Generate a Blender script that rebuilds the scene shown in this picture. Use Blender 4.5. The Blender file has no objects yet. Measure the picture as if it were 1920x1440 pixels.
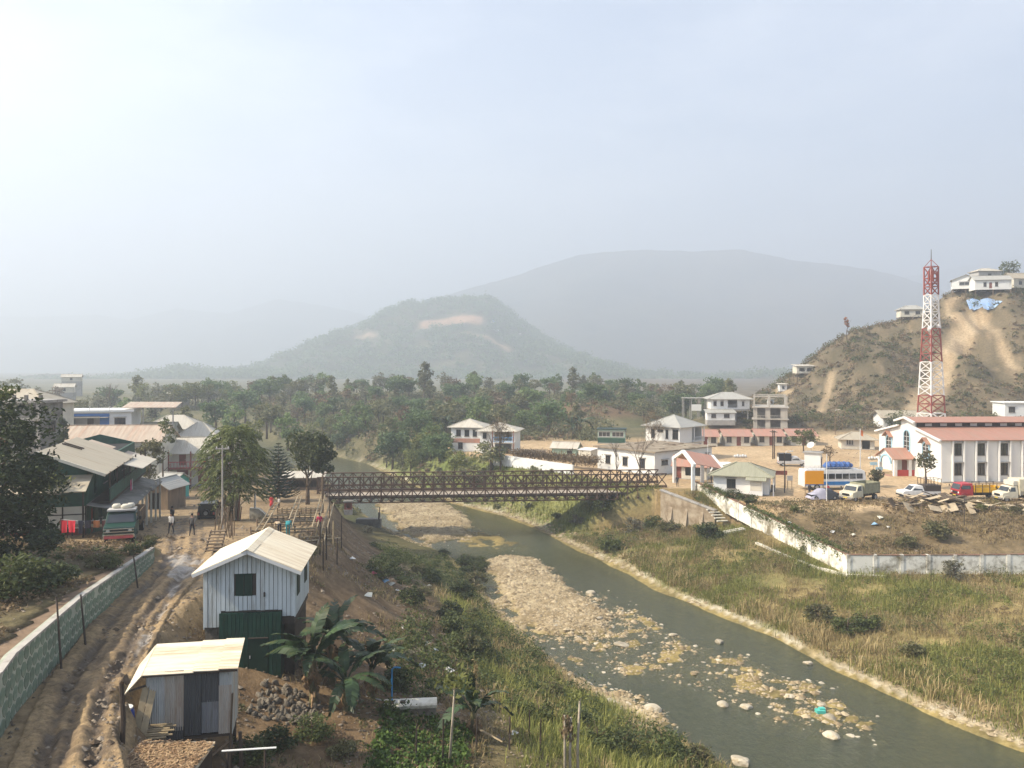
import bpy, bmesh, math, random
import numpy as np
from math import sin, cos, pi, radians, sqrt, atan2
from mathutils import Vector, Matrix

sc = bpy.context.scene
random.seed(7); RNG = np.random.default_rng(11)

# ------------------------------------------------------------------ camera, sky, sun, exposure
CAMZ, FPX, HOR = 24.2, 1500.0, 690.0
KS = 1.21                                            # valley metres per drafting unit
cd = bpy.data.cameras.new('camera'); cam = bpy.data.objects.new('camera', cd)
sc.collection.objects.link(cam); sc.camera = cam
cam.location = (0, 0, CAMZ); cam.rotation_euler = (radians(90), 0, 0)
cd.sensor_width = 36; cd.lens = 36 * FPX / 1920; cd.shift_y = -(720 - HOR) / 1920
cd.clip_start = 0.5; cd.clip_end = 20000

SUN_AZ, SUN_EL = radians(-102), radians(42)          # azimuth clockwise from +Y
SUN = Vector((sin(SUN_AZ) * cos(SUN_EL), cos(SUN_AZ) * cos(SUN_EL), sin(SUN_EL)))
w = bpy.data.worlds.new('World'); sc.world = w; w.use_nodes = True
nt = w.node_tree; nt.nodes.clear()
sky = nt.nodes.new('ShaderNodeTexSky'); sky.sky_type = 'NISHITA'; sky.sun_disc = False
sky.sun_elevation = SUN_EL; sky.sun_rotation = SUN_AZ
sky.air_density = 1.0; sky.dust_density = 3.0; sky.ozone_density = 2.0
bg = nt.nodes.new('ShaderNodeBackground'); bg.inputs[1].default_value = 0.105
wo = nt.nodes.new('ShaderNodeOutputWorld')
tcw = nt.nodes.new('ShaderNodeTexCoord'); mpw = nt.nodes.new('ShaderNodeMapping'); mpw.inputs['Scale'].default_value = (1.2, 1.2, 3.5)
nzw = nt.nodes.new('ShaderNodeTexNoise'); nzw.inputs['Scale'].default_value = 2.2; nzw.inputs['Detail'].default_value = 7; nzw.inputs['Roughness'].default_value = .6
rpw = nt.nodes.new('ShaderNodeValToRGB'); rpw.color_ramp.elements[0].position = .42; rpw.color_ramp.elements[1].position = .78
mxw = nt.nodes.new('ShaderNodeMix'); mxw.data_type = 'RGBA'; mxw.inputs[7].default_value = (6.5, 6.6, 6.8, 1)       # thin high cloud
mlw = nt.nodes.new('ShaderNodeMath'); mlw.operation = 'MULTIPLY'; mlw.inputs[1].default_value = .5
for a_, b_ in ((tcw.outputs['Generated'], mpw.inputs[0]), (mpw.outputs[0], nzw.inputs[0]), (nzw.outputs[0], rpw.inputs[0]), (rpw.outputs[0], mlw.inputs[0]), (mlw.outputs[0], mxw.inputs[0]), (sky.outputs[0], mxw.inputs[6])): nt.links.new(a_, b_)
nt.links.new(mxw.outputs[2], bg.inputs[0]); nt.links.new(bg.outputs[0], wo.inputs[0])
sl = bpy.data.lights.new('sun', 'SUN'); sl.energy = 5.0; sl.angle = radians(0.6); sl.color = (1, .89, .71)
so = bpy.data.objects.new('sun', sl); sc.collection.objects.link(so)
so.rotation_euler = SUN.to_track_quat('Z', 'Y').to_euler(); so.location = (-100, 20, 120)
HAZE_DENSITY, HAZE_G = 0.00076, 0.32
sc.view_settings.view_transform = 'Standard'; sc.view_settings.look = 'None'
sc.view_settings.gamma = 1; sc.view_settings.exposure = 1.12
sc.render.engine = 'CYCLES'
cy = sc.cycles
cy.max_bounces = 6; cy.diffuse_bounces = 2; cy.glossy_bounces = 2; cy.transmission_bounces = 3
cy.volume_bounces = 2; cy.transparent_max_bounces = 8; cy.use_denoising = True
cy.caustics_reflective = False; cy.caustics_refractive = False
cy.sample_clamp_indirect = 6

# ------------------------------------------------------------------ small helpers
COL = sc.collection
def link(o, parent=None):
    COL.objects.link(o)
    if parent is not None: o.parent = parent
    return o
def tag(o, label=None, cat=None, group=None, kind=None):
    if label: o['label'] = label
    if cat: o['category'] = cat
    if group: o['group'] = group
    if kind: o['kind'] = kind
    return o
def thing(name, label, cat, loc=(0, 0, 0), rz=0.0, group=None, scale=None):
    o = bpy.data.objects.new(name, None); o.empty_display_size = .2; link(o)
    o.location = loc; o.rotation_euler = (0, 0, rz)
    if scale is not None: o.scale = (scale,) * 3 if not hasattr(scale, '__len__') else scale
    return tag(o, label, cat, group)
KIDS = {}
def inst(name, mesh, parent=None, loc=(0, 0, 0), rot=(0, 0, 0), scale=None):
    o = bpy.data.objects.new(name, mesh); link(o, parent)
    o.location = loc; o.rotation_euler = rot
    if scale is not None: o.scale = (scale,) * 3 if not hasattr(scale, '__len__') else scale
    return o
def copy_tree(o, parent=None):
    c = o.copy(); COL.objects.link(c); c.parent = parent
    for ch in o.children: copy_tree(ch, c)
    return c
def place(o, loc, rz=0, label=None, scale=None):
    o.location = loc; o.rotation_euler = (0, 0, rz)
    if label: o['label'] = label
    if scale is not None: o.scale = (scale,) * 3 if not hasattr(scale, '__len__') else scale
    return o
def mesh_np(name, V, F, mat=None, smooth=False, col=None):
    """V (n,3), F (m,k) one face size."""
    V = np.asarray(V, np.float32); F = np.asarray(F, np.int32)
    me = bpy.data.meshes.new(name); m, k = F.shape
    me.vertices.add(len(V)); me.vertices.foreach_set('co', V.ravel())
    me.loops.add(m * k); me.loops.foreach_set('vertex_index', F.ravel())
    me.polygons.add(m); me.polygons.foreach_set('loop_start', np.arange(0, m * k, k, dtype=np.int32))
    me.polygons.foreach_set('loop_total', np.full(m, k, np.int32))
    me.polygons.foreach_set('use_smooth', np.full(m, smooth, bool))
    if col is not None:
        a = me.color_attributes.new('Col', 'FLOAT_COLOR', 'POINT')
        c4 = np.ones((len(V), 4), np.float32); c4[:, :3] = col
        a.data.foreach_set('color', c4.ravel())
    me.update(); me.validate()
    if mat: me.materials.append(mat)
    return me

class MB:
    """collects simple solids; build() links them as one mesh object"""
    def __init__(s): s.v = []; s.f = []; s.mi = []; s.cur = 0
    def add(s, vs, fs):
        n = len(s.v); s.v += [tuple(v) for v in vs]
        for f in fs: s.f.append(tuple(i + n for i in f)); s.mi.append(s.cur)
        return s
    def box(s, x0, x1, y0, y1, z0, z1):
        return s.add([(x0, y0, z0), (x1, y0, z0), (x1, y1, z0), (x0, y1, z0), (x0, y0, z1), (x1, y0, z1), (x1, y1, z1), (x0, y1, z1)],
                     [(0, 3, 2, 1), (4, 5, 6, 7), (0, 1, 5, 4), (1, 2, 6, 5), (2, 3, 7, 6), (3, 0, 4, 7)])
    def cb(s, cx, cy, cz, sx, sy, sz): return s.box(cx - sx / 2, cx + sx / 2, cy - sy / 2, cy + sy / 2, cz - sz / 2, cz + sz / 2)
    def bar(s, p, q, w, h=None, up=(0, 0, 1)):
        p = Vector(p); q = Vector(q); d = (q - p).normalized(); h = h or w
        u = Vector(up)
        if abs(d.dot(u)) > .98: u = Vector((1, 0, 0))
        a = d.cross(u).normalized() * w / 2; b = a.cross(d).normalized() * h / 2
        vs = [p - a - b, p + a - b, p + a + b, p - a + b, q - a - b, q + a - b, q + a + b, q - a + b]
        return s.add(vs, [(0, 3, 2, 1), (4, 5, 6, 7), (0, 1, 5, 4), (1, 2, 6, 5), (2, 3, 7, 6), (3, 0, 4, 7)])
    def tube(s, pts, rs, n=6, cap=True):
        pts = [Vector(p) for p in pts]
        if not hasattr(rs, '__len__'): rs = [rs] * len(pts)
        base = len(s.v); up = None
        for i, p in enumerate(pts):
            d = (pts[min(i + 1, len(pts) - 1)] - pts[max(i - 1, 0)]).normalized()
            if up is None: up = Vector((0, 0, 1)) if abs(d.z) < .9 else Vector((1, 0, 0))
            a = d.cross(up).normalized(); up = a.cross(d).normalized()
            for k in range(n):
                t = 2 * pi * k / n; s.v.append(tuple(p + (a * cos(t) + up * sin(t)) * rs[i]))
        for i in range(len(pts) - 1):
            for k in range(n):
                s.f.append((base + i * n + k, base + i * n + (k + 1) % n, base + (i + 1) * n + (k + 1) % n, base + (i + 1) * n + k)); s.mi.append(s.cur)
        if cap:
            s.f.append(tuple(base + k for k in range(n))[::-1]); s.mi.append(s.cur)
            s.f.append(tuple(base + (len(pts) - 1) * n + k for k in range(n))); s.mi.append(s.cur)
        return s
    def cyl(s, c, r, h, n=12, axis='z'):
        c = Vector(c); d = {'x': Vector((1, 0, 0)), 'y': Vector((0, 1, 0)), 'z': Vector((0, 0, 1))}[axis] * h / 2
        return s.tube([c - d, c + d], r, n)
    def prism(s, poly, vec):
        """poly: 3D points of one end face, extruded by vec"""
        n = len(poly); poly = [Vector(p) for p in poly]; vec = Vector(vec)
        vs = poly + [p + vec for p in poly]
        return s.add(vs, [tuple(range(n))[::-1], tuple(range(n, 2 * n))] + [(i, (i + 1) % n, n + (i + 1) % n, n + i) for i in range(n)])
    def slab(s, quad, th):
        """quad of 4 points given a thickness downward along its normal"""
        q = [Vector(p) for p in quad]; nrm = (q[1] - q[0]).cross(q[-1] - q[0]).normalized()
        if nrm.z < 0: nrm = -nrm
        return s.prism(q, -nrm * th)
    def mesh(s, name, m=None, smooth=False, bevel=0):
        me = bpy.data.meshes.new(name); me.from_pydata(s.v, [], s.f)
        for x in (m if isinstance(m, (list, tuple)) else [m]):
            if x: me.materials.append(x)
        me.polygons.foreach_set('material_index', s.mi)
        b = bmesh.new(); b.from_mesh(me)
        bmesh.ops.recalc_face_normals(b, faces=b.faces)
        if bevel:
            bmesh.ops.bevel(b, geom=[e for e in b.edges if len(e.link_faces) == 2 and e.calc_face_angle(0) > .5], offset=bevel, segments=1, affect='EDGES', clamp_overlap=True)
        b.to_mesh(me); b.free()
        if smooth: me.polygons.foreach_set('use_smooth', [True] * len(me.polygons))
        me.update(); return me
    def build(s, name, m=None, parent=None, smooth=False, bevel=0):
        return inst(name, s.mesh(name, m, smooth, bevel), parent)

# ------------------------------------------------------------------ noise
def _h(i, j, seed):
    n = (i * 374761393 + j * 668265263 + seed * 974634777) & 0xffffffff
    n = ((n ^ (n >> 13)) * 1274126177) & 0xffffffff
    return ((n ^ (n >> 16)) & 0xffff) / 65535.0
def vn(x, y, seed=0):
    x = np.asarray(x, float); y = np.asarray(y, float)
    i = np.floor(x).astype(np.int64); j = np.floor(y).astype(np.int64); fx = x - i; fy = y - j
    fx = fx * fx * (3 - 2 * fx); fy = fy * fy * (3 - 2 * fy)
    return (_h(i, j, seed) * (1 - fx) + _h(i + 1, j, seed) * fx) * (1 - fy) + (_h(i, j + 1, seed) * (1 - fx) + _h(i + 1, j + 1, seed) * fx) * fy
def fbm(x, y, s, seed=0, o=3):
    t = 0; a = 1; n = 0
    for k in range(o):
        t = t + a * vn(np.asarray(x) / s, np.asarray(y) / s, seed + k); n += a; a *= .5; s /= 2.03
    return t / n
def sm(t): t = np.clip(t, 0, 1); return t * t * (3 - 2 * t)
def lerp(a, b, t): return a + (b - a) * t
def poly_sd(x, y, P):
    """signed distance to polygon, positive inside"""
    P = np.asarray(P, float); d = np.full(np.shape(x), 1e9); ins = np.zeros(np.shape(x), bool)
    for k in range(len(P)):
        a = P[k]; b = P[(k + 1) % len(P)]; e = b - a
        t = np.clip(((x - a[0]) * e[0] + (y - a[1]) * e[1]) / (e @ e), 0, 1)
        d = np.minimum(d, np.hypot(x - a[0] - t * e[0], y - a[1] - t * e[1]))
        c = ((a[1] > y) != (b[1] > y)); dy = (b[1] - a[1]) or 1e-9
        ins ^= c & (x < (b[0] - a[0]) * (y - a[1]) / dy + a[0])
    return np.where(ins, d, -d)
def line_d(x, y, P):
    d = np.full(np.shape(x), 1e9)
    for a, b in zip(P[:-1], P[1:]):
        a = np.array(a[:2], float); b = np.array(b[:2], float); e = b - a
        t = np.clip(((x - a[0]) * e[0] + (y - a[1]) * e[1]) / (e @ e), 0, 1)
        d = np.minimum(d, np.hypot(x - a[0] - t * e[0], y - a[1] - t * e[1]))
    return d
def on_plane(px, py, z=0.0):
    D = FPX * (CAMZ - z) / (py - HOR); return ((px - 960) / FPX * D, D)
def at(px, py, D): return ((px - 960) / FPX * D, D, CAMZ - (py - HOR) / FPX * D)

# ------------------------------------------------------------------ materials
def nodes(name):
    m = bpy.data.materials.new(name); m.use_nodes = True; t = m.node_tree
    b = t.nodes['Principled BSDF']; return m, t, b
def nd(t, k, **kw):
    n = t.nodes.new(k)
    for a, v in kw.items(): setattr(n, a, v)
    return n
def ramp(t, fac, stops):
    r = nd(t, 'ShaderNodeValToRGB'); t.links.new(fac, r.inputs[0]); e = r.color_ramp.elements
    while len(e) < len(stops): e.new(.5)
    for i, (p, c) in enumerate(stops): e[i].position = p; e[i].color = (*c, 1)
    return r.outputs[0]
def noise_tex(t, scale, detail=4, stretch=None, rough=.6, coord='Object'):
    tc = nd(t, 'ShaderNodeTexCoord'); o = tc.outputs[coord]
    if stretch:
        mp = nd(t, 'ShaderNodeMapping'); mp.inputs['Scale'].default_value = stretch; t.links.new(o, mp.inputs[0]); o = mp.outputs[0]
    n = nd(t, 'ShaderNodeTexNoise'); n.inputs['Scale'].default_value = scale; n.inputs['Detail'].default_value = detail
    n.inputs['Roughness'].default_value = rough; t.links.new(o, n.inputs[0]); return n.outputs[0]
def mul(c, k): return tuple(max(0, min(1, v * k)) for v in c)
def mat(name, col, rough=.85, var=.22, scale=1.2, col2=None, amt=.5, bump=0, bscale=12, metal=0, stretch=None, rnd=0, spec=.3):
    """mottled paint, plaster, earth ...: colour noise, an optional second (stain) colour, fine relief"""
    m, t, b = nodes(name)
    f = noise_tex(t, scale, 6, stretch)
    c = ramp(t, f, [(.3, mul(col, 1 - var)), (.7, mul(col, 1 + var))])
    if col2:
        f2 = noise_tex(t, scale * .55, 8, stretch, .7)
        k = ramp(t, f2, [(max(0, .62 - amt * .3), (0, 0, 0)), (min(1, .75 - amt * .2), (1, 1, 1))])
        mx = nd(t, 'ShaderNodeMix', data_type='RGBA'); t.links.new(k, mx.inputs[0]); t.links.new(c, mx.inputs[6])
        mx.inputs[7].default_value = (*col2, 1); c = mx.outputs[2]
    if rnd:
        oi = nd(t, 'ShaderNodeObjectInfo'); mr = nd(t, 'ShaderNodeMapRange'); t.links.new(oi.outputs['Random'], mr.inputs[0])
        mr.inputs[3].default_value = 1 - rnd; mr.inputs[4].default_value = 1 + rnd
        hs = nd(t, 'ShaderNodeHueSaturation'); t.links.new(c, hs.inputs['Color']); t.links.new(mr.outputs[0], hs.inputs['Value']); c = hs.outputs[0]
    t.links.new(c, b.inputs['Base Color']); b.inputs['Roughness'].default_value = rough; b.inputs['Metallic'].default_value = metal
    b.inputs['Specular IOR Level'].default_value = spec
    if bump:
        bn = nd(t, 'ShaderNodeBump'); bn.inputs['Strength'].default_value = bump; bn.inputs['Distance'].default_value = .05
        t.links.new(noise_tex(t, bscale, 5), bn.inputs['Height']); t.links.new(bn.outputs[0], b.inputs['Normal'])
    return m
def sheet_mat(name, col, axis=0, pitch=.2, rust=None, rough=.8, amt=.4, var=.1):
    """painted sheet metal: fine ribs across `axis`, streaks along the fall, optional rust"""
    m, t, b = nodes(name)
    st = [.25, .25, .25]; st[axis] = 2.5
    f = noise_tex(t, 1.2, 5, tuple(st)); c = ramp(t, f, [(.3, mul(col, 1 - var)), (.7, mul(col, 1 + var))])
    if rust:
        f2 = noise_tex(t, .8, 9, tuple(st), .75)
        k = ramp(t, f2, [(.62 - amt * .3, (0, 0, 0)), (.78 - amt * .2, (1, 1, 1))])
        mx = nd(t, 'ShaderNodeMix', data_type='RGBA'); t.links.new(k, mx.inputs[0]); t.links.new(c, mx.inputs[6])
        mx.inputs[7].default_value = (*rust, 1); c = mx.outputs[2]
    t.links.new(c, b.inputs['Base Color']); b.inputs['Roughness'].default_value = rough
    wv = nd(t, 'ShaderNodeTexWave'); wv.bands_direction = 'XYZ'[axis]; wv.inputs['Scale'].default_value = .314 / pitch
    tc = nd(t, 'ShaderNodeTexCoord'); t.links.new(tc.outputs['Object'], wv.inputs[0])
    bn = nd(t, 'ShaderNodeBump'); bn.inputs['Strength'].default_value = .5; bn.inputs['Distance'].default_value = .04
    t.links.new(wv.outputs[1], bn.inputs['Height']); t.links.new(bn.outputs[0], b.inputs['Normal'])
    return m
def leaf_mat(name, ca, cb, trans=.3, rough=.6, rnd=.25):
    m, t, b = nodes(name)
    g = nd(t, 'ShaderNodeNewGeometry'); c = ramp(t, g.outputs['Random Per Island'], [(0, ca), (1, cb)])
    oi = nd(t, 'ShaderNodeObjectInfo'); mr = nd(t, 'ShaderNodeMapRange'); t.links.new(oi.outputs['Random'], mr.inputs[0])
    mr.inputs[3].default_value = 1 - rnd; mr.inputs[4].default_value = 1 + rnd
    hs = nd(t, 'ShaderNodeHueSaturation'); t.links.new(c, hs.inputs['Color']); t.links.new(mr.outputs[0], hs.inputs['Value'])
    t.links.new(hs.outputs[0], b.inputs['Base Color']); b.inputs['Roughness'].default_value = rough; b.inputs['Specular IOR Level'].default_value = .25
    tr = nd(t, 'ShaderNodeBsdfTranslucent'); t.links.new(hs.outputs[0], tr.inputs[0])
    mx = nd(t, 'ShaderNodeMixShader'); mx.inputs[0].default_value = trans
    t.links.new(b.outputs[0], mx.inputs[1]); t.links.new(tr.outputs[0], mx.inputs[2])
    t.links.new(mx.outputs[0], t.nodes['Material Output'].inputs[0]); return m
def attr_mat(name, scale=3., var=.3, bump=.6, bscale=6., rough=.92, dist=.08):
    m, t, b = nodes(name)
    a = nd(t, 'ShaderNodeAttribute'); a.attribute_name = 'Col'
    f = noise_tex(t, scale, 8, None, .7); k = ramp(t, f, [(.25, (1 - var,) * 3), (.75, (1 + var,) * 3)])
    mx = nd(t, 'ShaderNodeMix', data_type='RGBA', blend_type='MULTIPLY'); mx.inputs[0].default_value = 1
    t.links.new(a.outputs['Color'], mx.inputs[6]); t.links.new(k, mx.inputs[7]); t.links.new(mx.outputs[2], b.inputs['Base Color'])
    b.inputs['Roughness'].default_value = rough; b.inputs['Specular IOR Level'].default_value = .15
    bn = nd(t, 'ShaderNodeBump'); bn.inputs['Strength'].default_value = bump; bn.inputs['Distance'].default_value = dist
    t.links.new(noise_tex(t, bscale, 7, None, .65), bn.inputs['Height']); t.links.new(bn.outputs[0], b.inputs['Normal']); return m

M = dict(
    white=mat('white_plaster', (.74, .74, .71), .8, .06, .5, (.45, .43, .38), .12),
    white_dirty=mat('stained_whitewash', (.72, .68, .58), .9, .1, .8, (.26, .22, .14), .62, bump=.3),
    cream=mat('cream_plaster', (.62, .58, .48), .85, .1, .6, (.4, .36, .28), .25),
    grey_plaster=mat('grey_plaster', (.42, .41, .39), .85, .12, .6, (.25, .24, .22), .3),
    concrete=mat('raw_concrete', (.36, .34, .31), .9, .15, 1, (.2, .18, .16), .4, bump=.2),
    dark_concrete=mat('weathered_concrete', (.2, .19, .17), .9, .25, .8, (.1, .09, .08), .5),
    blue_paint=mat('blue_paint', (.05, .16, .42), .6, .1), pale_blue=mat('pale_blue_paint', (.35, .55, .66), .7, .08),
    teal=mat('turquoise_paint', (.08, .42, .36), .7, .15), mint=mat('mint_paint', (.34, .46, .36), .75, .12),
    dgreen=mat('dark_green_paint', (.006, .028, .018), .55, .2, 1.5), green_paint=mat('green_wood', (.02, .075, .05), .6, .3, 2),
    red_paint=mat('red_paint', (.42, .05, .04), .6, .15), red_brown=mat('red_brown_wood', (.2, .06, .04), .7, .25),
    red_roof=sheet_mat('faded_red_roof', (.40, .20, .14), 0, .25, (.34, .23, .17), .6, .5),
    tan_roof=sheet_mat('tan_sheet_roof', (.40, .35, .26), 0, .2, (.3, .22, .14), .7, .35),
    rust_roof=sheet_mat('rusting_sheet_roof', (.46, .37, .28), 0, .8, (.38, .22, .14), .6, .45, .15),
    grey_roof=sheet_mat('grey_sheet_roof', (.38, .37, .33), 0, .25, (.3, .28, .24), .6, .3),
    pale_roof=sheet_mat('pale_sheet_roof', (.50, .46, .38), 0, .25, (.36, .30, .22), .75, .4), green_roof=sheet_mat('olive_sheet_roof', (.30, .29, .20), 0, .25, (.36, .33, .24), .6, .3),
    glass=mat('dark_glass', (.03, .034, .037), .06, .25, spec=.9), dark=mat('dark_interior', (.015, .014, .013), .9),
    frame=mat('dark_frame', (.06, .045, .035), .7, .2), wframe=mat('white_frame', (.6, .6, .58), .6, .06),
    wood=mat('weathered_wood', (.16, .115, .075), .85, .35, 3, stretch=(1, 1, .2), bump=.3, rnd=.3), dwood=mat('dark_wood', (.055, .04, .03), .85, .35, 3, rnd=.3),
    bamboo=mat('dry_bamboo', (.27, .21, .125), .6, .25, 4, rnd=.35), steel=mat('galvanised_steel', (.5, .5, .5), .45, .1, metal=.4),
    rusty=mat('rusty_steel', (.085, .052, .036), .85, .35, 2.5, (.13, .07, .04), .4, rnd=.12),
    mast_red=mat('mast_red_paint', (.27, .06, .045), .6, .15), mast_white=mat('mast_white_paint', (.72, .7, .68), .6, .08),
    rubber=mat('rubber', (.02, .02, .02), .8), hub=mat('grey_hub', (.3, .3, .29), .5, .2), black=mat('black_paint', (.012, .013, .016), .35, .2),
    chrome=mat('chrome', (.6, .6, .6), .25, .1, metal=.8), lamp=mat('lamp_glass', (.7, .7, .65), .2, .05),
    stone=mat('river_stone', (.44, .39, .30), .9, .3, 2.5, (.27, .215, .13), .5, bump=.5, bscale=5, rnd=.25),
    gstone=mat('grey_stone', (.16, .14, .11), .95, .35, 3, (.09, .07, .05), .5, bump=.8, bscale=8, rnd=.4),
    bark=mat('bark', (.11, .08, .055), .95, .35, 4, bump=.6, bscale=9, rnd=.25), pale_bark=mat('pale_bark', (.3, .26, .2), .9, .3, 4, rnd=.2),
    earth=mat('brown_earth', (.16, .11, .07), .95, .35, 1.5, bump=.6, bscale=5),
    cloth_blue=mat('blue_tarpaulin', (.05, .12, .33), .5, .25, 2.5), cloth_pale=mat('pale_blue_tarpaulin', (.33, .45, .62), .5, .2, 1.2, (.18, .38, .72), .45),
    skin=mat('skin', (.26, .15, .1), .6, .08), hair=mat('black_hair', (.012, .01, .009), .6),
)
def paint(name, col, rough=.4): return mat(name, col, rough, .12, 1.2, mul(col, .75), .2, spec=.5)
# ------------------------------------------------------------------ terrain: heights in metres above the river
LBK = np.array([(10, 32), (15, 28), (20, 24), (25, 20), (30, 16), (36, 12.5), (40, 10.4), (42.9, 8.6), (48.4, 5.2), (51.7, 3.4), (57.1, 1.5), (61.2, -.4), (66.7, -2), (76.9, -4.6), (87, -8.1), (93.7, -13.1), (103, -17.9), (117, -24), (140, -33), (167, -46), (200, -72), (240, -120)])
RBK = np.array([(10, 56), (15, 50), (25, 40), (30, 36), (38, 30), (42, 27), (46.5, 24.5), (50, 23), (54, 21.3), (60, 19.6), (68, 15.5), (72.3, 13.5), (78.9, 11.6), (85.7, 8.6), (93.75, 5.6), (101.7, 2.7), (108, -.7), (117.6, -7.8), (140, -18), (167, -30), (200, -52), (240, -98)])
XE = np.array([(10, -5), (18, -9), (24, -11.6), (31, -14.9), (36, -16.2), (41, -17.0), (50, -17.2), (55, -16.6), (62, -16.5), (75, -18), (90, -20), (105, -24), (115, -27), (125, -33), (145, -50), (190, -90), (260, -150)])
XM = np.array([(10, -3, 8), (24, -8.5, 7.6), (31, -11.2, 7.9), (36, -11.4, 8.0), (41, -11.2, 8.3), (46, -10, 7.4), (52, -9, 6.4), (60, -8.6, 5.4), (75, -11.5, 4.3), (90, -15, 3.0), (105, -20.5, 2.4), (115, -24, 2.4), (125, -30, 2), (145, -46, 2), (190, -84, 2), (260, -140, 2)])
XG = np.array([(10, 4, 5.2), (24, 2, 5.2), (39, 1.2, 5.2), (46, 0, 4.2), (52, -1, 3.2), (60, -2.5, 2.4), (75, -5.5, 1.7), (90, -11, 1.3), (105, -17, 1.2), (115, -21, 1.2), (125, -27, 1), (145, -42, 1), (190, -78, 1), (260, -130, 1)])
TZ = np.array([(0, 11.5), (60, 11.5), (70, 10.2), (84, 8.5), (100, 7.2), (111, 6.5), (150, 6.4), (300, 6.2)])
ROADC = [(-9, 8), (-13.4, 24), (-16.5, 31), (-19.5, 41), (-21.3, 51), (-24.4, 60), (-28.6, 70), (-34, 84), (-40, 98), (-46, 112)]
WALLG = [(-15.4, 20), (-17.6, 27.5), (-18.3, 29.5), (-20.6, 38.6), (-22.3, 47), (-23.2, 51.8)]
WALLW = [(21.3, 95.5), (29.4, 70.0), (62, 70.0)]
XR = np.array([(93, 18.2), (96, 17.2), (100, 14), (110, 7), (123, -3.2), (140, -12), (167, -22), (200, -42), (240, -90)])
CREST = np.array([(40, 5), (54, 6), (66, 9.5), (73, 13.5), (80, 18.5), (88, 25), (96, 31), (112, 34), (117, 36), (122, 41.5), (127, 43), (140, 44), (152, 44), (175, 52), (230, 66), (300, 72), (500, 60)])
px_poly = lambda L: np.array([on_plane(*p) for p in L]) / KS
BAR1 = px_poly([(685, 948), (700, 938), (840, 941), (880, 955), (905, 985), (875, 1012), (800, 1028), (745, 1008)])
BAR2 = px_poly([(888, 1046), (950, 1034), (1010, 1042), (1070, 1078), (1120, 1118), (1175, 1150), (1170, 1185), (1090, 1200), (1000, 1205), (950, 1178), (905, 1112)])
SHAL = px_poly([(985, 1195), (1090, 1150), (1120, 1100), (1180, 1130), (1240, 1165), (1330, 1205), (1450, 1245), (1560, 1290), (1680, 1370), (1600, 1400), (1480, 1372), (1330, 1312), (1230, 1275), (1120, 1268), (1040, 1240)])
SHOR = px_poly([(1050, 1262), (1130, 1283), (1205, 1300), (1262, 1345), (1240, 1390), (1150, 1350), (1090, 1320)])
SHAL2 = px_poly([(820, 1000), (900, 985), (985, 1010), (1010, 1030), (930, 1034), (850, 1030)])

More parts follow.
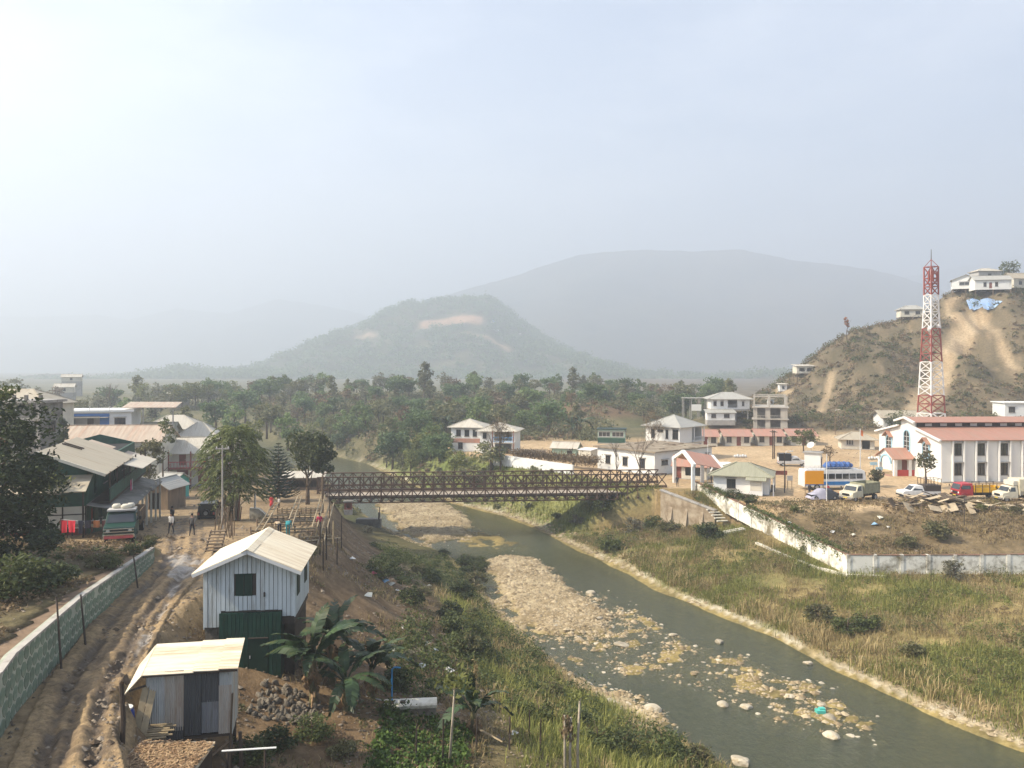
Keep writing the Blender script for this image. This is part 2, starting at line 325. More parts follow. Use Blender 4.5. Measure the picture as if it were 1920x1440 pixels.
def zt(x, y):
    xw, yw = np.broadcast_arrays(np.asarray(x, float), np.asarray(y, float))
    # left bank, in metres
    L = np.interp(yw / KS, LBK[:, 0], LBK[:, 1]) * KS + .8 * (fbm(xw * 0, yw, 6, 3) - .5)
    xe = np.interp(yw, XE[:, 0], XE[:, 1]) + 1.2 * (fbm(xw * 0 + 3, yw, 4, 8) - .5)
    xm = np.interp(yw, XM[:, 0], XM[:, 1]); zm = np.interp(yw, XM[:, 0], XM[:, 2])
    xg = np.interp(yw, XG[:, 0], XG[:, 1]); zg = np.interp(yw, XG[:, 0], XG[:, 2])
    T = np.interp(yw, TZ[:, 0], TZ[:, 1])
    wx = np.interp(yw, [p[1] for p in WALLG], [p[0] for p in WALLG])
    up = np.interp(yw, [20, 29, 38, 47, 52, 57], [2.2, 2.2, 1.75, 1.25, .95, 0]) * (yw < 57)
    T = T + np.where(xw < wx - .75, up + np.clip((wx - xw) * .06, 0, 1.2) * np.clip((58 - yw) / 10, 0, 1), 0)
    rug = 1.0 * (fbm(xw, yw, 3.2, 21, 4) - .5)
    s1 = np.clip((xw - xe) / np.maximum(xm - xe, .1), 0, 1)
    z1 = lerp(T, zm, s1 ** np.interp(yw, [44, 52], [.62, .85])) + rug * np.sin(pi * s1)
    s2 = np.clip((xw - xm) / np.maximum(xg - xm, .1), 0, 1)
    z2 = lerp(zm, zg, s2) + .5 * rug * np.sin(pi * s2)
    z4 = lerp(zg, .18, np.clip((xw - xg) / np.maximum(L - xg, .1), 0, 1) ** 1.1)
    hut = sm(1.5 - np.maximum(np.abs(xw + 12.9) / 2.0, np.abs(yw - 33.0) / 1.9))
    zl = np.where(xw < xe, T, np.where(xw < xm, z1, np.where(xw < xg, z2, z4)))
    zl = lerp(zl, np.minimum(zl, 8.1), hut)
    # the rest of the valley, in drafting units
    x = xw / KS; y = yw / KS; L = L / KS; R = np.interp(y, RBK[:, 0], RBK[:, 1]) + 1.1 * (fbm(x * 0 + 9, y, 4, 5) - .5)
    # right bank
    wd = np.where(y < 70, 29.4 + (70 - y) * .9, np.interp(y, [70, 95.5], [29.4, 21.3]))
    zw = np.interp(y, [70, 82, 87.5, 95.5], [2, 3.4, 2.6, 1.6])
    so_ = np.clip((x - R) / np.maximum(wd - R, 1), 0, 1)
    zo = lerp(.15, zw, so_ ** .8) + .35 * (fbm(x, y, 4, 31) - .5) * sm(so_ * 5)
    edge = 5.6 - 2.9 * (1 - sm((y - 71) / (13 + .02 * (x - 30)))) + .3 * (fbm(x, y, 5, 33) - .5) * sm((87 - y) / 6)
    zi = np.where(y < 70.7, 0, edge)
    inside = ((y > 70.7) & (y <= 95.5) & (x > wd + .7))
    ab = (y > 88.6) & (y <= 95.5) & (x > 18.05 + (94.38 - y) * .883)
    zab = lerp(4.1, 5.6, np.clip((y - 88.6) / 4, 0, 1))
    xr = np.interp(y, XR[:, 0], XR[:, 1])
    s3 = np.clip((x - R) / np.maximum(xr - R, .5), 0, 1)
    z3 = lerp(.15, 5.6, sm(s3 ** .9)) + .4 * (fbm(x, y, 4, 37) - .5) * np.sin(pi * s3)
    zr = np.where(y > 95.5, z3, np.where(inside, zi, np.where(ab, np.maximum(zab, zo), zo)))
    # the hillside on the right, with its gullies, and the humps in front of it
    H = np.interp(x * np.where(y > 226, 226 / np.maximum(y, 1), 1), CREST[:, 0], CREST[:, 1])
    gul = (fbm(x, y, 16, 41, 4) - .5) * 5.0 + 2.0 * np.sin(x * .28 + 3 * fbm(x, y, 20, 44))
    prof = np.interp(y, [140, 160, 172, 190, 212, 230, 240, 262, 330, 430], [0, .07, .15, .42, .80, 1, 1.0, .9, .5, 0])
    zr = zr + np.maximum(H - 5.6, 0) * prof + (gul + 3.2 * (fbm(x, y, 5.5, 47, 3) - .5) - 2.0 * np.abs(fbm(x, y, 9, 48, 3) - .5) * 3) * np.clip((H - 10) / 20, 0, 1) * np.clip(prof * 1.6, 0, 1) * np.where(y > 222, .25, 1) * sm(prof * 4)
    zr = zr + 4.6 * np.exp(-((x - 49) / 11) ** 2 - ((y - 180) / 10) ** 2) + 2.2 * np.exp(-((x - 66) / 9) ** 2 - ((y - 172) / 9) ** 2)
    zr = zr + 5.5 * np.exp(-((x - 19) / 17) ** 2 - ((y - 206) / 11) ** 2)
    # river bed
    dl = np.minimum(x - L, R - x)
    bed = .15 - .75 * sm(dl / 2.2)
    n = .6 * (fbm(x, y, 1.4, 51, 4) - .5) + .55 * (fbm(x, y, .75, 53, 3) - .5)
    for P, top, ww in ((BAR1, .3, 3.4), (BAR2, .32, 3.2), (SHAL, -.03, 2.0), (SHOR, .14, 1.6), (SHAL2, .02, 3)):
        d = poly_sd(x, y, P); k = sm((d + .6 + 2.5 * n) / ww)
        bed = np.maximum(bed, lerp(bed, top + (.12 if top > .2 else .46) * n, k))
    gw = sm((dl - .5) / 2) * .16
    bed = bed + gw * (fbm(x, y, .9, 55, 3) - .5)
    z = np.where(x < L, zl / KS, np.where(x > R, zr, bed))
    # the wooded terrace beyond the river bend and the plain behind it
    k = sm((y - 150) / 70)
    z = np.where(x < 40, lerp(z, np.maximum(z, 5.2 + 2.6 * sm((y - 170) / 100)), sm((y - 195) / 40)), z)
    z = z + 3.0 * sm((y - 215) / 60) * (1 - sm((y - 300) / 120)) * (1 - sm((x - 60) / 30)) * sm((x + 120) / 60)
    return KS * lerp(z, np.minimum(z, 5.5), sm((y - 380) / 80))
def hit(px, py, d0=18., d1=480.):
    """where the sight line through a photo pixel meets the terrain"""
    D = np.concatenate([np.arange(d0, 130, .08), np.arange(130, d1, .2)])
    x = (px - 960) / FPX * D; z = CAMZ - (py - HOR) / FPX * D
    g = zt(x, D); i = int(np.argmax(z <= g)); i = i if z[i] <= g[i] else len(D) - 1
    return (float(x[i]), float(D[i]), float(g[i]))
def ground(x, y): return float(zt(x, y))

def axis(a, b, step, lo, hi, ratio):
    m = list(np.arange(a, b + 1e-6, step)); L = []; s = step; v = a
    while v > lo: s *= ratio; v -= s; L.append(v)
    Rr = []; s = step; v = b
    while v < hi: s *= ratio; v += s; Rr.append(v)
    return np.array(L[::-1] + m + Rr)
def grid_mesh(name, xs, ys, Z, mat, col=None, smooth=True):
    nx, ny = len(xs), len(ys); X, Y = np.meshgrid(xs, ys)
    V = np.stack([X.ravel(), Y.ravel(), Z.ravel()], 1)
    i = np.arange(nx * ny).reshape(ny, nx)
    F = np.stack([i[:-1, :-1].ravel(), i[:-1, 1:].ravel(), i[1:, 1:].ravel(), i[1:, :-1].ravel()], 1)
    return mesh_np(name, V, F, mat, smooth, None if col is None else col.reshape(-1, 3))
SCAR_PX = [[(1830, 602), (1800, 640), (1770, 690), (1745, 740), (1720, 770)], [(1850, 610), (1880, 650), (1905, 690)], [(1790, 560), (1775, 590), (1800, 600)], [(1480, 735), (1462, 730)], [(1560, 700), (1540, 770)]]
SCAR_W = [3.6, 1.8, 2.2, 2.2, 1.6]
SCARS = [[tuple(v / KS for v in hit(*p)[:2]) for p in L] for L in SCAR_PX]
def C(*c): return np.array(c, float)
def terrain_col(xw, yw, zw):
    x, y, z = xw / KS, yw / KS, zw / KS
    E = lambda a: np.clip(a, 0, 1)[..., None]
    L = np.interp(y, LBK[:, 0], LBK[:, 1]); R = np.interp(y, RBK[:, 0], RBK[:, 1])
    n1 = fbm(x, y, 6, 61, 4); n2 = fbm(x, y, 1.6, 66, 4); n3 = fbm(x, y, 22, 71, 4)
    # left: trodden dirt, brown bank, green toe
    dirt = lerp(C(.17, .12, .07), C(.30, .22, .125), E(n2 * 1.6 - .3))
    bank = lerp(C(.095, .06, .033), C(.21, .145, .082), E(n2 * 2 - .5))
    toe = lerp(C(.07, .075, .028), C(.13, .11, .05), E(n1 * 2 - .5))
    xe = np.interp(yw, XE[:, 0], XE[:, 1]); xg = np.interp(yw, XG[:, 0], XG[:, 1])
    cl = lerp(dirt, bank, E((xw - xe + .5) / 1.5)); cl = lerp(cl, toe, E((xw - xg + 3 + 4 * (n1 - .5)) / 3))
    wx = np.interp(yw, [p[1] for p in WALLG], [p[0] for p in WALLG])
    litter = lerp(C(.07, .05, .03), C(.12, .1, .05), E(n2 * 2 - .5)); cl = lerp(cl, litter, E((wx - xw) / .5) * E((57 - yw) / 3))
    dry = E((y - 110) / 30); cl = lerp(cl, lerp(C(.06, .07, .03), C(.13, .115, .055), E(n1 * 2 - .5)), dry)
    # right: grass, dry slope, sandy yard
    grass = lerp(C(.12, .13, .04), C(.27, .21, .09), E(n1 * 2.4 - .7)); grass = lerp(grass, C(.17, .11, .06), E((n3 - .52) * 6) * .6)
    slope = lerp(C(.10, .075, .04), C(.22, .16, .085), E(n2 * 1.8 - .4)); yard = lerp(C(.40, .28, .16), C(.50, .37, .22), E(n1 * 2 - .5)) * (0.86 + .28 * n2[..., None])
    wd = np.where(y < 70, 1e3, np.interp(y, [70, 95.5], [29.4, 21.3])); ins = E((x - wd) / .4) * E((y - 70) / .3)
    plate = E((z - 5.15 + .5 * (n2 - .5)) / .35) * ins
    cr = lerp(grass, slope, ins); cr = lerp(cr, yard, plate)
    xr = np.interp(y, XR[:, 0], XR[:, 1]); far = E((y - 95.5) / .5)
    g2 = lerp(C(.13, .16, .045), C(.20, .2, .07), E(n1 * 2 - .5))
    cr = lerp(cr, lerp(g2, yard, E((x - xr + .6) / .8)), far)
    scrub = lerp(C(.075, .065, .036), C(.15, .118, .07), E(n1 * 2 - .4)); scrub = lerp(scrub, C(.22, .165, .10), E((n2 - .6) * 5))
    cr = lerp(cr, scrub, E((z - 6.4) / 1.0) * E((y - 128) / 14))
    cr = lerp(cr, scrub, E((y - 162 + 8 * (n1 - .5)) / 5))
    for P, ww in zip(SCARS, SCAR_W):
        d = line_d(x, y, P) + 3.4 * (n1 - .5) + 2.2 * (n2 - .5)
        cr = lerp(cr, lerp(C(.30, .215, .125), C(.44, .34, .215), E(n2 * 2 - .5)), E((ww - d) / 1.6))
    bl = np.hypot((x - 50) / 9, (y - 172) / 7); cr = lerp(cr, C(.31, .19, .11), E((1.05 - bl + .5 * (n1 - .5)) * 4) * .85)
    # shore and bed
    shore = E(1 - (x - R) / np.maximum(.15, .1 + 5.5 * (n1 - .3) + 2.5 * (n2 - .5))) * E((x - R + .3) / .3); cr = lerp(cr, lerp(C(.38, .30, .17), C(.52, .47, .37), E(n2 * 2 - .5)), shore * E((z + .1) * 2 + .8) * E((1.1 - z)))
    stones = lerp(C(.25, .19, .105), C(.42, .34, .21), E(n2 * 2.2 - .6)); algae = lerp(C(.15, .12, .05), C(.30, .23, .09), E(n2 * 2 - .5))
    deep = C(.085, .085, .036); sand = lerp(C(.17, .145, .065), C(.25, .205, .095), E(n1 * 2 - .5))
    cb = lerp(deep, sand, E((z + .42) / .25)); cb = lerp(cb, algae, E((z + .17 + .12 * (n2 - .5)) / .1))
    hi = np.maximum(poly_sd(x, y, BAR1), poly_sd(x, y, BAR2)); hi = np.maximum(hi, poly_sd(x, y, SHOR) + .4)
    cb = lerp(cb, stones, E((hi + 1.2 * (n1 - .5)) / 1.0) * E((z - .02) / .1))
    c = np.where((x < L)[..., None], cl, np.where((x > R)[..., None], cr, cb))
    wood = lerp(C(.08, .085, .04), C(.17, .145, .075), E(n1 * 2 - .5)); kk = E((y - 150) / 40) * E((62 - x) / 10); c = lerp(c, wood, kk)
    bf = np.hypot((x - 19) / 15, (y - 203) / 8); c = lerp(c, C(.16, .10, .06), E((1.1 - bf) * 3) * .8)
    return c
xs = np.concatenate([axis(-50, 78, .48, -7200, 79, 1.085), np.arange(80, 190, 1.1), 190 * 1.07 ** np.arange(0, 55)]); ys = axis(18, 136, .48, -30, 6600, 1.018)
X, Y = np.meshgrid(xs, ys); Z = zt(X, Y)
COLR = terrain_col(X, Y, Z)
rd = line_d(X, Y, ROADC); Z2 = Z - .4 * sm((1.75 - rd) / .5) * (Y < 66)
tmat = attr_mat('ground_soil', 1.6, .5, 1.0, 5)
tag(inst('ground', grid_mesh('ground', xs, ys, Z2 + .05 * (fbm(X, Y, .8, 81, 3) - .5) * (Y < 120), tmat, COLR)), 'dusty valley ground with earth banks, grass and sandy yard', None, None, 'structure')

# water: tinted, see-through at steep angles, mirror-like at shallow ones
def water_mat():
    m, t, b = nodes('river_water'); t.nodes.remove(b)
    fr = nd(t, 'ShaderNodeFresnel'); fr.inputs[0].default_value = 1.33
    g = nd(t, 'ShaderNodeBsdfGlossy'); g.inputs['Roughness'].default_value = .06; g.inputs[0].default_value = (.95, .98, .95, 1)
    tr = nd(t, 'ShaderNodeBsdfTransparent'); tr.inputs[0].default_value = (.60, .64, .44, 1)
    df = nd(t, 'ShaderNodeBsdfDiffuse'); df.inputs[0].default_value = (.085, .097, .056, 1)
    m1 = nd(t, 'ShaderNodeMixShader'); m1.inputs[0].default_value = .32; t.links.new(tr.outputs[0], m1.inputs[1]); t.links.new(df.outputs[0], m1.inputs[2])
    mx = nd(t, 'ShaderNodeMixShader'); t.links.new(fr.outputs[0], mx.inputs[0]); t.links.new(m1.outputs[0], mx.inputs[1]); t.links.new(g.outputs[0], mx.inputs[2])
    bn = nd(t, 'ShaderNodeBump'); bn.inputs['Strength'].default_value = 1.0; bn.inputs['Distance'].default_value = .09
    t.links.new(noise_tex(t, 2.6, 9, (1.1, .55, 1), .72), bn.inputs['Height'])
    for n in (fr, g): t.links.new(bn.outputs[0], n.inputs['Normal'])
    t.links.new(mx.outputs[0], t.nodes['Material Output'].inputs[0]); return m
rows = np.arange(14, 290, 3.); V = []; F = []
for y in rows:
    a = np.interp(y / KS, LBK[:, 0], LBK[:, 1]) * KS - 2.5; b = np.interp(y / KS, RBK[:, 0], RBK[:, 1]) * KS + 2.5
    V += [(a, y, 0), (b, y, 0)]
for i in range(len(rows) - 1): F.append((2 * i, 2 * i + 1, 2 * i + 3, 2 * i + 2))
tag(inst('river', mesh_np('river', V, F, water_mat())), 'shallow grey-green river winding between stony banks', None, None, 'structure')

# muddy road with wheel ruts and a wet runnel
def road():
    P = [Vector((a, b, 0)) for a, b in ROADC[:8]]; pts = []
    for a, b in zip(P[:-1], P[1:]):
        n = max(2, int((b - a).length / .15))
        pts += [a.lerp(b, i / n) for i in range(n)]
    S = [sum((pts[min(max(j, 0), len(pts) - 1)] for j in range(i - 20, i + 21)), Vector()) / 41 for i in range(len(pts))]
    us = np.linspace(-1, 1, 61); V = []; Cc = []; W = []
    for i, p in enumerate(S):
        d = (S[min(i + 1, len(S) - 1)] - S[max(i - 1, 0)]).normalized(); nrm = Vector((d.y, -d.x, 0))
        hw = np.interp(p.y, [20, 50, 60, 70], [1.95, 1.9, 2.5, 3.0])
        for u in us:
            q = p + nrm * float(u * hw); V.append((q.x, q.y)); W.append((u * hw, i * .15))
    V = np.array(V); W = np.array(W); x, y = V.T; u, s = W.T
    z = np.minimum(zt(x, y), np.interp(y, TZ[:, 0], TZ[:, 1])); n = fbm(x, y, 1.1, 91, 4) - .5; lw = .35 * (fbm(s * 0, s, 6, 93) - .5)
    rut = np.zeros_like(u)
    for i_, (c, dep, ww) in enumerate(((-.85, .20, .26), (.62, .22, .26), (-.25, .10, .2), (1.2, .12, .2))):
        rut += dep * (.45 + 1.1 * vn(s / 1.7, s * 0, 310 + i_)) * np.exp(-((u - c - lw - .25 * (fbm(s * 0, s, 1.6, 320 + i_) - .5)) / ww) ** 2)
    ridge = .05 * np.exp(-((u - .15 - lw) / .3) ** 2)
    near = np.interp(y, [20, 44, 55, 62], [1, .9, .45, .2])
    z = z + (.10 - rut * 1.25 + ridge) * near + .2 * n * near + .24 * (fbm(x, y, .30, 97, 3) - .5) * near
    uu = np.abs(u) / np.interp(y, [20, 50, 60, 70], [1.95, 1.9, 2.5, 3.0])
    z = np.where(uu > .93, z - .25, z) + np.where(uu < .9, .02, 0)
    k = np.clip(rut / .16, 0, 1)
    mud = np.array([.10, .07, .042]); top = np.array([.31, .215, .11])
    c = top + (mud - top) * np.clip(k * .8 + .12 + n * 1.5 + .8 * (fbm(x, y, .5, 99, 3) - .5), 0, 1)[:, None]
    # the wet, pebbly runnel wanders to the right edge and up to the puddled stretch
    rc = np.interp(y, [20, 30, 36, 42, 46, 50, 56], [.9, 1.0, 1.15, 1.35, .9, .5, .3]) + .3 * (fbm(x * 0, y, 2.2, 95) - .5)
    rw = np.interp(y, [20, 34, 37, 46, 49, 54, 57], [0, 0, .16, .2, .7, 1.2, 0])
    k2 = np.clip((rw - np.abs(u - rc) + .5 * n) / .12, 0, 1) * (rw > .01)
    c = c + (np.array([.29, .255, .215]) - c) * (k2 * np.clip(.35 + 3.2 * n + 2.5 * (fbm(x, y, .4, 98, 3) - .5), 0, 1))[:, None]
    z = z - .05 * k2
    m = attr_mat('road_mud', 4.5, .6, 1.0, 16)
    t = m.node_tree; b = t.nodes['Principled BSDF']
    a = nd(t, 'ShaderNodeAttribute'); a.attribute_name = 'wet'; mr = nd(t, 'ShaderNodeMapRange'); t.links.new(a.outputs['Fac'], mr.inputs[0])
    mr.inputs[3].default_value = .9; mr.inputs[4].default_value = .22; t.links.new(mr.outputs[0], b.inputs['Roughness']); b.inputs['Specular IOR Level'].default_value = .5
    ny, nx = len(S), len(us); i = np.arange(nx * ny).reshape(ny, nx)
    F = np.stack([i[:-1, :-1].ravel(), i[:-1, 1:].ravel(), i[1:, 1:].ravel(), i[1:, :-1].ravel()], 1)
    me = mesh_np('road', np.stack([x, y, z], 1), F, m, True, c)
    w_ = me.attributes.new('wet', 'FLOAT', 'POINT'); w_.data.foreach_set('value', np.maximum(.75 * k2 * np.clip(.3 + 3 * n, 0, 1), np.clip(k - .7 + n, 0, .5)).astype(np.float32))
    tag(inst('road', me), 'rutted muddy track with a wet runnel beside the green wall', None, None, 'structure')
road()

# ------------------------------------------------------------------ far hill and mountains
def crest(L, D): return np.array([((p[0] - 960) / FPX * D, CAMZ - (p[1] - HOR) / FPX * D) for p in L])
HC = crest([(380, 712), (480, 700), (530, 682), (590, 652), (640, 625), (700, 606), (715, 588), (760, 572), (815, 565), (870, 561), (915, 560), (945, 578), (985, 612), (1030, 640), (1080, 664), (1130, 690), (1200, 712)], 2300)
HS = .74                                               # the hill drawn at 2300 m stands at HS of that
def zhill(x, y):
    x = np.asarray(x) / HS; y = np.asarray(y) / HS
    c = np.interp(x, HC[:, 0], HC[:, 1]); p = np.interp(y, [1690, 1810, 2010, 2190, 2300, 2390, 2590, 3070], [0, .08, .48, .84, 1, 1, .8, 0])
    z = -3 + (c + 3) * p + (fbm(x, y, 200, 101, 5) - .5) * 95 * np.sin(pi * np.clip((y - 1690) / 610, 0, 1)) * (y < 2300) + 7 * (fbm(x, y, 30, 105) - .5)
    return CAMZ + (z - CAMZ) * HS
TERR = []
def hillpt(px, py):
    D = np.arange(1690 * HS, 3000 * HS, 2.); x = (px - 960) / FPX * D; z = CAMZ - (py - HOR) / FPX * D; g = zhill(x, D)
    i = int(np.argmax(z <= g)); return float(x[i]), float(D[i]), float(g[i])
hx = np.arange(-1170, 710, 9.) * HS; hy = np.arange(1680, 3080, 9.) * HS; X, Y = np.meshgrid(hx, hy)
cutA = [hillpt(p, q)[:2] for p, q in ((805, 606), (850, 603), (890, 600))]; cutB = [hillpt(p, q)[:2] for p, q in ((872, 624), (950, 655))]; cutC = [hillpt(670, 632)[:2], hillpt(700, 630)[:2]]
Zh = zhill(X, Y); n1 = fbm(X, Y, 52, 111, 4)
cc = lerp(C(.04, .055, .026), C(.12, .115, .06), np.clip(n1 * 2 - .5, 0, 1)[..., None])
for P, ww, c_ in ((cutA, 30, C(.40, .25, .15)), (cutB, 20, C(.38, .27, .17)), (cutC, 16, C(.36, .26, .17))):
    cc = lerp(cc, c_, np.clip((ww * HS - line_d(X, Y, P) + 34 * (n1 - .5)) / 10, 0, 1)[..., None])
tag(inst('hill', grid_mesh('hill', hx, hy, Zh, attr_mat('hill_scrub', .05, .4, 1, .2, dist=3), cc)), 'wooded hill in the haze with bare cuttings', None, None, 'structure')
def mountain(name, L, D, y0, y1, seed, label):
    c = crest(L, D); x = np.arange(c[0, 0], c[-1, 0], 16.); y = np.arange(y0, y1, 16.); X, Y = np.meshgrid(x, y)
    p = np.interp(Y, [y0, D - 240, D, D + 120, y1], [0, .7, 1, .98, .3]); h = np.interp(X, c[:, 0], c[:, 1])
    Zm = 3 + (h - 3) * p + (fbm(X, Y, 340, seed, 5) - .5) * 120 * np.sin(pi * np.clip((Y - y0) / (D - y0), 0, 1)) + 10 * (fbm(X, Y, 40, seed + 9, 3) - .5)
    n = fbm(X, Y, 120, seed + 5, 4); cc = lerp(C(.03, .04, .022), C(.085, .08, .045), np.clip(n * 2 - .5, 0, 1)[..., None])
    tag(inst(name, grid_mesh(name, x, y, Zm, attr_mat('mountain_forest', .05, .4, 1, .2, dist=4), cc)), label, None, None, 'structure')
mountain('mountain', [(640, 640), (760, 580), (860, 545), (960, 518), (1020, 498), (1080, 478), (1140, 471), (1210, 468), (1300, 471), (1390, 467), (1440, 477), (1500, 489), (1570, 496), (1640, 506), (1720, 528), (1820, 560), (1960, 600), (2200, 640), (2600, 660)], 3050, 2150, 4200, 121, 'long forested mountain ridge fading into haze')
mountain('mountain', [(-1200, 560), (-600, 570), (-200, 590), (60, 594), (180, 590), (240, 600), (330, 578), (430, 588), (520, 560), (620, 575), (720, 600), (820, 640), (960, 690)], 4600, 3300, 5800, 131, 'low mountain almost lost in the bright haze')
mountain('mountain', [(1500, 560), (1900, 480), (2400, 460), (3200, 470), (4200, 520)], 4600, 3600, 5700, 141, 'far ridge behind the bare hillside')

# ------------------------------------------------------------------ haze: one closed box of air
hm = bpy.data.materials.new('haze_air'); hm.use_nodes = True; ht = hm.node_tree; ht.nodes.clear()
pv = ht.nodes.new('ShaderNodeVolumePrincipled'); pv.inputs['Color'].default_value = (.72, .79, .89, 1)
pv.inputs['Density'].default_value = HAZE_DENSITY; pv.inputs['Anisotropy'].default_value = HAZE_G
ho = ht.nodes.new('ShaderNodeOutputMaterial'); ht.links.new(pv.outputs[0], ho.inputs['Volume'])
try: hm.cycles.homogeneous_volume = True
except Exception: pass
tag(MB().box(-9500, 9500, -60, 7000, -3, 760).build('haze', hm), 'pale morning haze filling the valley', None, None, 'stuff')
# ------------------------------------------------------------------ building kit
def smap(side, L, W, u, z, d):
    """wall coordinates (u to the right as seen from outside, z up, d inward) to local space"""
    return {'f': (u, -W / 2 + d, z), 'b': (-u, W / 2 - d, z), 'r': (L / 2 - d, u, z), 'l': (-L / 2 + d, -u, z)}[side]
def sbox(mb, side, L, W, u0, u1, z0, z1, d0, d1):
    a = smap(side, L, W, u0, z0, d0); b = smap(side, L, W, u1, z1, d1)
    return mb.box(*sorted((a[0], b[0])), *sorted((a[1], b[1])), *sorted((a[2], b[2])))
def wall_mb(L, W, z0, z1, holes, th=.2):
    mb = MB()
    for s in 'fbrl':
        half = (L if s in 'fb' else W - 2 * th) / 2
        hs = [(max(-half, u - w / 2), min(half, u + w / 2), z, z + h) for (q, u, z, w, h) in holes if q == s]
        us = sorted({-half, half, *[v for h in hs for v in h[:2]]}); zs = sorted({z0, z1, *[v for h in hs for v in h[2:]]})
        for u0, u1 in zip(us[:-1], us[1:]):
            for a, b in zip(zs[:-1], zs[1:]):
                um, zm = (u0 + u1) / 2, (a + b) / 2
                if any(h[0] < um < h[1] and h[2] < zm < h[3] for h in hs): continue
                if b <= z0 or a >= z1: continue
                sbox(mb, s, L, W, u0, u1, a, b, 0, th)
    return mb
def add_window(t, side, L, W, u, z, w, h, fm, pm, mull=None, proud=.03, depth=.1):
    mb = MB(); f = .07
    for a in ((u - w / 2, u - w / 2 + f, z, z + h), (u + w / 2 - f, u + w / 2, z, z + h), (u - w / 2 + f, u + w / 2 - f, z, z + f), (u - w / 2 + f, u + w / 2 - f, z + h - f, z + h)):
        sbox(mb, side, L, W, *a, -proud, depth)
    n = mull if mull is not None else (2 if w > 1.3 else 1 if w > .7 else 0)
    for k in range(n):
        c = u - w / 2 + w * (k + 1) / (n + 1); sbox(mb, side, L, W, c - .03, c + .03, z + f, z + h - f, 0, depth)
    if h > 1.2: sbox(mb, side, L, W, u - w / 2 + f, u + w / 2 - f, z + h * .66, z + h * .66 + .05, .01, depth)
    fr = mb.build('window', fm, t)
    if z > .3: sbox(MB(), side, L, W, u - w / 2 - .12, u + w / 2 + .12, z - .09, z - .005, -.1, .02).build('sill', M['concrete'], fr); sbox(MB(), side, L, W, u - w / 2 - .15, u + w / 2 + .15, z + h + .12, z + h + .2, -.28, .02).build('sunshade', M['concrete'], fr)
    sbox(MB(), side, L, W, u - w / 2 + f, u + w / 2 - f, z + f, z + h - f, .085, .12).build('pane', pm, fr)
    return fr
def add_door(t, side, L, W, u, z, w, h, m, d=.06):
    dr = sbox(MB(), side, L, W, u - w / 2, u + w / 2, z, z + h, d, d + .05).build('door', m, t)
    sbox(MB(), side, L, W, u + w / 2 - .16, u + w / 2 - .1, z + h * .45, z + h * .52, d - .05, d).build('handle', M['steel'], dr); return dr
def roof_mb(kind, L, W, z, h, ov, th=.09):
    mb = MB(); a, b = L / 2 + ov, W / 2 + ov; k = h / (W / 2); e = z - k * ov
    if kind == 'gx':
        mb.slab([(-a, -b, e), (a, -b, e), (a, 0, z + h), (-a, 0, z + h)], th); mb.slab([(-a, 0, z + h), (a, 0, z + h), (a, b, e), (-a, b, e)], th)
        mb.bar((-a - .02, 0, z + h + .02), (a + .02, 0, z + h + .02), .3, .05)
    elif kind == 'gy':
        k = h / (L / 2); e = z - k * ov
        mb.slab([(-a, -b, e), (0, -b, z + h), (0, b, z + h), (-a, b, e)], th); mb.slab([(0, -b, z + h), (a, -b, e), (a, b, e), (0, b, z + h)], th)
        mb.bar((0, -b - .02, z + h + .02), (0, b + .02, z + h + .02), .3, .05)
    elif kind == 'hip':
        r = max(0, abs(L - W) / 2); R = [(-r, 0), (r, 0)] if L >= W else [(0, -r), (0, r)]
        k = h / (min(L, W) / 2); e = z - k * ov * .6
        lo = [(-a, -b, e), (a, -b, e), (a, b, e), (-a, b, e)]; hi = [(*R[0], z + h), (*R[1], z + h)]
        vs = lo + [(x, y, q - .12) for x, y, q in lo] + hi
        f = [(0, 1, 9, 8), (1, 2, 9), (2, 3, 8, 9), (3, 0, 8)] if L >= W else [(0, 1, 8), (1, 2, 9, 8), (2, 3, 9), (3, 0, 8, 9)]
        mb.add(vs, f + [(0, 4, 5, 1), (1, 5, 6, 2), (2, 6, 7, 3), (3, 7, 4, 0), (7, 6, 5, 4)])
        for i, c in enumerate(lo):
            j = (0 if c[0] < 0 else 1) if L >= W else (0 if c[1] < 0 else 1)
            mb.bar((c[0], c[1], c[2] + .03), (hi[j][0], hi[j][1], hi[j][2] + .03), .22, .06)
    elif kind == 'flat': mb.box(-a, a, -b, b, z, z + max(h, .15))
    elif kind == 'shed': mb.slab([(-a, -b, z), (a, -b, z), (a, b, z + h), (-a, b, z + h)], th)
    return mb
def gable_fill(mb, kind, L, W, z, h, th=.2):
    if kind == 'gx':
        for x in (-L / 2, L / 2 - th): mb.prism([(x, -W / 2, z), (x, W / 2, z), (x, 0, z + h - .1)], (th, 0, 0))
    if kind == 'gy':
        for y in (-W / 2, W / 2 - th): mb.prism([(-L / 2, y, z), (L / 2, y, z), (0, y, z + h - .1)], (0, th, 0))
    return mb
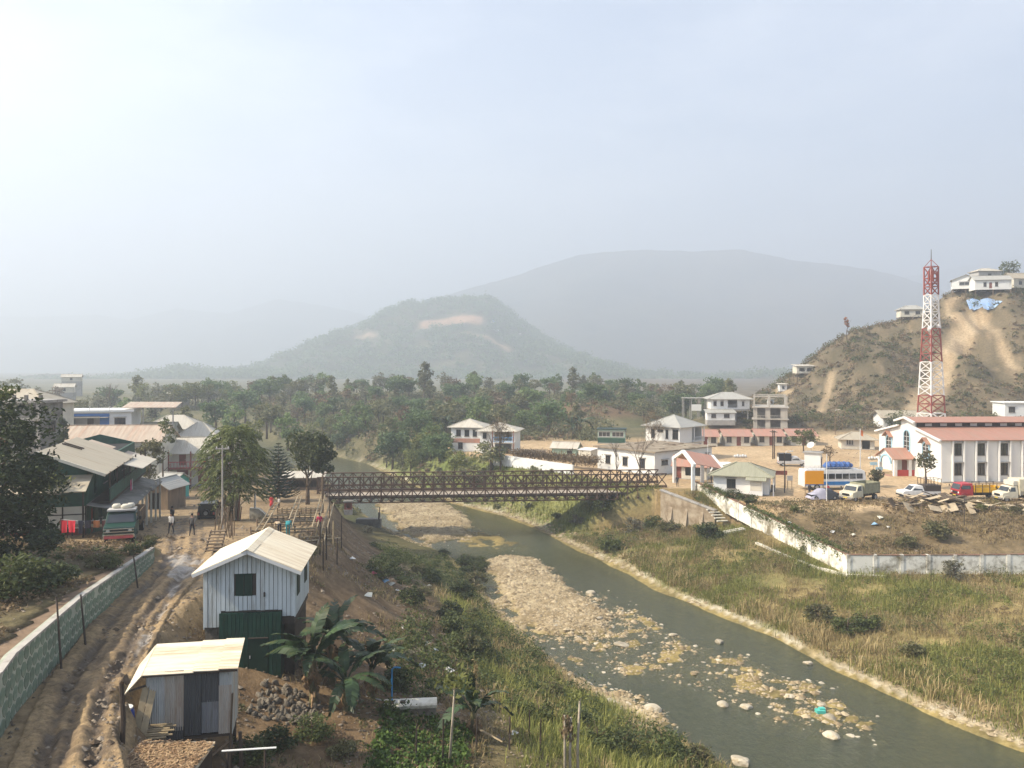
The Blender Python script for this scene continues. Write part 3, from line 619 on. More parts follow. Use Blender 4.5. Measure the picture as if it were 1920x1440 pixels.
def house(name, label, cat, loc, rz, L, W, H, wm, roof, rm, wins=(), fm=None, z0=-.6, plinth=True, group=None, ov=None):
    t = thing(name, label, cat, loc, rz, group); kind, h = roof[0], roof[1]; ov = ov if ov is not None else .5
    fm = fm or M['frame']
    wb = wall_mb(L, W, z0, H, [(w[0], w[1], w[2], w[3], w[4]) for w in wins])
    gable_fill(wb, kind, L, W, H, h); wb.build('wall', wm, t)
    MB().box(-L / 2 + .2, L / 2 - .2, -W / 2 + .2, W / 2 - .2, H - .15, H - .02).build('ceiling', M['dark'], t)
    MB().box(-L / 2 + .2, L / 2 - .2, -W / 2 + .2, W / 2 - .2, -.1, 0).build('floor', M['dark'], t)
    if kind != 'none': roof_mb(kind, L, W, H + .04, h, ov).build('roof', rm, t)
    if plinth: MB().box(-L / 2 - .06, L / 2 + .06, -W / 2 - .06, W / 2 + .06, z0, .12).build('plinth', M['concrete'], t)
    for w_ in wins:
        s, u, z, w, hh = w_[:5]; k = w_[5] if len(w_) > 5 else 'w'
        if k == 'w': add_window(t, s, L, W, u, z, w, hh, fm, M['glass'])
        elif k == 'W': add_window(t, s, L, W, u, z, w, hh, M['wframe'], M['glass'])
        elif k == 'd': add_door(t, s, L, W, u, z, w, hh, M['red_brown'])
        elif k == 'g': add_door(t, s, L, W, u, z, w, hh, M['dgreen'])
    return t
def rail(mb, p, q, h=1.0, n=None, w=.05):
    p = Vector(p); q = Vector(q); n = n or max(2, int((q - p).length / .35)); up = Vector((0, 0, h))
    mb.bar(p + up, q + up, w * 1.4); mb.bar(p + up * .12, q + up * .12, w)
    for i in range(n + 1): a = p.lerp(q, i / n); mb.bar(a, a + up, w * .8)
    return mb
def anchored(px, py, rz, L, W, sx, sy, D=None):
    """centre of a building whose corner (sx,sy) stands where the photo shows it"""
    x, y, z = hit(px, py) if D is None else at(px, py, D)
    a, b = sx * L / 2, sy * W / 2
    return (x - a * cos(rz) + b * sin(rz), y - a * sin(rz) - b * cos(rz), z)

# ------------------------------------------------------------------ the panel bridge
def bridge():
    A = Vector((-27.6, 115, 5.95)); B = Vector((22.4, 119, 6.25)); Lb = (B - A).length; NB = 17; bay = Lb / NB
    t = thing('panel_bridge', 'rusty brown steel lattice bridge crossing the shallow river', 'bridge', A, atan2(B.y - A.y, B.x - A.x))
    RY = M['rusty']; sh = 1.82
    post = MB().bar((0, 0, 0), (0, 0, sh), .16, .2).mesh('post', RY)
    chord = MB(); chord.box(0, bay - .02, -.16, .16, -.07, .08); chord.box(0, bay - .02, -.16, .16, sh - .14, sh); chord.box(bay / 2 - .08, bay / 2 + .08, -.07, .07, .05, sh - .11)
    chord = chord.mesh('truss_panel', RY)
    br = []
    for p, q in (((0.06, .06), (bay / 2 - .08, sh - .12)), ((bay / 2 + .08, sh - .12), (bay - .06, .06))):
        br.append(MB().bar((p[0], -.02, p[1]), (q[0], -.02, q[1]), .12).mesh('brace', RY))
    for p, q in (((.06, sh - .12), (bay / 2 - .08, .06)), ((bay / 2 + .08, .06), (bay - .06, sh - .12))):
        br.append(MB().bar((p[0], .045, p[1]), (q[0], .045, q[1]), .12).mesh('brace', RY))
    for side in (-1, 1):
        for st in range(2):
            for i in range(NB):
                if st == 1 and side == -1 and i in (0, NB - 1): pass
                pn = inst('truss_panel', chord, t, (i * bay, side * 2.35, -.8 + st * (sh + .06)))
                inst('post', post, pn, (.06, 0, 0))
                for m in br: inst('brace', m, pn)
    tr = MB().box(-.12, .12, -3.1, 3.1, -.62, -.34).mesh('transom', RY)
    rk = [MB().bar((0, s * 3.0, -.34), (0, s * 2.5, .85), .09).mesh('raker', RY) for s in (-1, 1)]
    for i in range(NB * 2 + 1):
        tt = inst('transom', tr, t, (i * bay / 2, 0, 0))
        [inst('raker', q, tt) for q in rk]
    pm = mat('deck_plank', (.36, .31, .25), .9, .25, 2, rnd=.2)
    pl = MB().box(0, .29, -2.05, 2.05, -.1, 0).mesh('plank', pm); n = int(Lb / .3)
    for i in range(n): inst('plank', pl, t, (i * .3, 0, random.uniform(-.006, .006)))
    s = MB()
    for y in (-1.7, -.85, 0, .85, 1.7): s.box(0, Lb, y - .06, y + .06, -.34, -.11)
    s.build('stringer', RY, t)
    for y in (-1, 1): MB().box(0, Lb, y * 2.12 - .1, y * 2.12 + .1, -.1, .16).build('kerb', M['wood'], t)
    bb = MB()
    for i in range(NB): bb.bar((i * bay, -2.3, -.7), (i * bay + bay, 2.3, -.7), .06); bb.bar((i * bay, 2.3, -.7), (i * bay + bay, -2.3, -.7), .06)
    bb.build('wind_brace', RY, t)
    ab = thing('bridge_abutment', 'grey concrete seat under the near-river end of the steel bridge', 'abutment', (A.x - .6, A.y, 0), atan2(B.y - A.y, B.x - A.x))
    MB().box(-1.6, .9, -3.4, 3.4, 1.5, 4.6).build('seat', M['concrete'], ab); MB().box(-1.9, -1.2, -3.6, 3.6, 1.5, 5.9).build('back_wall', M['concrete'], ab)
bridge()
# retaining wall and steps at the far end
def abutment():
    P0 = Vector((21.2, 114.2, 0)); P1 = Vector((27.2, 107.4, 0)); d = P1 - P0; Lw = d.length; rz = atan2(d.y, d.x)
    t = thing('retaining_wall', 'tall stained concrete retaining wall below the bridge end', 'retaining wall', P0, rz)
    wm = mat('stained_wall', (.40, .33, .24), .9, .15, 1, (.22, .16, .1), .6, bump=.4)
    mb = MB(); mb.prism([(0, 0, 1.2), (Lw, 0, 1.2), (Lw, 0, 5.0), (0, 0, 6.7)], (0, .5, 0)); mb.build('wall_face', wm, t)
    bt = MB().prism([(0, -.75, 1.2), (0, 0, 1.2), (0, 0, 4.6)], (.5, 0, 0)).mesh('buttress', wm)
    for i in range(3): inst('buttress', bt, t, (1.6 + i * 2.6, 0, 0))
    cp = MB(); cp.prism([(-.1, -.12, 6.7), (Lw, -.12, 5.0), (Lw, -.12, 5.16), (-.1, -.12, 6.86)], (0, .74, 0)); cp.build('coping', M['concrete'], t)
    st = MB().box(-.75, .75, -.16, .16, -.12, 0).mesh('step', M['cream'])
    s = thing('concrete_steps', 'broken concrete steps going down beside the white boundary wall', 'steps', (25.4, 112.5, 0), 0)
    a = Vector((0.6, 1.2, 6.75)); b = Vector((2.2, -7.5, 4.2))
    for i in range(12):
        p = a.lerp(b, i / 11); inst('step', st, s, p, (0, 0, .2))
abutment()

# ------------------------------------------------------------------ boundary walls
def block_wall(name, label, pts, zs, hs, th, m, cap=None, seg=2.6, rr=0, sink=.5, pilaster=True):
    """a wall of plaster panels between pilasters, following the ground"""
    t = thing(name, label, 'wall', (pts[0][0], pts[0][1], zs[0]))
    o = Vector((pts[0][0], pts[0][1], zs[0]))
    for (a, b, za, zb, ha, hb) in zip(pts[:-1], pts[1:], zs[:-1], zs[1:], hs[:-1], hs[1:]):
        a = Vector((*a, 0)); b = Vector((*b, 0)); n = max(1, round((b - a).length / seg)); d = (b - a).normalized(); nr = Vector((d.y, -d.x, 0))
        for i in range(n):
            p = a.lerp(b, i / n) - Vector((o.x, o.y, 0)); q = a.lerp(b, (i + 1) / n) - d * .02 - Vector((o.x, o.y, 0))
            z0 = lerp(za, zb, i / n) - o.z; z1 = lerp(za, zb, (i + 1) / n) - o.z; h0 = lerp(ha, hb, i / n); h1 = lerp(ha, hb, (i + 1) / n)
            j = random.uniform(-rr, rr); u = Vector((0, 0, 1)); off = nr * (th / 2)
            MB().prism([p - off + u * (z0 - sink), q - off + u * (z1 - sink), q - off + u * (z1 + h1 + j), p - off + u * (z0 + h0 + j)], nr * th).build('wall_panel', m, t)
            if cap: MB().prism([p - off * 1.25 + u * (z0 + h0 + j), q - off * 1.25 + u * (z1 + h1 + j), q - off * 1.25 + u * (z1 + h1 + j + .09), p - off * 1.25 + u * (z0 + h0 + j + .09)], nr * th * 1.25).build('coping', cap, t)
            if pilaster:
                MB().cb(p.x, p.y, (z0 + h0) / 2 + z0 / 2 - sink / 2, .38, .38, h0 + sink + .14).build('pilaster', m, t)
    return t
SC = lambda L: [(a * KS, b * KS) for a, b in L]
Wp = SC([(21.5, 95.0), (29.4, 70.0), (62, 70.0)])
cap_m = mat('mossy_red_coping', (.22, .12, .08), .9, .3, 2, (.1, .09, .05), .5)
moss = mat('mossy_whitewash', (.80, .77, .68), .92, .06, .9, (.19, .16, .10), .5, bump=.4)
block_wall('boundary_wall', 'long mossy white boundary wall stepping down to a corner below the truck yard', Wp, [ground(Wp[0][0] - .3, Wp[0][1]) - .3, 2.4, 2.4], [1.5, 2.0, 2.0], .26, moss, cap_m, 2.9, .04)
a = hit(926, 872); b = hit(1075, 890)
block_wall('boundary_wall', 'clean cream wall under a brown hedge beyond the bridge', [a[:2], b[:2]], [6.6, 6.75], [1.9, 1.6], .3, M['white'], None, 4, 0, .8, False)
fw = [(27.2, 107.2), (30, 99.5), (34.2, 86.6), (40, 83.2)]
t = thing('concrete_drain', 'narrow pale concrete drain edge running below the white boundary wall', 'drain')
P = [hit(*p) for p in [(1418, 1020), (1470, 1043), (1530, 1066), (1590, 1081), (1660, 1083)]]
for p, q in zip(P[:-1], P[1:]): MB().bar(Vector(p) + Vector((0, 0, .08)), Vector(q) + Vector((0, 0, .08)), .35, .3).build('kerb', M['cream'], t)
t = thing('culvert', 'short grey concrete culvert poking out under the white wall', 'culvert', hit(1376, 1000))
for dy in (0, .7): MB().bar((-1.3, dy - .6, .1), (1.4, dy, .45), .28, .3).build('culvert_side', M['cream'], t)
MB().bar((-1.2, -.28, .0), (1.3, .35, .3), .5, .1).build('channel', M['dark_concrete'], t)

def green_wall():
    """crazy-paved retaining wall: every stone a proud piece between pale raised joints"""
    t = thing('stone_retaining_wall', 'long green painted stone wall with pale joints beside the mud road', 'retaining wall', (0, 0, 0))
    gm = mat('green_painted_stone', (.15, .20, .145), .85, .22, 1.2, (.22, .23, .18), .35, bump=.3, rnd=.15); jm = mat('pale_joint', (.33, .35, .28), .9, .2, 2)
    tops = {20: 2.2, 27.5: 2.15, 29.5: 2.2, 38.6: 1.75, 47: 1.3, 51.8: 1.0}
    L = [Vector((x, y, 0)) for x, y in WALLG]; zt_ = [11.45] * 6; hs = [2.2, 2.2, 2.2, 1.8, 1.3, 1.05]
    shapes = []
    for k in range(6):
        r = random.Random(k); n = 7; a0 = r.random()
        pts = [(cos(2 * pi * (i / n) + a0) * r.uniform(.8, 1.1), sin(2 * pi * (i / n) + a0) * r.uniform(.85, 1.05)) for i in range(n)]
        mb = MB(); mb.v = [(x, 0.06, y) for x, y in pts] + [(x * .9, -.02, y * .9) for x, y in pts]
        mb.f = [tuple(range(n, 2 * n))] + [(i, (i + 1) % n, n + (i + 1) % n, n + i) for i in range(n)]; mb.mi = [0] * len(mb.f)
        shapes.append(mb.mesh('stone', gm))
    for k in range(5):
        a, b, ha, hb = L[k], L[k + 1], hs[k], hs[k + 1]; d = (b - a).normalized(); nr = Vector((d.y, -d.x, 0)); ln = (b - a).length
        u = Vector((0, 0, 1)); off = nr * .02
        MB().prism([a + off + u * 10.9, b + off + u * 10.9, b + off + u * (11.45 + hb), a + off + u * (11.45 + ha)], -nr * .4).build('wall_body', jm, t)
        MB().prism([a - nr * .385 + u * 10.9, b - nr * .385 + u * 10.9, b - nr * .385 + u * (11.42 + hb), a - nr * .385 + u * (11.42 + ha)], -nr * 1.1).build('backfill', M['earth'], t)
        MB().prism([a + off * 3 + u * (11.45 + ha), b + off * 3 + u * (11.45 + hb), b + off * 3 + u * (11.56 + hb), a + off * 3 + u * (11.53 + ha)], -nr * .24).build('coping', M['concrete'], t)
        if k == 0: continue
        rzz = atan2(d.y, d.x); rows = 4; cw = .60
        n = int(ln / cw)
        for i in range(n):
            f = (i + .5) / n; h = lerp(ha, hb, f)
            for r in range(rows):
                ff = (i + (.5 if r % 2 else 0) + .25) / n
                if ff > 1 or random.random() < .03: continue
                p = a.lerp(b, ff) + off + u * (11.45 + h * (r + .5) / rows)
                inst('stone', random.choice(shapes), t, p, (0, random.uniform(-.25, .25), rzz), (ln / n * .56 * random.uniform(.9, 1.05), 1, h / rows * .60 * random.uniform(.9, 1.05)))
    for (x, y, h) in ((-19.3, 33.4, 3.1), (-20.0, 36.6, 2.3), (-22.0, 46.0, 1.9)):
        g = thing('leaning_pole', ['thin dark pole leaning against the middle of the green wall', 'short dark stake beside the leaning pole at the green wall', 'dark stake at the far end of the green wall'][0 if h > 3 else 1 if h > 2 else 2], 'pole', (x + .5, y, 11.4))
        MB().tube([(0, 0, 0), (-.5, .5, h)], [.05, .035], 6).build('shaft', M['dwood'], g)
green_wall()
# ------------------------------------------------------------------ the two sheds in the foreground
def white_shed():
    rz = radians(6); L = 4.55; W = 4.7
    t = thing('metal_shed', 'white board shed with a dark green lower storey beside the road', 'shed', (-13.62, 43.1, 8.65), rz)
    wb = mat('pale_blue_board', (.52, .56, .56), .65, .08, 1.5, (.33, .33, .30), .4, stretch=(3, 3, .4), rnd=.06)
    seam = M['frame']; z0, z1, zr = 3.15, 5.45, 6.42; x0, x1 = -L / 2, L / 2
    # dark core behind the boards, so the seams read as gaps
    core = MB(); core.prism([(x0 + .04, -W / 2 + .05, 2.45), (x1 - .04, -W / 2 + .05, 2.45), (x1 - .04, -W / 2 + .05, z1 - .02), (0, -W / 2 + .05, zr - .12), (x0 + .04, -W / 2 + .05, z1 - .02)], (0, W - .1, 0))
    core.build('frame', seam, t)
    n = 21; bw = L / n
    def board(u0, u1, zb, zt0, zt1, y0, y1): return MB().prism([(u0, y0, zb), (u1, y0, zb), (u1, y0, zt1), (u0, y0, zt0)], (0, y1 - y0, 0))
    top = lambda u: z1 + (zr - z1) * (1 - abs(u) / (L / 2)) - .12
    wu0, wu1, wz0, wz1 = -.68, .14, 3.95, 5.08
    for i in range(n):
        u0 = x0 + i * bw + .012; u1 = x0 + (i + 1) * bw - .012
        zb = (2.4 if u0 < -1.42 else 3.2 if u0 < 1.62 else 2.85) + random.uniform(-.02, .02)
        dep = random.uniform(0, .012)
        if u1 > wu0 and u0 < wu1:
            board(u0, u1, zb, wz0, wz0, -W / 2 - dep, -W / 2 + .05).build('board', wb, t)
            board(u0, u1, wz1, top(u0), top(u1), -W / 2 - dep, -W / 2 + .05).build('board', wb, t)
        else: board(u0, u1, zb, top(u0), top(u1), -W / 2 - dep, -W / 2 + .05).build('board', wb, t)
    w_ = MB(); w_.box(wu0, wu1, -W / 2 - .02, -W / 2 + .04, wz0, wz1)
    wn = w_.build('window', M['dgreen'], t)
    MB().bar(((wu0 + wu1) / 2, -W / 2 - .028, wz0 + .05), ((wu0 + wu1) / 2, -W / 2 - .028, wz1 - .05), .035, .015).build('shutter_seam', M['frame'], wn)
    for i in range(20):                     # long side facing the river
        y0 = -W / 2 + i * W / 20 + .012; y1 = y0 + W / 20 - .024
        MB().box(x1 - .05, x1 + random.uniform(0, .012), y0, y1, 2.8, z1 - .05).build('board', wb, t)
        MB().box(x0 - random.uniform(0, .012), x0 + .05, y0, y1, 2.3, z1 - .05).build('board', wb, t)
    for y in (-1.9, .6):
        f = MB().box(x1 + .015, x1 + .05, y, y + .8, 3.75, 4.95).build('window', M['dgreen'], t)
        MB().box(x1 + .05, x1 + .065, y + .38, y + .42, 3.8, 4.9).build('shutter_seam', M['frame'], f)
    rm = sheet_mat('cream_roof_sheet', (.72, .64, .48), 1, .24, (.52, .40, .26), .6, .55, .08)
    for sx in (-1, 1):
        ny = 3; ylen = (W + .95) / ny; ov = .42; k = (zr - z1) / (L / 2)
        for i in range(ny):
            ya = -W / 2 - .6 + i * ylen; yb = ya + ylen + .03; e = z1 - k * ov; lift = .012 * (i % 2)
            MB().slab([(0, ya, zr + lift), (sx * (L / 2 + ov), ya, e + lift), (sx * (L / 2 + ov), yb, e + lift), (0, yb, zr + lift)], .035).build('roof_sheet', rm, t)
        MB().slab([(0, -W / 2 - .62, zr - .04), (sx * (L / 2 + ov), -W / 2 - .62, z1 - k * ov - .04), (sx * (L / 2 + ov), -W / 2 - .56, z1 - k * ov - .04), (0, -W / 2 - .56, zr - .04)], .16).build('barge_board', M['wframe'], t)
    rc = MB()
    for sx in (-1, 1): rc.slab([(0, -W / 2 - .65, zr + .05), (sx * .3, -W / 2 - .65, zr - .11), (sx * .3, W / 2 + .36, zr - .11), (0, W / 2 + .36, zr + .05)], .025)
    rc.build('ridge_cap', rm, t)
    # the green basement and its door
    gb = mat('green_board', (.008, .040, .026), .5, .25, 2, rnd=.12)
    yb = -W / 2 - .35
    MB().box(-1.42, 1.62, yb + .04, W / 2 - .2, -.3, 3.1).build('lower_storey', M['dgreen'], t)
    for i in range(15):
        u0 = -1.42 + i * .2027
        if 0 <= (u0 + .1) < .98: MB().box(u0 + .006, u0 + .197, yb, yb + .04, 1.9, 3.18).build('board', gb, t)
        else: MB().box(u0 + .006, u0 + .197, yb - random.uniform(0, .01), yb + .04, -.05, 3.18).build('board', gb, t)
    dr = MB().box(.03, .97, yb - .02, yb + .02, .02, 1.86).build('door', M['dgreen'], t)
    MB().box(.0, 1.0, yb - .05, yb, 1.87, 1.92).build('door_rail', M['frame'], dr); MB().cb(.1, yb - .045, .95, .05, .05, .14).build('handle', M['steel'], dr)
    MB().box(-1.9, 1.1, yb - .55, yb + .02, -.5, -.03).build('doorstep', M['concrete'], t)
    MB().box(1.64, L / 2 - .1, -W / 2 + .5, W / 2 - .4, -2.5, 2.8).build('dark_undercroft', M['dwood'], t)
    MB().box(x0 + .05, -1.44, -W / 2 + .12, W / 2 - .4, -1.2, 2.38).build('stone_base', M['gstone'], t)
    MB().cb(.75, -W / 2 - .06, 4.0, .07, .1, .22).build('tap', M['frame'], t)
white_shed()
def tin_hut():
    rz = radians(13); t = thing('tin_hut', 'small patched corrugated tin hut on stilts with a cream sheet roof', 'hut', (-13.15, 33.1, 9.45), rz)
    def corr(w, h, m, name='wall_sheet', amp=.022, pit=.085):
        n = int(w / pit * 4); xs_ = [w * i / n for i in range(n + 1)]; mb = MB()
        V = [(x, amp * sin(2 * pi * x / pit), z) for z in (0, h) for x in xs_]; k = n + 1
        mb.add(V, [(i, i + 1, k + i + 1, k + i) for i in range(n)]); return mb.mesh(name, m, True)
    def tin(name, c, r, amt): return sheet_mat(name, c, 0, .5, r, .6, amt, .18)
    tins = [tin('pale_tin', (.42, .43, .41), (.26, .24, .21), .3), tin('pale_tin_warm', (.46, .42, .36), (.3, .2, .13), .6), tin('dark_tin', (.075, .078, .08), (.05, .045, .04), .4), tin('grey_tin', (.21, .215, .22), (.12, .1, .085), .4)]
    x0, x1, yf, yb = -1.62, 1.58, -1.15, .95
    plan = [(-1.62, .72, .45, 2.25, 0), (-.92, .72, .3, 2.4, 1), (-.22, .66, .06, 2.6, 2), (.42, .70, .1, 1.3, 3), (.42, .70, 1.34, 1.3, 2), (1.1, .5, .02, 1.95, 1), (1.1, .5, 1.9, .72, 0), (-1.64, .75, .0, .6, 3), (-.95, .75, -.04, .5, 2)]
    for i, (x, w, z, h, m) in enumerate(plan):
        inst('wall_sheet', corr(w, h, tins[m]), t, (x, yf - .012 * (i % 3), z), (0, radians(random.uniform(-.7, .7)), 0))
    for k in range(4):
        inst('wall_sheet', corr(.62, 2.6, tins[k % 2]), t, (x1 + .01 * (k % 2), yf + k * .6, -.15), (0, 0, radians(90)))
        inst('wall_sheet', corr(.62, 2.5, tins[(k + 1) % 2]), t, (x0 - .01 * (k % 2), yf + .62 + k * .6, -.1), (0, 0, radians(-90)))
        inst('wall_sheet', corr(.8, 2.6, tins[k % 2]), t, (x0 + k * .8, yb, -.1))
    MB().box(x0 + .03, x1 - .03, yf + .04, yb - .05, -.12, .0).build('floor', M['dwood'], t)
    MB().box(x0 + .06, x1 - .06, yf + .08, yb - .08, 2.3, 2.4).build('ceiling', M['dark'], t)
    rm = sheet_mat('hut_roof_sheet', (.66, .595, .46), 1, .2, (.40, .27, .15), .6, .55, .1)
    zf, zb = 2.62, 2.95
    for k, (a, b) in enumerate(((-1.72, .18), (.14, 1.15), (1.1, 1.86))):
        MB().slab([(a, yf - .2, zf + .06 + k * .012), (b, yf - .2, zf + .02 + k * .012), (b, yb + .5, zb + k * .012), (a, yb + .5, zb + .03 + k * .012)], .03).build('roof_sheet', rm, t)
    MB().slab([(-1.75, yf - .22, zf + .05), (-1.75, yb + .48, zb), (-2.25, yb - .2, zb - .55), (-2.35, yf - .25, zf - .6)], .03).build('side_flap', rm, t)
    MB().bar((x0, yf, 2.2), (-2.2, yf - .2, 2.1), .06).build('flap_stay', M['dwood'], t)
    MB().bar((-1.7, yf - .17, zf + .0), (1.84, yf - .17, zf - .04), .05, .08).build('fascia', M['dwood'], t)
    for x, y, zb_ in ((x0 + .1, yf + .1, -1.9), (.0, yf + .2, -2.3), (x1 - .05, yf + .1, -2.9), (x0 + .1, yb - .1, -1.2), (x1 - .1, yb - .1, -2.4)):
        MB().tube([(x, y, zb_), (x + .03, y, -.1)], .075, 7).build('stilt', M['dwood'], t)
    for p, q in (((.05, yf + .1, -1.5), (x1 - .1, yf + .05, -.35)), ((x1 - .8, yf + .3, -.3), (x1 + .05, yf + .2, -1.7)), ((x1 + .05, yf, 1.6), (x1 - .1, yf, -2.6))): MB().bar(p, q, .09, .07).build('brace', M['wood'], t)
    for k in range(7): MB().tube([(-2.7, -1.5 + k * .17, -.45), (-.9 + .1 * (k % 3), -1.55 + k * .17, -.42)], .035, 6).build('bamboo_pole', M['bamboo'], t)
    # things beside the hut
    p = thing('timber_plank', 'pair of pale planks leaning against the left side of the tin hut', 'planks', (-14.75, 31.9, 10.1), rz)
    for k in range(2): MB().bar((.0 + k * .27, -1.1, .0), (.22 + k * .27, -.3 + .1 * k, 1.55), .25, .04, (0, 1, .5)).build('plank', M['bamboo'], p)
    b = thing('water_barrel', 'blue plastic barrel with a pale lid left of the tin hut', 'barrel', (-14.95, 30.9, 10.13))
    MB().tube([(0, 0, 0), (0, 0, .12), (0, 0, .45), (0, 0, .8), (0, 0, .92)], [.3, .34, .36, .34, .28], 16).build('drum', mat('blue_plastic', (.02, .045, .22), .4, .15), b, True)
    MB().cyl((0, 0, .95), .29, .05, 16).build('lid', M['wframe'], b)
    for (x, y, h, lab) in ((-13.85, 28.4, 2.6, 'rough dark post with a hooked top left of the tin hut'), (-14.7, 30.1, 1.6, 'short rough stake in front of the blue barrel'), (-10.95, 32.3, 3.6, 'dark crooked post at the right corner of the tin hut')):
        q = thing('rough_post', lab, 'post', (x, y, (10.5 if h > 2 else 9.6) if x < -12 else 5.9))
        MB().tube([(0, 0, 0), (.05, 0, h * .5), (-.04, .03, h)], [.1, .09, .07], 7).build('shaft', M['dwood'], q)
        if h == 2.6: MB().tube([(0, 0, h - .05), (.14, -.05, h + .12), (.26, -.05, h - .1)], [.1, .14, .08], 7).build('knot', M['bark'], q)
    q = thing('bamboo_platform', 'rickety bamboo platform hanging over the slope left of the tin hut', 'platform', (-14.6, 31.2, 10.1), rz)
    for k in range(9): MB().tube([(-.7, -.9 + k * .2, .02 * (k % 2)), (1.2 + .2 * (k % 2), -.95 + k * .2, .0)], .04, 6).build('bamboo_pole', M['bamboo'], q)
    for x, y in ((-.5, -.8), (.9, -.8), (.9, .5)): MB().tube([(x, y, -2.4), (x, y, -.03)], .05, 6).build('prop', M['dwood'], q)
tin_hut()
def thatch_hut():
    t = thing('thatched_hut', 'low hut whose flat roof is littered with dry straw at the bottom edge', 'hut', (-12.0, 27.75, 7.55), radians(-2))
    MB().box(-1.3, 1.25, -1.2, .9, 0, 3.03).build('wall', M['dwood'], t)
    MB().slab([(-1.5, -1.5, 3.08), (1.4, -1.5, 3.12), (1.28, 1.1, 3.2), (-1.42, 1.1, 3.16)], .08).build('roof', M['tan_roof'], t)
    r = np.random.default_rng(5); n = 2600; x = r.uniform(-1.3, 1.3, n); y = r.uniform(-1.45, 1.0, n); a = r.uniform(0, 6.28, n); l = r.uniform(.05, .16, n); z = 3.14 + .05 * fbm(x, y, .5, 3) + r.uniform(0, .1, n)
    dx, dy = np.cos(a) * l, np.sin(a) * l; wx, wy = -np.sin(a) * .02, np.cos(a) * .02; dz = r.uniform(-.04, .06, n)
    V = np.stack([np.stack([x - dx - wx, y - dy - wy, z], 1), np.stack([x + dx - wx, y + dy - wy, z + dz], 1), np.stack([x + dx + wx, y + dy + wy, z + dz], 1), np.stack([x - dx + wx, y - dy + wy, z], 1)], 1).reshape(-1, 3)
    inst('straw', mesh_np('straw', V, np.arange(4 * n).reshape(n, 4), leaf_mat('straw', (.16, .09, .045), (.42, .29, .16), .1)), t)['kind'] = 'stuff'
    f = thing('bamboo_fence', 'broken bamboo fence of thin sticks below the tin hut', 'fence', (-8.6, 29.2, 7.2), radians(-12))
    for z in (.55, 1.05): MB().tube([(0, 0, z + .35), (3.6, .3, z - .15)], .025, 5).build('rail', M['bamboo'], f)
    for k in range(11): MB().tube([(.2 + k * .33, .03 * k, .0 - .05 * k), (.35 + k * .33 + random.uniform(-.12, .12), .03 * k, 1.5 - .05 * k + random.uniform(-.3, .2))], .02, 5).build('stick', M['bamboo'], f)
    w_ = thing('white_rail', 'thin white pole lying level beside the straw roof', 'pole', (-10.3, 28.4, 10.6), radians(4))
    MB().tube([(0, 0, 0), (1.9, 0, .06)], .035, 6).build('shaft', M['wframe'], w_)
    MB().tube([(1.5, 0, -3), (1.5, 0, .02)], .04, 6).build('leg', M['dwood'], w_); MB().tube([(.2, 0, -3), (.2, 0, .0)], .04, 6).build('leg', M['dwood'], w_)
thatch_hut()
def rubble_heap():
    t = thing('stone_heap', 'loose heap of grey stones under the green basement door', 'stone heap', (-11.0, 38.6, 7.4))
    shp = [rock_mesh(k, M['gstone']) for k in range(5)]
    for i in range(170):
        x = random.uniform(-1.3, 1.7); y = random.uniform(-1.9, 1.3); z = ground(-11.0 + x, 38.6 + y) - 7.4 + random.uniform(0, .12)
        s = random.uniform(.08, .2) * (1.3 if random.random() < .1 else 1)
        inst('stone', random.choice(shp), t, (x, y, z), (random.uniform(0, 3), random.uniform(0, 3), random.uniform(0, 6)), (s * 1.2, s, s * .75))
def rock_mesh(seed, m, sub=1, flat=.75):
    b = bmesh.new(); bmesh.ops.create_icosphere(b, subdivisions=sub + 1, radius=1)
    r = np.random.default_rng(seed); P = r.normal(size=(9, 3)); P /= np.linalg.norm(P, axis=1)[:, None]; Dd = r.uniform(.62, .98, 9)
    for v in b.verts:
        c = v.co.copy()
        for p, d in zip(P, Dd):
            k = c.dot(Vector(p))
            if k > d: c -= Vector(p) * (k - d) * .9
        c *= 1 + .07 * (r.random() - .5); c.z *= flat; v.co = c
    me = bpy.data.meshes.new('rock'); b.to_mesh(me); b.free(); me.materials.append(m); return me
rubble_heap()

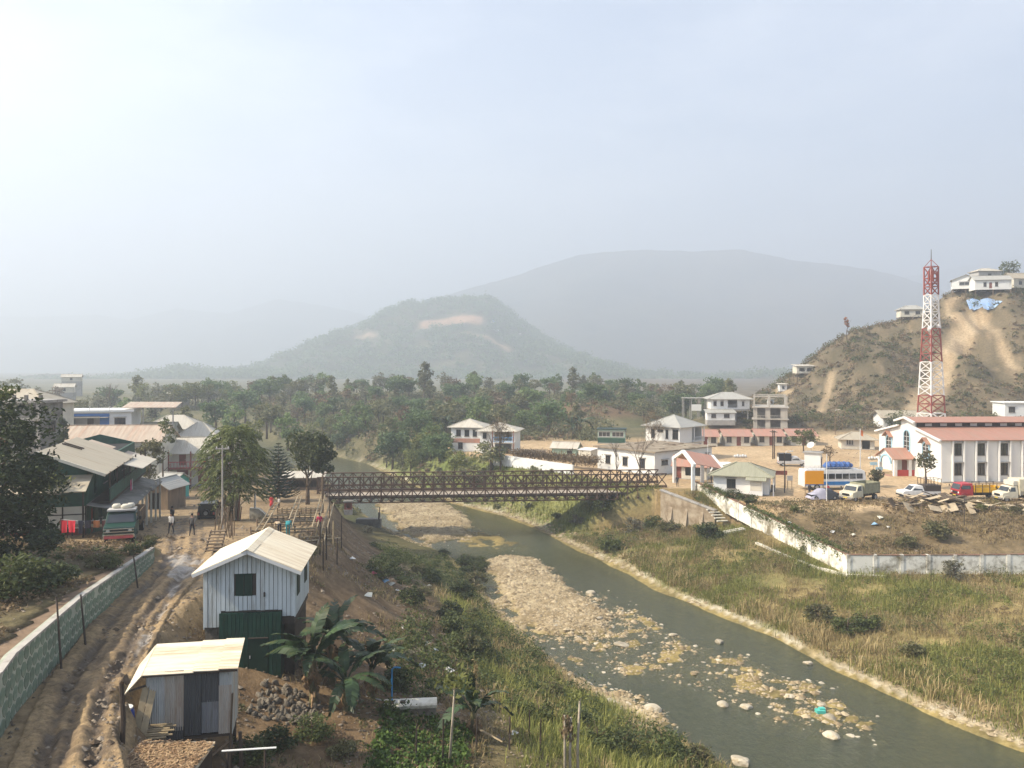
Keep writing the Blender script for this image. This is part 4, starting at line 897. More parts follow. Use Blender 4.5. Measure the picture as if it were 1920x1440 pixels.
# ------------------------------------------------------------------ houses on the far side of the river
def church():
    rz = radians(3); L, W, H = 34.0, 18.5, 6.5
    loc = anchored(1765, 905, rz, L, W, -1, -1); wm = mat('church_plaster', (.72, .71, .67), .8, .05, .5, (.5, .48, .42), .15)
    t = thing('church', 'large white church with red tin roofs and tall arched front windows', 'church', loc, rz)
    u0 = -L / 2; holes = []; xs_ = [u0 + 2.55 + i * 3.64 for i in range(9)]
    for x in xs_: holes += [('f', x, 1.1, 1.25, 1.85), ('f', x, 4.1, 1.25, 1.85)]
    wb = wall_mb(L, W, -.6, H, holes); r1, r2 = 1.05, 2.3
    for x in (-L / 2, L / 2 - .2):
        wb.prism([(x, -W / 2, H), (x, -2.1, H + r1 + .35), (x, -2.1, H + r2), (x, 0, H + r2 + .5), (x, 2.1, H + r2), (x, 2.1, H + r1 + .35), (x, W / 2, H)], (.2, 0, 0))
    wb.build('wall', wm, t)
    MB().box(-L / 2 + .25, L / 2 - .25, -W / 2 + .25, W / 2 - .25, H - .2, H - .05).build('ceiling', M['dark'], t)
    for x in xs_:
        for z in (1.1, 4.1): add_window(t, 'f', L, W, x, z, 1.25, 1.85, M['frame'], M['glass'], 1)
        MB().box(x - .75, x + .75, -W / 2 - .42, -W / 2, 3.05, 3.13).build('sunshade', M['concrete'], t)
        for k in (-1, 1): MB().box(x + k * .88 - .09, x + k * .88 + .09, -W / 2 - .42, -W / 2 + .02, 0, H - .05).build('fin', wm, t)
        MB().box(x - .62, x + .62, -W / 2 - .04, -W / 2 + .01, .55, 1.05).build('sill_panel', M['pale_blue'] if False else wm, t)
    MB().box(-L / 2 - .1, L / 2, -W / 2 - .5, -W / 2, -.6, .18).build('plinth', M['concrete'], t)
    # roofs: low aisles, a strip of louvred openings, a cap
    for s in (-1, 1):
        MB().slab([(-L / 2 - .55, s * (W / 2 + .5), H - .02), (L / 2 + .4, s * (W / 2 + .5), H - .02), (L / 2 + .4, s * 2.3, H + r1 + .42), (-L / 2 - .55, s * 2.3, H + r1 + .42)], .1).build('aisle_roof', M['red_roof'], t)
        MB().slab([(-L / 2 - .8, s * 3.0, H + r2 - .05), (L / 2 + .5, s * 3.0, H + r2 - .05), (L / 2 + .5, 0, H + r2 + .65), (-L / 2 - .8, 0, H + r2 + .65)], .1).build('cap_roof', M['red_roof'], t)
        MB().box(-L / 2 - .58, -L / 2 - .5, *sorted((s * 2.4, s * (W / 2 + .5))), H - .1, H - .05)
        mb = MB(); mb.slab([(-L / 2 - .62, s * (W / 2 + .55), H + .02), (-L / 2 - .3, s * (W / 2 + .55), H + .02), (-L / 2 - .3, s * 2.3, H + r1 + .52), (-L / 2 - .62, s * 2.3, H + r1 + .52)], .28); mb.build('verge', wm, t)
        mb = MB(); mb.slab([(-L / 2 - .86, s * 3.05, H + r2), (-L / 2 - .5, s * 3.05, H + r2), (-L / 2 - .5, 0, H + r2 + .72), (-L / 2 - .86, 0, H + r2 + .72)], .3); mb.build('verge', wm, t)
        MB().box(-L / 2 + .2, L / 2, *sorted((s * 2.05, s * 2.15)), H + r1 + .3, H + r2 + .1).build('clerestory', M['dwood'], t)
        for i in range(13): MB().box(-L / 2 + 1.6 + i * 2.5, -L / 2 + 2.7 + i * 2.5, *sorted((s * 2.15, s * 2.22)), H + r1 + .52, H + r1 + .95).build('louvre', M['wframe'], t)
    # arched windows of the front
    def arch(y, w, z0, z1, dep=.16):
        R_ = w / 2; n = 8; A = [(y + R_ * cos(pi * i / n), z1 - R_ + R_ * sin(pi * i / n)) for i in range(n + 1)]
        P = [(y + R_, z0)] + A + [(y - R_, z0)]; x = -L / 2
        fr = MB()
        for (a, b), (c, d) in zip(P, P[1:] + P[:1]): fr.bar((x - .06, a, b), (x - .06, c, d), .2, .14, (1, 0, 0))
        f = fr.build('arched_window', M['pale_blue'], t)
        MB().prism([(x - .02, a, b) for a, b in P], (-.03, 0, 0)).build('pane', M['glass'], f)
        mu = MB(); mu.box(x - .09, x - .05, y - .03, y + .03, z0, z1)
        for k in range(1, 4): mu.box(x - .088, x - .052, y - R_, y + R_, z0 + (z1 - z0) * k / 4.4 - .03, z0 + (z1 - z0) * k / 4.4 + .03)
        mu.build('glazing_bar', M['wframe'], f); return f
    arch(.3, 1.9, 3.9, 7.3)
    for y, z0, z1 in ((5.9, 2.9, 6.5), (-5.2, 3.3, 6.3)):
        arch(y, 1.9, z0, z1 - .5)
        for s in (-1, 1): MB().slab([(-L / 2 - .7, y, z1 + .25), (-L / 2 + .02, y, z1 + .25), (-L / 2 + .02, y + s * 1.3, z1 - .75), (-L / 2 - .7, y + s * 1.3, z1 - .75)], .07).build('hood', M['red_roof'], t)
    # porch
    px_, pw, ph = 3.4, 5.2, 2.9; x0 = -L / 2 - px_; yc = .6
    pb = MB()
    for s in (-1, 1):
        for x in (x0, -L / 2 - 1.0): pb.box(x, x + .5, *sorted((yc + s * pw / 2, yc + s * (pw / 2 - .5))), -.3, ph)
    pb.prism([(x0, yc - pw / 2, ph), (x0, yc + pw / 2, ph), (x0, yc, ph + 1.35)], (.25, 0, 0)); pb.build('porch_wall', wm, t)
    n = 10; A = [(yc + 1.6 * cos(pi * i / n), 1.9 + 1.35 * sin(pi * i / n)) for i in range(n + 1)]; am = MB()
    for (a, b), (c, d) in zip(A[:-1], A[1:]): am.bar((x0 - .04, a, b), (x0 - .04, c, d), .3, .2, (1, 0, 0))
    am.build('porch_arch', M['pale_blue'], t)
    for s in (-1, 1): MB().slab([(x0 - .4, yc + s * (pw / 2 + .4), ph - .12), (-L / 2 + .05, yc + s * (pw / 2 + .4), ph - .12), (-L / 2 + .05, yc, ph + 1.45), (x0 - .4, yc, ph + 1.45)], .09).build('porch_roof', M['red_roof'], t)
    MB().box(-L / 2 - .05, -L / 2 + .02, yc - 1.2, yc + 1.2, 0, 2.3).build('door', M['red_brown'], t)
    MB().box(x0 + .3, -L / 2, yc - pw / 2 + .05, yc - pw / 2 + .15, -.1, 1.0).build('porch_railing', M['red_paint'], t)
    st = M['red_brown']
    for k in range(3): MB().box(x0 - .9 - .35 * k, x0 + .2, yc - 2.4 - .2 * k, yc + 2.4 + .2 * k, -.5, .02 - .14 * k).build('step', M['red_roof'], t)
church()
def right_bank():
    W_ = M['white']
    # two-storey hipped house, seen on its corner
    L = 7.8; rz = radians(-45)
    t = house('hipped_house', 'white two-storey house with a grey hipped roof and corner balcony', 'house', (31.7, 156.6, 6.75), rz, L, L, 6.4, W_, ('hip', 1.9), M['grey_roof'],
          [('f', -2.2, 3.9, .9, 1.7), ('f', -.5, 5.1, 1.3, .5), ('f', 1.0, 3.9, .6, 1.7), ('f', 2.9, 3.9, 1.3, 1.9), ('f', -2.0, .8, .8, 1.2), ('r', 2.0, 3.5, 3.2, 2.5, 'o'), ('r', 2.0, .4, 3.0, 2.3, 'o')], ov=.7)
    MB().box(-L / 2 - .05, L / 2 + .05, -L / 2 - .05, L / 2 + .05, 3.05, 3.2).build('string_course', M['cream'], t)
    mb = MB(); mb.box(L / 2 - .1, L / 2 + .6, .2, 3.9, 3.2, 3.35); rail(mb, (L / 2 + .55, .25, 3.35), (L / 2 + .55, 3.85, 3.35), .8); mb.build('balcony', M['wframe'], t)
    for y in (.3, 3.8): MB().box(L / 2 + .4, L / 2 + .55, y - .07, y + .07, 3.3, 6.4).build('balcony_post', W_, t)
    # long flat-roofed building
    L, W = 12.7, 15.4; rz = radians(-49.6)
    rm = mat('littered_flat_roof', (.30, .25, .18), .95, .3, .8, (.17, .12, .08), .6, bump=.5)
    t = house('flat_roofed_building', 'long low white building with a littered tan flat roof by the bridge', 'building', (24.86, 139.3, 6.7), rz, L, W, 3.75, W_, ('flat', .2), rm,
          [('f', -3.9, 1.1, 1.1, 1.4), ('f', 0, 1.1, 1.1, 1.4), ('f', 3.7, 1.0, 1.2, 1.6), ('r', -5.2, 1.6, 1.6, .8), ('r', -1.0, .1, 1.2, 2.3, 'd'), ('r', 2.6, .9, 1.9, 1.9), ('r', 6.3, .9, 1.0, 1.8)], ov=.55)
    for k in range(16):
        x = random.uniform(-L / 2, L / 2); y = random.uniform(-W / 2, W / 2)
        MB().bar((x, y, 4.02), (x + random.uniform(-1.5, 1.5), y + random.uniform(-1.5, 1.5), 4.06), .16, .08).build('roof_batten', M['wood'], t)
    # row of little red-roofed houses
    for i, lab in enumerate(('red-roofed row house half hidden behind the hipped white house', 'red-roofed row house with a brown door behind the sandy yard', 'red-roofed row house next to the pair of yard poles', 'red-roofed row house behind the round green yard tree')):
        house('row_house', lab, 'house', (43.3 + i * 7.5, 182 + i * .6, 6.75), radians(-6), 5.5, 8.5, 2.35, M['cream'], ('gx', 1.15), M['red_roof'],
              [('f', -1.9, .8, 1.1, 1.3), ('f', .2, .05, .95, 2.1, 'd'), ('f', 1.9, .8, 1.1, 1.3), ('l', 0, 1.0, 1.0, 1.1)], ov=.55, group='red-roofed row houses')
    # two-part house on the slope
    t = house('hillside_house', 'white two-level house on posts above the reddish cutting', 'house', (57.2, 212.5, 13.4), radians(-4), 10, 7.5, 2.9, W_, ('hip', 1.5), M['grey_roof'],
          [('f', -3.9, .9, .8, 1.2), ('f', -2.1, .9, .8, 1.2), ('f', .6, .4, 2.4, 2.0, 'o'), ('f', 3.3, .9, .6, 1.2), ('r', 0, .9, 1.2, 1.2)], ov=.9, z0=-.3)
    rail(MB(), (-.6, -3.8, .4), (1.9, -3.8, .4), .8).build('balcony_rail', M['wframe'], t)
    for x in (-4.6, -1, 1.5, 4.6):
        for y in (-3.4, 3.4): MB().box(x - .12, x + .12, y - .12, y + .12, -4, -.3).build('post', M['grey_plaster'], t)
    t = house('hillside_annex', 'lean-to white annex in front of the two-level hillside house', 'annex', (53.8, 206.9, 10.7), radians(-4), 7, 3.2, 2.0, W_, ('shed', .7), M['grey_roof'], [('f', -1.9, .7, 1.2, 1.0), ('f', 1.4, .7, 1.4, 1.0)], ov=.4, z0=-1.2)
    # bare concrete frame
    L, W, rz = 8.3, 14.0, radians(-17); cx, cy, cz = anchored(1477, 808, rz, L, W, 1, -1, 200)
    t = thing('concrete_frame_building', 'unfinished grey concrete building with bare columns on top', 'building', (cx, cy, cz), rz)
    cm = mat('pale_concrete', (.40, .37, .32), .9, .1, .8, (.28, .25, .22), .3); colm = MB().box(-.2, .2, -.2, .2, 0, 2.75).mesh('column', cm)
    for fl in range(3):
        z = fl * 2.95
        MB().box(-L / 2 - .3, L / 2 + .3, -W / 2 - .3, W / 2 + .3, z - .22, z).build('slab', cm, t)
        for x in (-L / 2 + .25, -.2, L / 2 - .25):
            for y in (-W / 2 + .25, -W / 6, W / 6, W / 2 - .25): inst('column', colm, t, (x, y, z), (0, 0, 0), (1, 1, .92 if fl == 2 else 1))
        if fl < 2:
            for x0, x1 in ((-L / 2 + .5, -L / 2 + 1.0), (-1.2, .0), (L / 2 - 1.7, L / 2 - .5)): MB().box(x0, x1, -W / 2 + .1, -W / 2 + .3, z, z + 2.73).build('wall_panel', cm, t)
            MB().box(L / 2 - .3, L / 2 - .1, -W / 2 + .5, W / 2 - .4, z, z + 2.73).build('wall_panel', M['grey_plaster'], t)
            for y in (-3.5, 2.0): MB().box(L / 2 - .12, L / 2 - .07, y, y + 1.6, z + .8, z + 2.1).build('window', M['dark'], t)
            MB().box(-L / 2 + .4, L / 2 - .4, -W / 2 + 3, -W / 2 + 3.2, z, z + 2.73).build('inner_wall', M['dark_concrete'], t)
            mb = MB(); rail(mb, (-L / 2 + 1, -W / 2 - .1, z), (-1.2, -W / 2 - .1, z), .8); rail(mb, (0, -W / 2 - .1, z), (L / 2 - 1.7, -W / 2 - .1, z), .8); mb.build('balcony_rail', cm, t)
    for y in (-W / 2 + .25, W / 2 - .25): MB().box(-L / 2, L / 2, y - .15, y + .15, 8.4, 8.7).build('beam', cm, t)
    MB().box(-L / 2, L / 2, -W / 2, W / 2, -5, -.22).build('basement', M['dark_concrete'], t)
    # yard buildings
    x, y, z = hit(1612, 843); house('store_house', 'small cream store with a tan hipped roof left of the church', 'building', (x + .3, y + 2.6, z), radians(-14), 6.6, 5, 2.3, M['cream'], ('hip', 1.25), M['tan_roof'], [('f', -1.6, .9, 1.5, 1.1, 'W'), ('f', 1.6, .1, 1.6, 2.0, 'o')], ov=.7)
    house('roadside_house', 'grey-roofed white house behind the church at the foot of the hill', 'house', (99.5, 206, ground(99.5, 203)), radians(-5), 10, 7, 2.9, W_, ('gx', 1.4), M['tan_roof'], [('f', -3.2, .8, .9, 1.3), ('f', -.5, .1, 1.0, 2.1, 'd'), ('f', 2.2, .8, 1.2, 1.2)], ov=.9)
    house('roadside_house', 'white house cut by the right picture edge behind the church roof', 'house', (129, 205, ground(129, 203) + 1.0), radians(-8), 8, 7, 3.4, W_, ('flat', .25), M['white'], [('f', -2.4, 1.1, 1.5, 1.4), ('f', 1.5, .9, 1.2, 1.6)], ov=.4, z0=-2)
    x, y, z = hit(1530, 883)
    t = house('satellite_hut', 'narrow white hut with a satellite dish on its flat roof', 'hut', (x, y + 1.2, z), radians(-28), 2.6, 2.3, 2.9, W_, ('flat', .18), M['concrete'], [('r', -.35, .7, .5, 1.3), ('r', .55, .05, .8, 2.0, 'd')], ov=.25)
    d = thing('satellite_dish', 'round white satellite dish tilted on the narrow hut', 'dish', (x - .5, y + .9, z + 3.08))
    MB().tube([(0, 0, 0), (0, 0, 1.0)], .05, 6).build('mast', M['steel'], d)
    n = 14; V = [(0, 0, 0)]; F = []
    for r_ in (1, 2):
        for k in range(n): V.append((.33 * r_ * cos(2 * pi * k / n), .33 * r_ * sin(2 * pi * k / n), .06 * r_ * r_))
    F = [(0, 1 + k, 1 + (k + 1) % n) for k in range(n)] + [(1 + k, 1 + n + k, 1 + n + (k + 1) % n, 1 + (k + 1) % n) for k in range(n)]
    mb = MB().add(V, F); o = inst('bowl', mb.mesh('bowl', M['wframe'], True), d, (0, 0, 1.1), (radians(48), 0, radians(-50)))
    # guard booth with a bay on stilts
    rz = radians(-20); L, W = 7.4, 5.8
    t = house('guard_booth', 'white booth with an olive hipped roof and a boarded bay on stilts', 'booth', (32.6, 113.2, 6.75), rz, L, W, 2.75, W_, ('hip', 1.35), M['green_roof'], [('f', -1.3, .75, 1.2, 1.35), ('r', -.9, .1, 1.0, 2.1, 'o')], ov=.7, z0=-1.0)
    by = -W / 2; bx0, bx1 = 1.2, 2.9
    MB().box(bx0, bx1, by - 1.1, by - .005, .1, 2.35).build('bay', W_, t); MB().box(bx0 + .1, bx1 - .1, by - 1.13, by - 1.1, .75, 2.0).build('shutter', M['cream'], t)
    MB().slab([(bx0 - .5, by - 1.6, 2.2), (bx1 + .5, by - 1.6, 2.2), (bx1 + .5, by + .6, 2.95), (bx0 - .5, by + .6, 2.95)], .08).build('bay_roof', M['green_roof'], t)
    for x in (bx0 + .1, bx1 - .1): MB().box(x - .07, x + .07, by - 1.05, by - .9, -2.0, .1).build('stilt', M['cream'], t)
    MB().box(L / 2 + .5, L / 2 + .66, -W / 2 - .3, -W / 2 - .14, -1.5, 2.5).build('veranda_post', W_, t); MB().box(L / 2 + .5, L / 2 + .66, W / 2 - .2, W / 2 - .04, -1, 2.5).build('veranda_post', W_, t)
    MB().cb(L / 2 + .4, .9, .5, .5, .6, 1.0).build('cabinet', M['black'], t)
    # gate
    t = thing('gateway', 'white gable gateway with red roof sheets at the bridge end', 'gate', (25.2, 117.6, 6.7), radians(8))
    for x, hh in ((0, 4.0), (4.4, 3.2)):
        for s in (-1, 1): MB().box(x - .22, x + .22, s * 3.9 - .22, s * 3.9 + .22, -.4, hh).build('pillar', W_, t)
        for s in (-1, 1):
            MB().bar((x, s * 4.5, hh - .3), (x, 0, hh + 1.25), .45, .4, (1, 0, 0)).build('rafter', W_, t)
    for s in (-1, 1): MB().slab([(.2, s * 4.3, 3.95), (4.2, s * 4.3, 3.15), (4.2, .02 * s, 4.65), (.2, .02 * s, 5.4)], .08).build('roof', M['red_roof'], t)
    MB().box(4.2, 4.4, -3.6, -1.0, 0, 2.9).build('side_wall', M['cream'], t)
    rail(MB(), (1, -4.4, 0), (4.2, -4.4, .2), 1, 8).build('railing', M['wframe'], t)
    house('gate_kiosk', 'little red-roofed kiosk standing behind the gateway', 'kiosk', (28.5, 126.4, 6.75), radians(-25), 5, 3, 2.4, M['cream'], ('gx', 1.2), M['red_roof'], [('f', .5, .6, 2.6, 1.6, 'o'), ('f', -1.8, .1, .8, 2.0, 'd')], ov=.5)
    # house with the blue balcony, beyond the bridge
    t = house('blue_balcony_house', 'white house with twin pale roofs and a blue balcony among the trees', 'house', (-9.0, 170.5, 6.5), radians(-10), 6.4, 7, 5.5, W_, ('hip', 1.35), M['pale_roof'], [('f', -1.6, 3.4, 1.0, 1.4), ('f', .2, 3.4, 1.0, 1.4), ('f', 1.9, 3.4, .9, 1.4), ('f', -1.2, .8, 1.0, 1.3)], ov=.7)
    MB().box(-3.3, 3.3, -3.56, -3.5, 2.1, 3.0).build('painted_band', M['red_roof'], t)
    t = house('blue_balcony_wing', 'front wing with a blue railed balcony on the twin-roofed white house', 'house', (-2.4, 166.5, 6.5), radians(-10), 7.2, 7, 5.0, W_, ('hip', 1.3), M['pale_roof'], [('f', -2.3, .6, 1.0, 1.4), ('f', -2.6, 3.3, .8, 1.2), ('f', 1.2, 2.9, 3.6, 1.9, 'o'), ('f', 1.2, .2, 3.4, 2.1, 'o')], ov=.8)
    bb = MB().box(-.8, 3.7, -5.0, -3.5, 2.55, 2.7).build('balcony', M['wframe'], t)
    rail(MB(), (-.8, -4.95, 2.7), (3.65, -4.95, 2.7), 1.0, 14, .07).build('railing', mat('sky_blue_paint', (.08, .3, .6), .6, .1), bb)
    for x in (-.7, 3.6): MB().box(x - .08, x + .08, -5, -4.84, -.5, 5).build('balcony_post', M['red_brown'], t)
    # small things behind the cream wall
    x, y, z = hit(1104, 868); house('tin_shed', 'small cream tin shed standing behind the brown hedge', 'shed', (x, y + 1.5, z), radians(-35), 2.6, 2.6, 2.3, M['cream'], ('shed', .2), M['white'], ov=.15)
    x, y, z = hit(1064, 862); house('mint_hut', 'pale mint green hut behind the forked black tree', 'hut', (x, y + 3, z), radians(-20), 4.8, 3.5, 2.2, M['mint'], ('gx', .9), M['pale_roof'], [('f', 1.0, .7, .8, .9)], ov=.4)
    t = house('green_pavilion', 'green-based pavilion with pale window frames behind the long building', 'pavilion', (23.2, 186, 6.9), radians(-10), 6.2, 4.5, 3.1, M['mint'], ('flat', .15), M['dgreen'], [('f', -1.6, 1.5, 2.7, 1.1, 'W'), ('f', 1.5, 1.5, 2.7, 1.1, 'W'), ('r', 0, 1.5, 3, 1.1, 'W')], ov=.3)
    MB().box(-3.1, 3.1, -2.32, -2.26, .1, 1.2).build('base_panel', M['green_paint'], t)
    x, y, z = at(1302, 764, 216); t = thing('shed_frame', 'open roofed timber frame beside the hillside house', 'shed', (x, y, z - 3), radians(-5))
    for a in (-3, -1, 1, 3):
        for b in (-1.5, 1.5): MB().box(a - .1, a + .1, b - .1, b + .1, 0, 5.5).build('post', M['concrete'], t)
    MB().box(-3.3, 3.3, -1.8, 1.8, 5.5, 5.65).build('roof', M['concrete'], t); MB().box(-1, 1.6, -1.62, -1.5, 2.2, 3.9).build('cloth_screen', M['white'], t)
right_bank()
def hilltop():
    W_ = M['white']
    def hh(name, label, px, py, L, W, H, roof, rm, wins, D=None, rz=0., stilts=0, wm=None):
        x, y, z = hit(px, py) if D is None else at(px, py, D)
        t = house(name, label, 'house', (x, y + W / 2 * .6, z + stilts), rz, L, W, H, wm or W_, roof, rm, wins, ov=.5, z0=-.2, plinth=False)
        if stilts:
            for a in (-L / 2 + .2, 0, L / 2 - .2):
                for b in (-W / 2 + .2, W / 2 - .2): MB().box(a - .12, a + .12, b - .12, b + .12, -stilts - 3, -.2).build('stilt', M['wood'], t)
        return t
    hh('hilltop_house', 'white gabled house on posts at the brink of the hill, left of three', 1815, 551, 8.2, 6, 3.0, ('gy', 1.6), M['grey_roof'], [('f', .5, 1.0, 5, 1.1, 'W'), ('l', 0, 1, 1, 1.1)], None, radians(-25), 1.8)
    hh('hilltop_house', 'white hilltop house with a dark veranda above the blue tarpaulins', 1862, 551, 11, 6, 3.2, ('gx', 1.5), M['grey_roof'], [('f', -2.5, .8, .9, 1.4), ('f', -.8, .2, .9, 2.0, 'd'), ('f', 1, .8, .9, 1.4), ('r', 0, 1, 1, 1.2)], None, radians(-12), 1.4)
    hh('hilltop_house', 'small roof showing behind the two white hilltop houses', 1852, 538, 8, 6, 3.6, ('hip', 1.2), M['pale_roof'], [('f', 0, 1.5, 1.2, 1.0)], 292, 0, 2.2, M['grey_plaster'])
    hh('hilltop_house', 'tan roofed hilltop house at the right picture edge', 1916, 545, 9, 6, 3.2, ('gx', 2.0), M['tan_roof'], [('f', -2, .9, 1.2, 1.2)], None, radians(10), 1.0, M['cream'])
    hh('ridge_house', 'grey house half hidden by scrub behind the red and white mast', 1712, 598, 8, 5, 2.5, ('hip', 1.4), M['grey_roof'], [('f', -2, .7, 1.5, 1), ('f', 1.5, .7, 1.5, 1)], None, radians(-10), .8, M['cream'])
    hh('ridge_house', 'dark roofed shack on the ridge beside the orange tree', 1625, 614, 6.5, 5, 2.4, ('gx', 1.2), M['dark_concrete'], [('f', 0, .6, 3, 1.2, 'o')], None, radians(-8), .6, M['wood'])
    hh('slope_shack', 'pale open shack on the left shoulder of the bare hill', 1509, 702, 6, 4, 2.2, ('shed', .6), M['pale_roof'], [('f', -1.2, .5, 1.8, 1.1, 'o'), ('f', 1.3, .5, 1.6, 1.1, 'o')], None, 0, .5, M['cream'])
    hh('slope_shack', 'tiny white shack low on the left end of the bare hill', 1468, 734, 2.4, 2, 2.2, ('shed', .3), M['pale_roof'], [('f', 0, .5, .8, 1.2, 'o')], None, 0, .2)
    hh('slope_shack', 'tiny white box hut above the hillside track', 1446, 760, 1.8, 1.6, 1.8, ('flat', .1), M['pale_roof'], [('f', 0, .4, .7, 1.0, 'o')], None, 0, .1)
    for i, (px, py, w_, m, lab) in enumerate(((1834, 581, 5.0, 'cloth_pale', 'greyish blue tarpaulin sheet spread on the slope, left one'), (1862, 580, 5.6, 'cloth_pale', 'bright blue tarpaulin sheet spread below the hilltop house'))):
        x, y, z = hit(px, py); V = []; F = []; n = 10
        for j in range(n + 1):
            for k in range(n + 1):
                a = (k / n - .5) * w_; b = j / n; xx = x + a * (1.1 - .25 * b); yy = y + b * 3.2
                V.append((xx, yy, max(z + b * 4.0 + .25 * sin(k * 1.7 + i) * (1 - b) - 1.2 * (abs(a) / w_) * b, ground(xx, yy) + .12)))
        F = [(j * (n + 1) + k, j * (n + 1) + k + 1, (j + 1) * (n + 1) + k + 1, (j + 1) * (n + 1) + k) for j in range(n) for k in range(n)]
        me = mesh_np('tarpaulin', V, F, M[m], True)
        tag(inst('tarpaulin', me), lab, 'tarpaulin')
    # far hill: mast-like spire, white block, pagoda roofs
    x, y, z = hillpt(817, 566); S_ = 1.55; t = thing('white_spire', 'tall white pointed monument on top of the far hill', 'monument', (x, y, z - .5))
    MB().box(-2.2, 2.2, -2.2, 2.2, 0, 2.5).build('base', W_, t); MB().tube([(0, 0, 2.5), (0, 0, 5), (0, 0, 11)], [1.3, .9, .12], 8).build('shaft', W_, t)
    x, y, z = hillpt(879, 566); t = thing('white_block_house', 'small white cube of a house on the crown of the far hill', 'house', (x, y, z)); MB().box(-2.1, 2.1, -2, 2, -1, 3.6).build('wall', W_, t); MB().box(-2.3, 2.3, -2.2, 2.2, 3.6, 3.9).build('roof', W_, t); MB().box(-.5, .5, -2.06, -2, 0, 2).build('door', M['dark'], t)
    x, y, z = hillpt(924, 606); t = thing('tiered_hall', 'hall with two stacked roofs above the cutting on the far hill', 'hall', (x, y, z))
    MB().box(-3.4, 3.4, -2.5, 2.5, -1, 2.6).build('wall', W_, t); roof_mb('hip', 8, 6, 2.6, 1.5, .8).build('roof', M['blue_paint'], t); MB().box(-2, 2, -1.6, 1.6, 3.6, 5.0).build('upper_wall', W_, t); roof_mb('hip', 4.6, 4, 5.0, 1.4, .7).build('upper_roof', M['blue_paint'], t)
    x, y, z = hillpt(930, 622); t = house('terrace_house', 'long pale house on the far hill terrace below the tiered hall', 'house', (x, y + 1, z), 0, 11, 5, 3, W_, ('flat', .3), M['pale_roof'], [('f', -3.6, .8, 1.4, 1.5), ('f', -.6, .8, 1.4, 1.5), ('f', 2.6, .8, 1.4, 1.5)], z0=-2)
    x, y, z = hillpt(975, 628); t = house('terrace_house', 'tiny house at the right end of the far hill terrace', 'house', (x, y, z), 0, 4, 3, 2.4, W_, ('gx', 1), M['pale_roof'], [('f', 0, .6, 1.4, 1.2)], z0=-2)
    x, y, z = hillpt(814, 622); t = house('terrace_house', 'tiny white hut left of the reddish cutting on the far hill', 'house', (x, y, z), 0, 3, 3, 2.4, W_, ('gx', 1), M['pale_roof'], [('f', 0, .6, 1.2, 1.2)], z0=-2)
    for px, py, D, L, lab in ((122, 722, 330, 7, 'pale sheet roof lost in the haze above the grey concrete building'), (135, 704, 420, 9, 'thin pale roof farthest away in the haze on the left'), (335, 735, 300, 7, 'faint white roof between hazy trees on the left')):
        x, y, z = at(px, py, D); house('hazy_house', lab, 'house', (x, y, z - 3.2), radians(20), L, 5, 2.6, M['cream'], ('gx', 1.3), M['pale_roof'], [('f', 0, .8, 1.2, 1.2)], z0=-16)
hilltop()
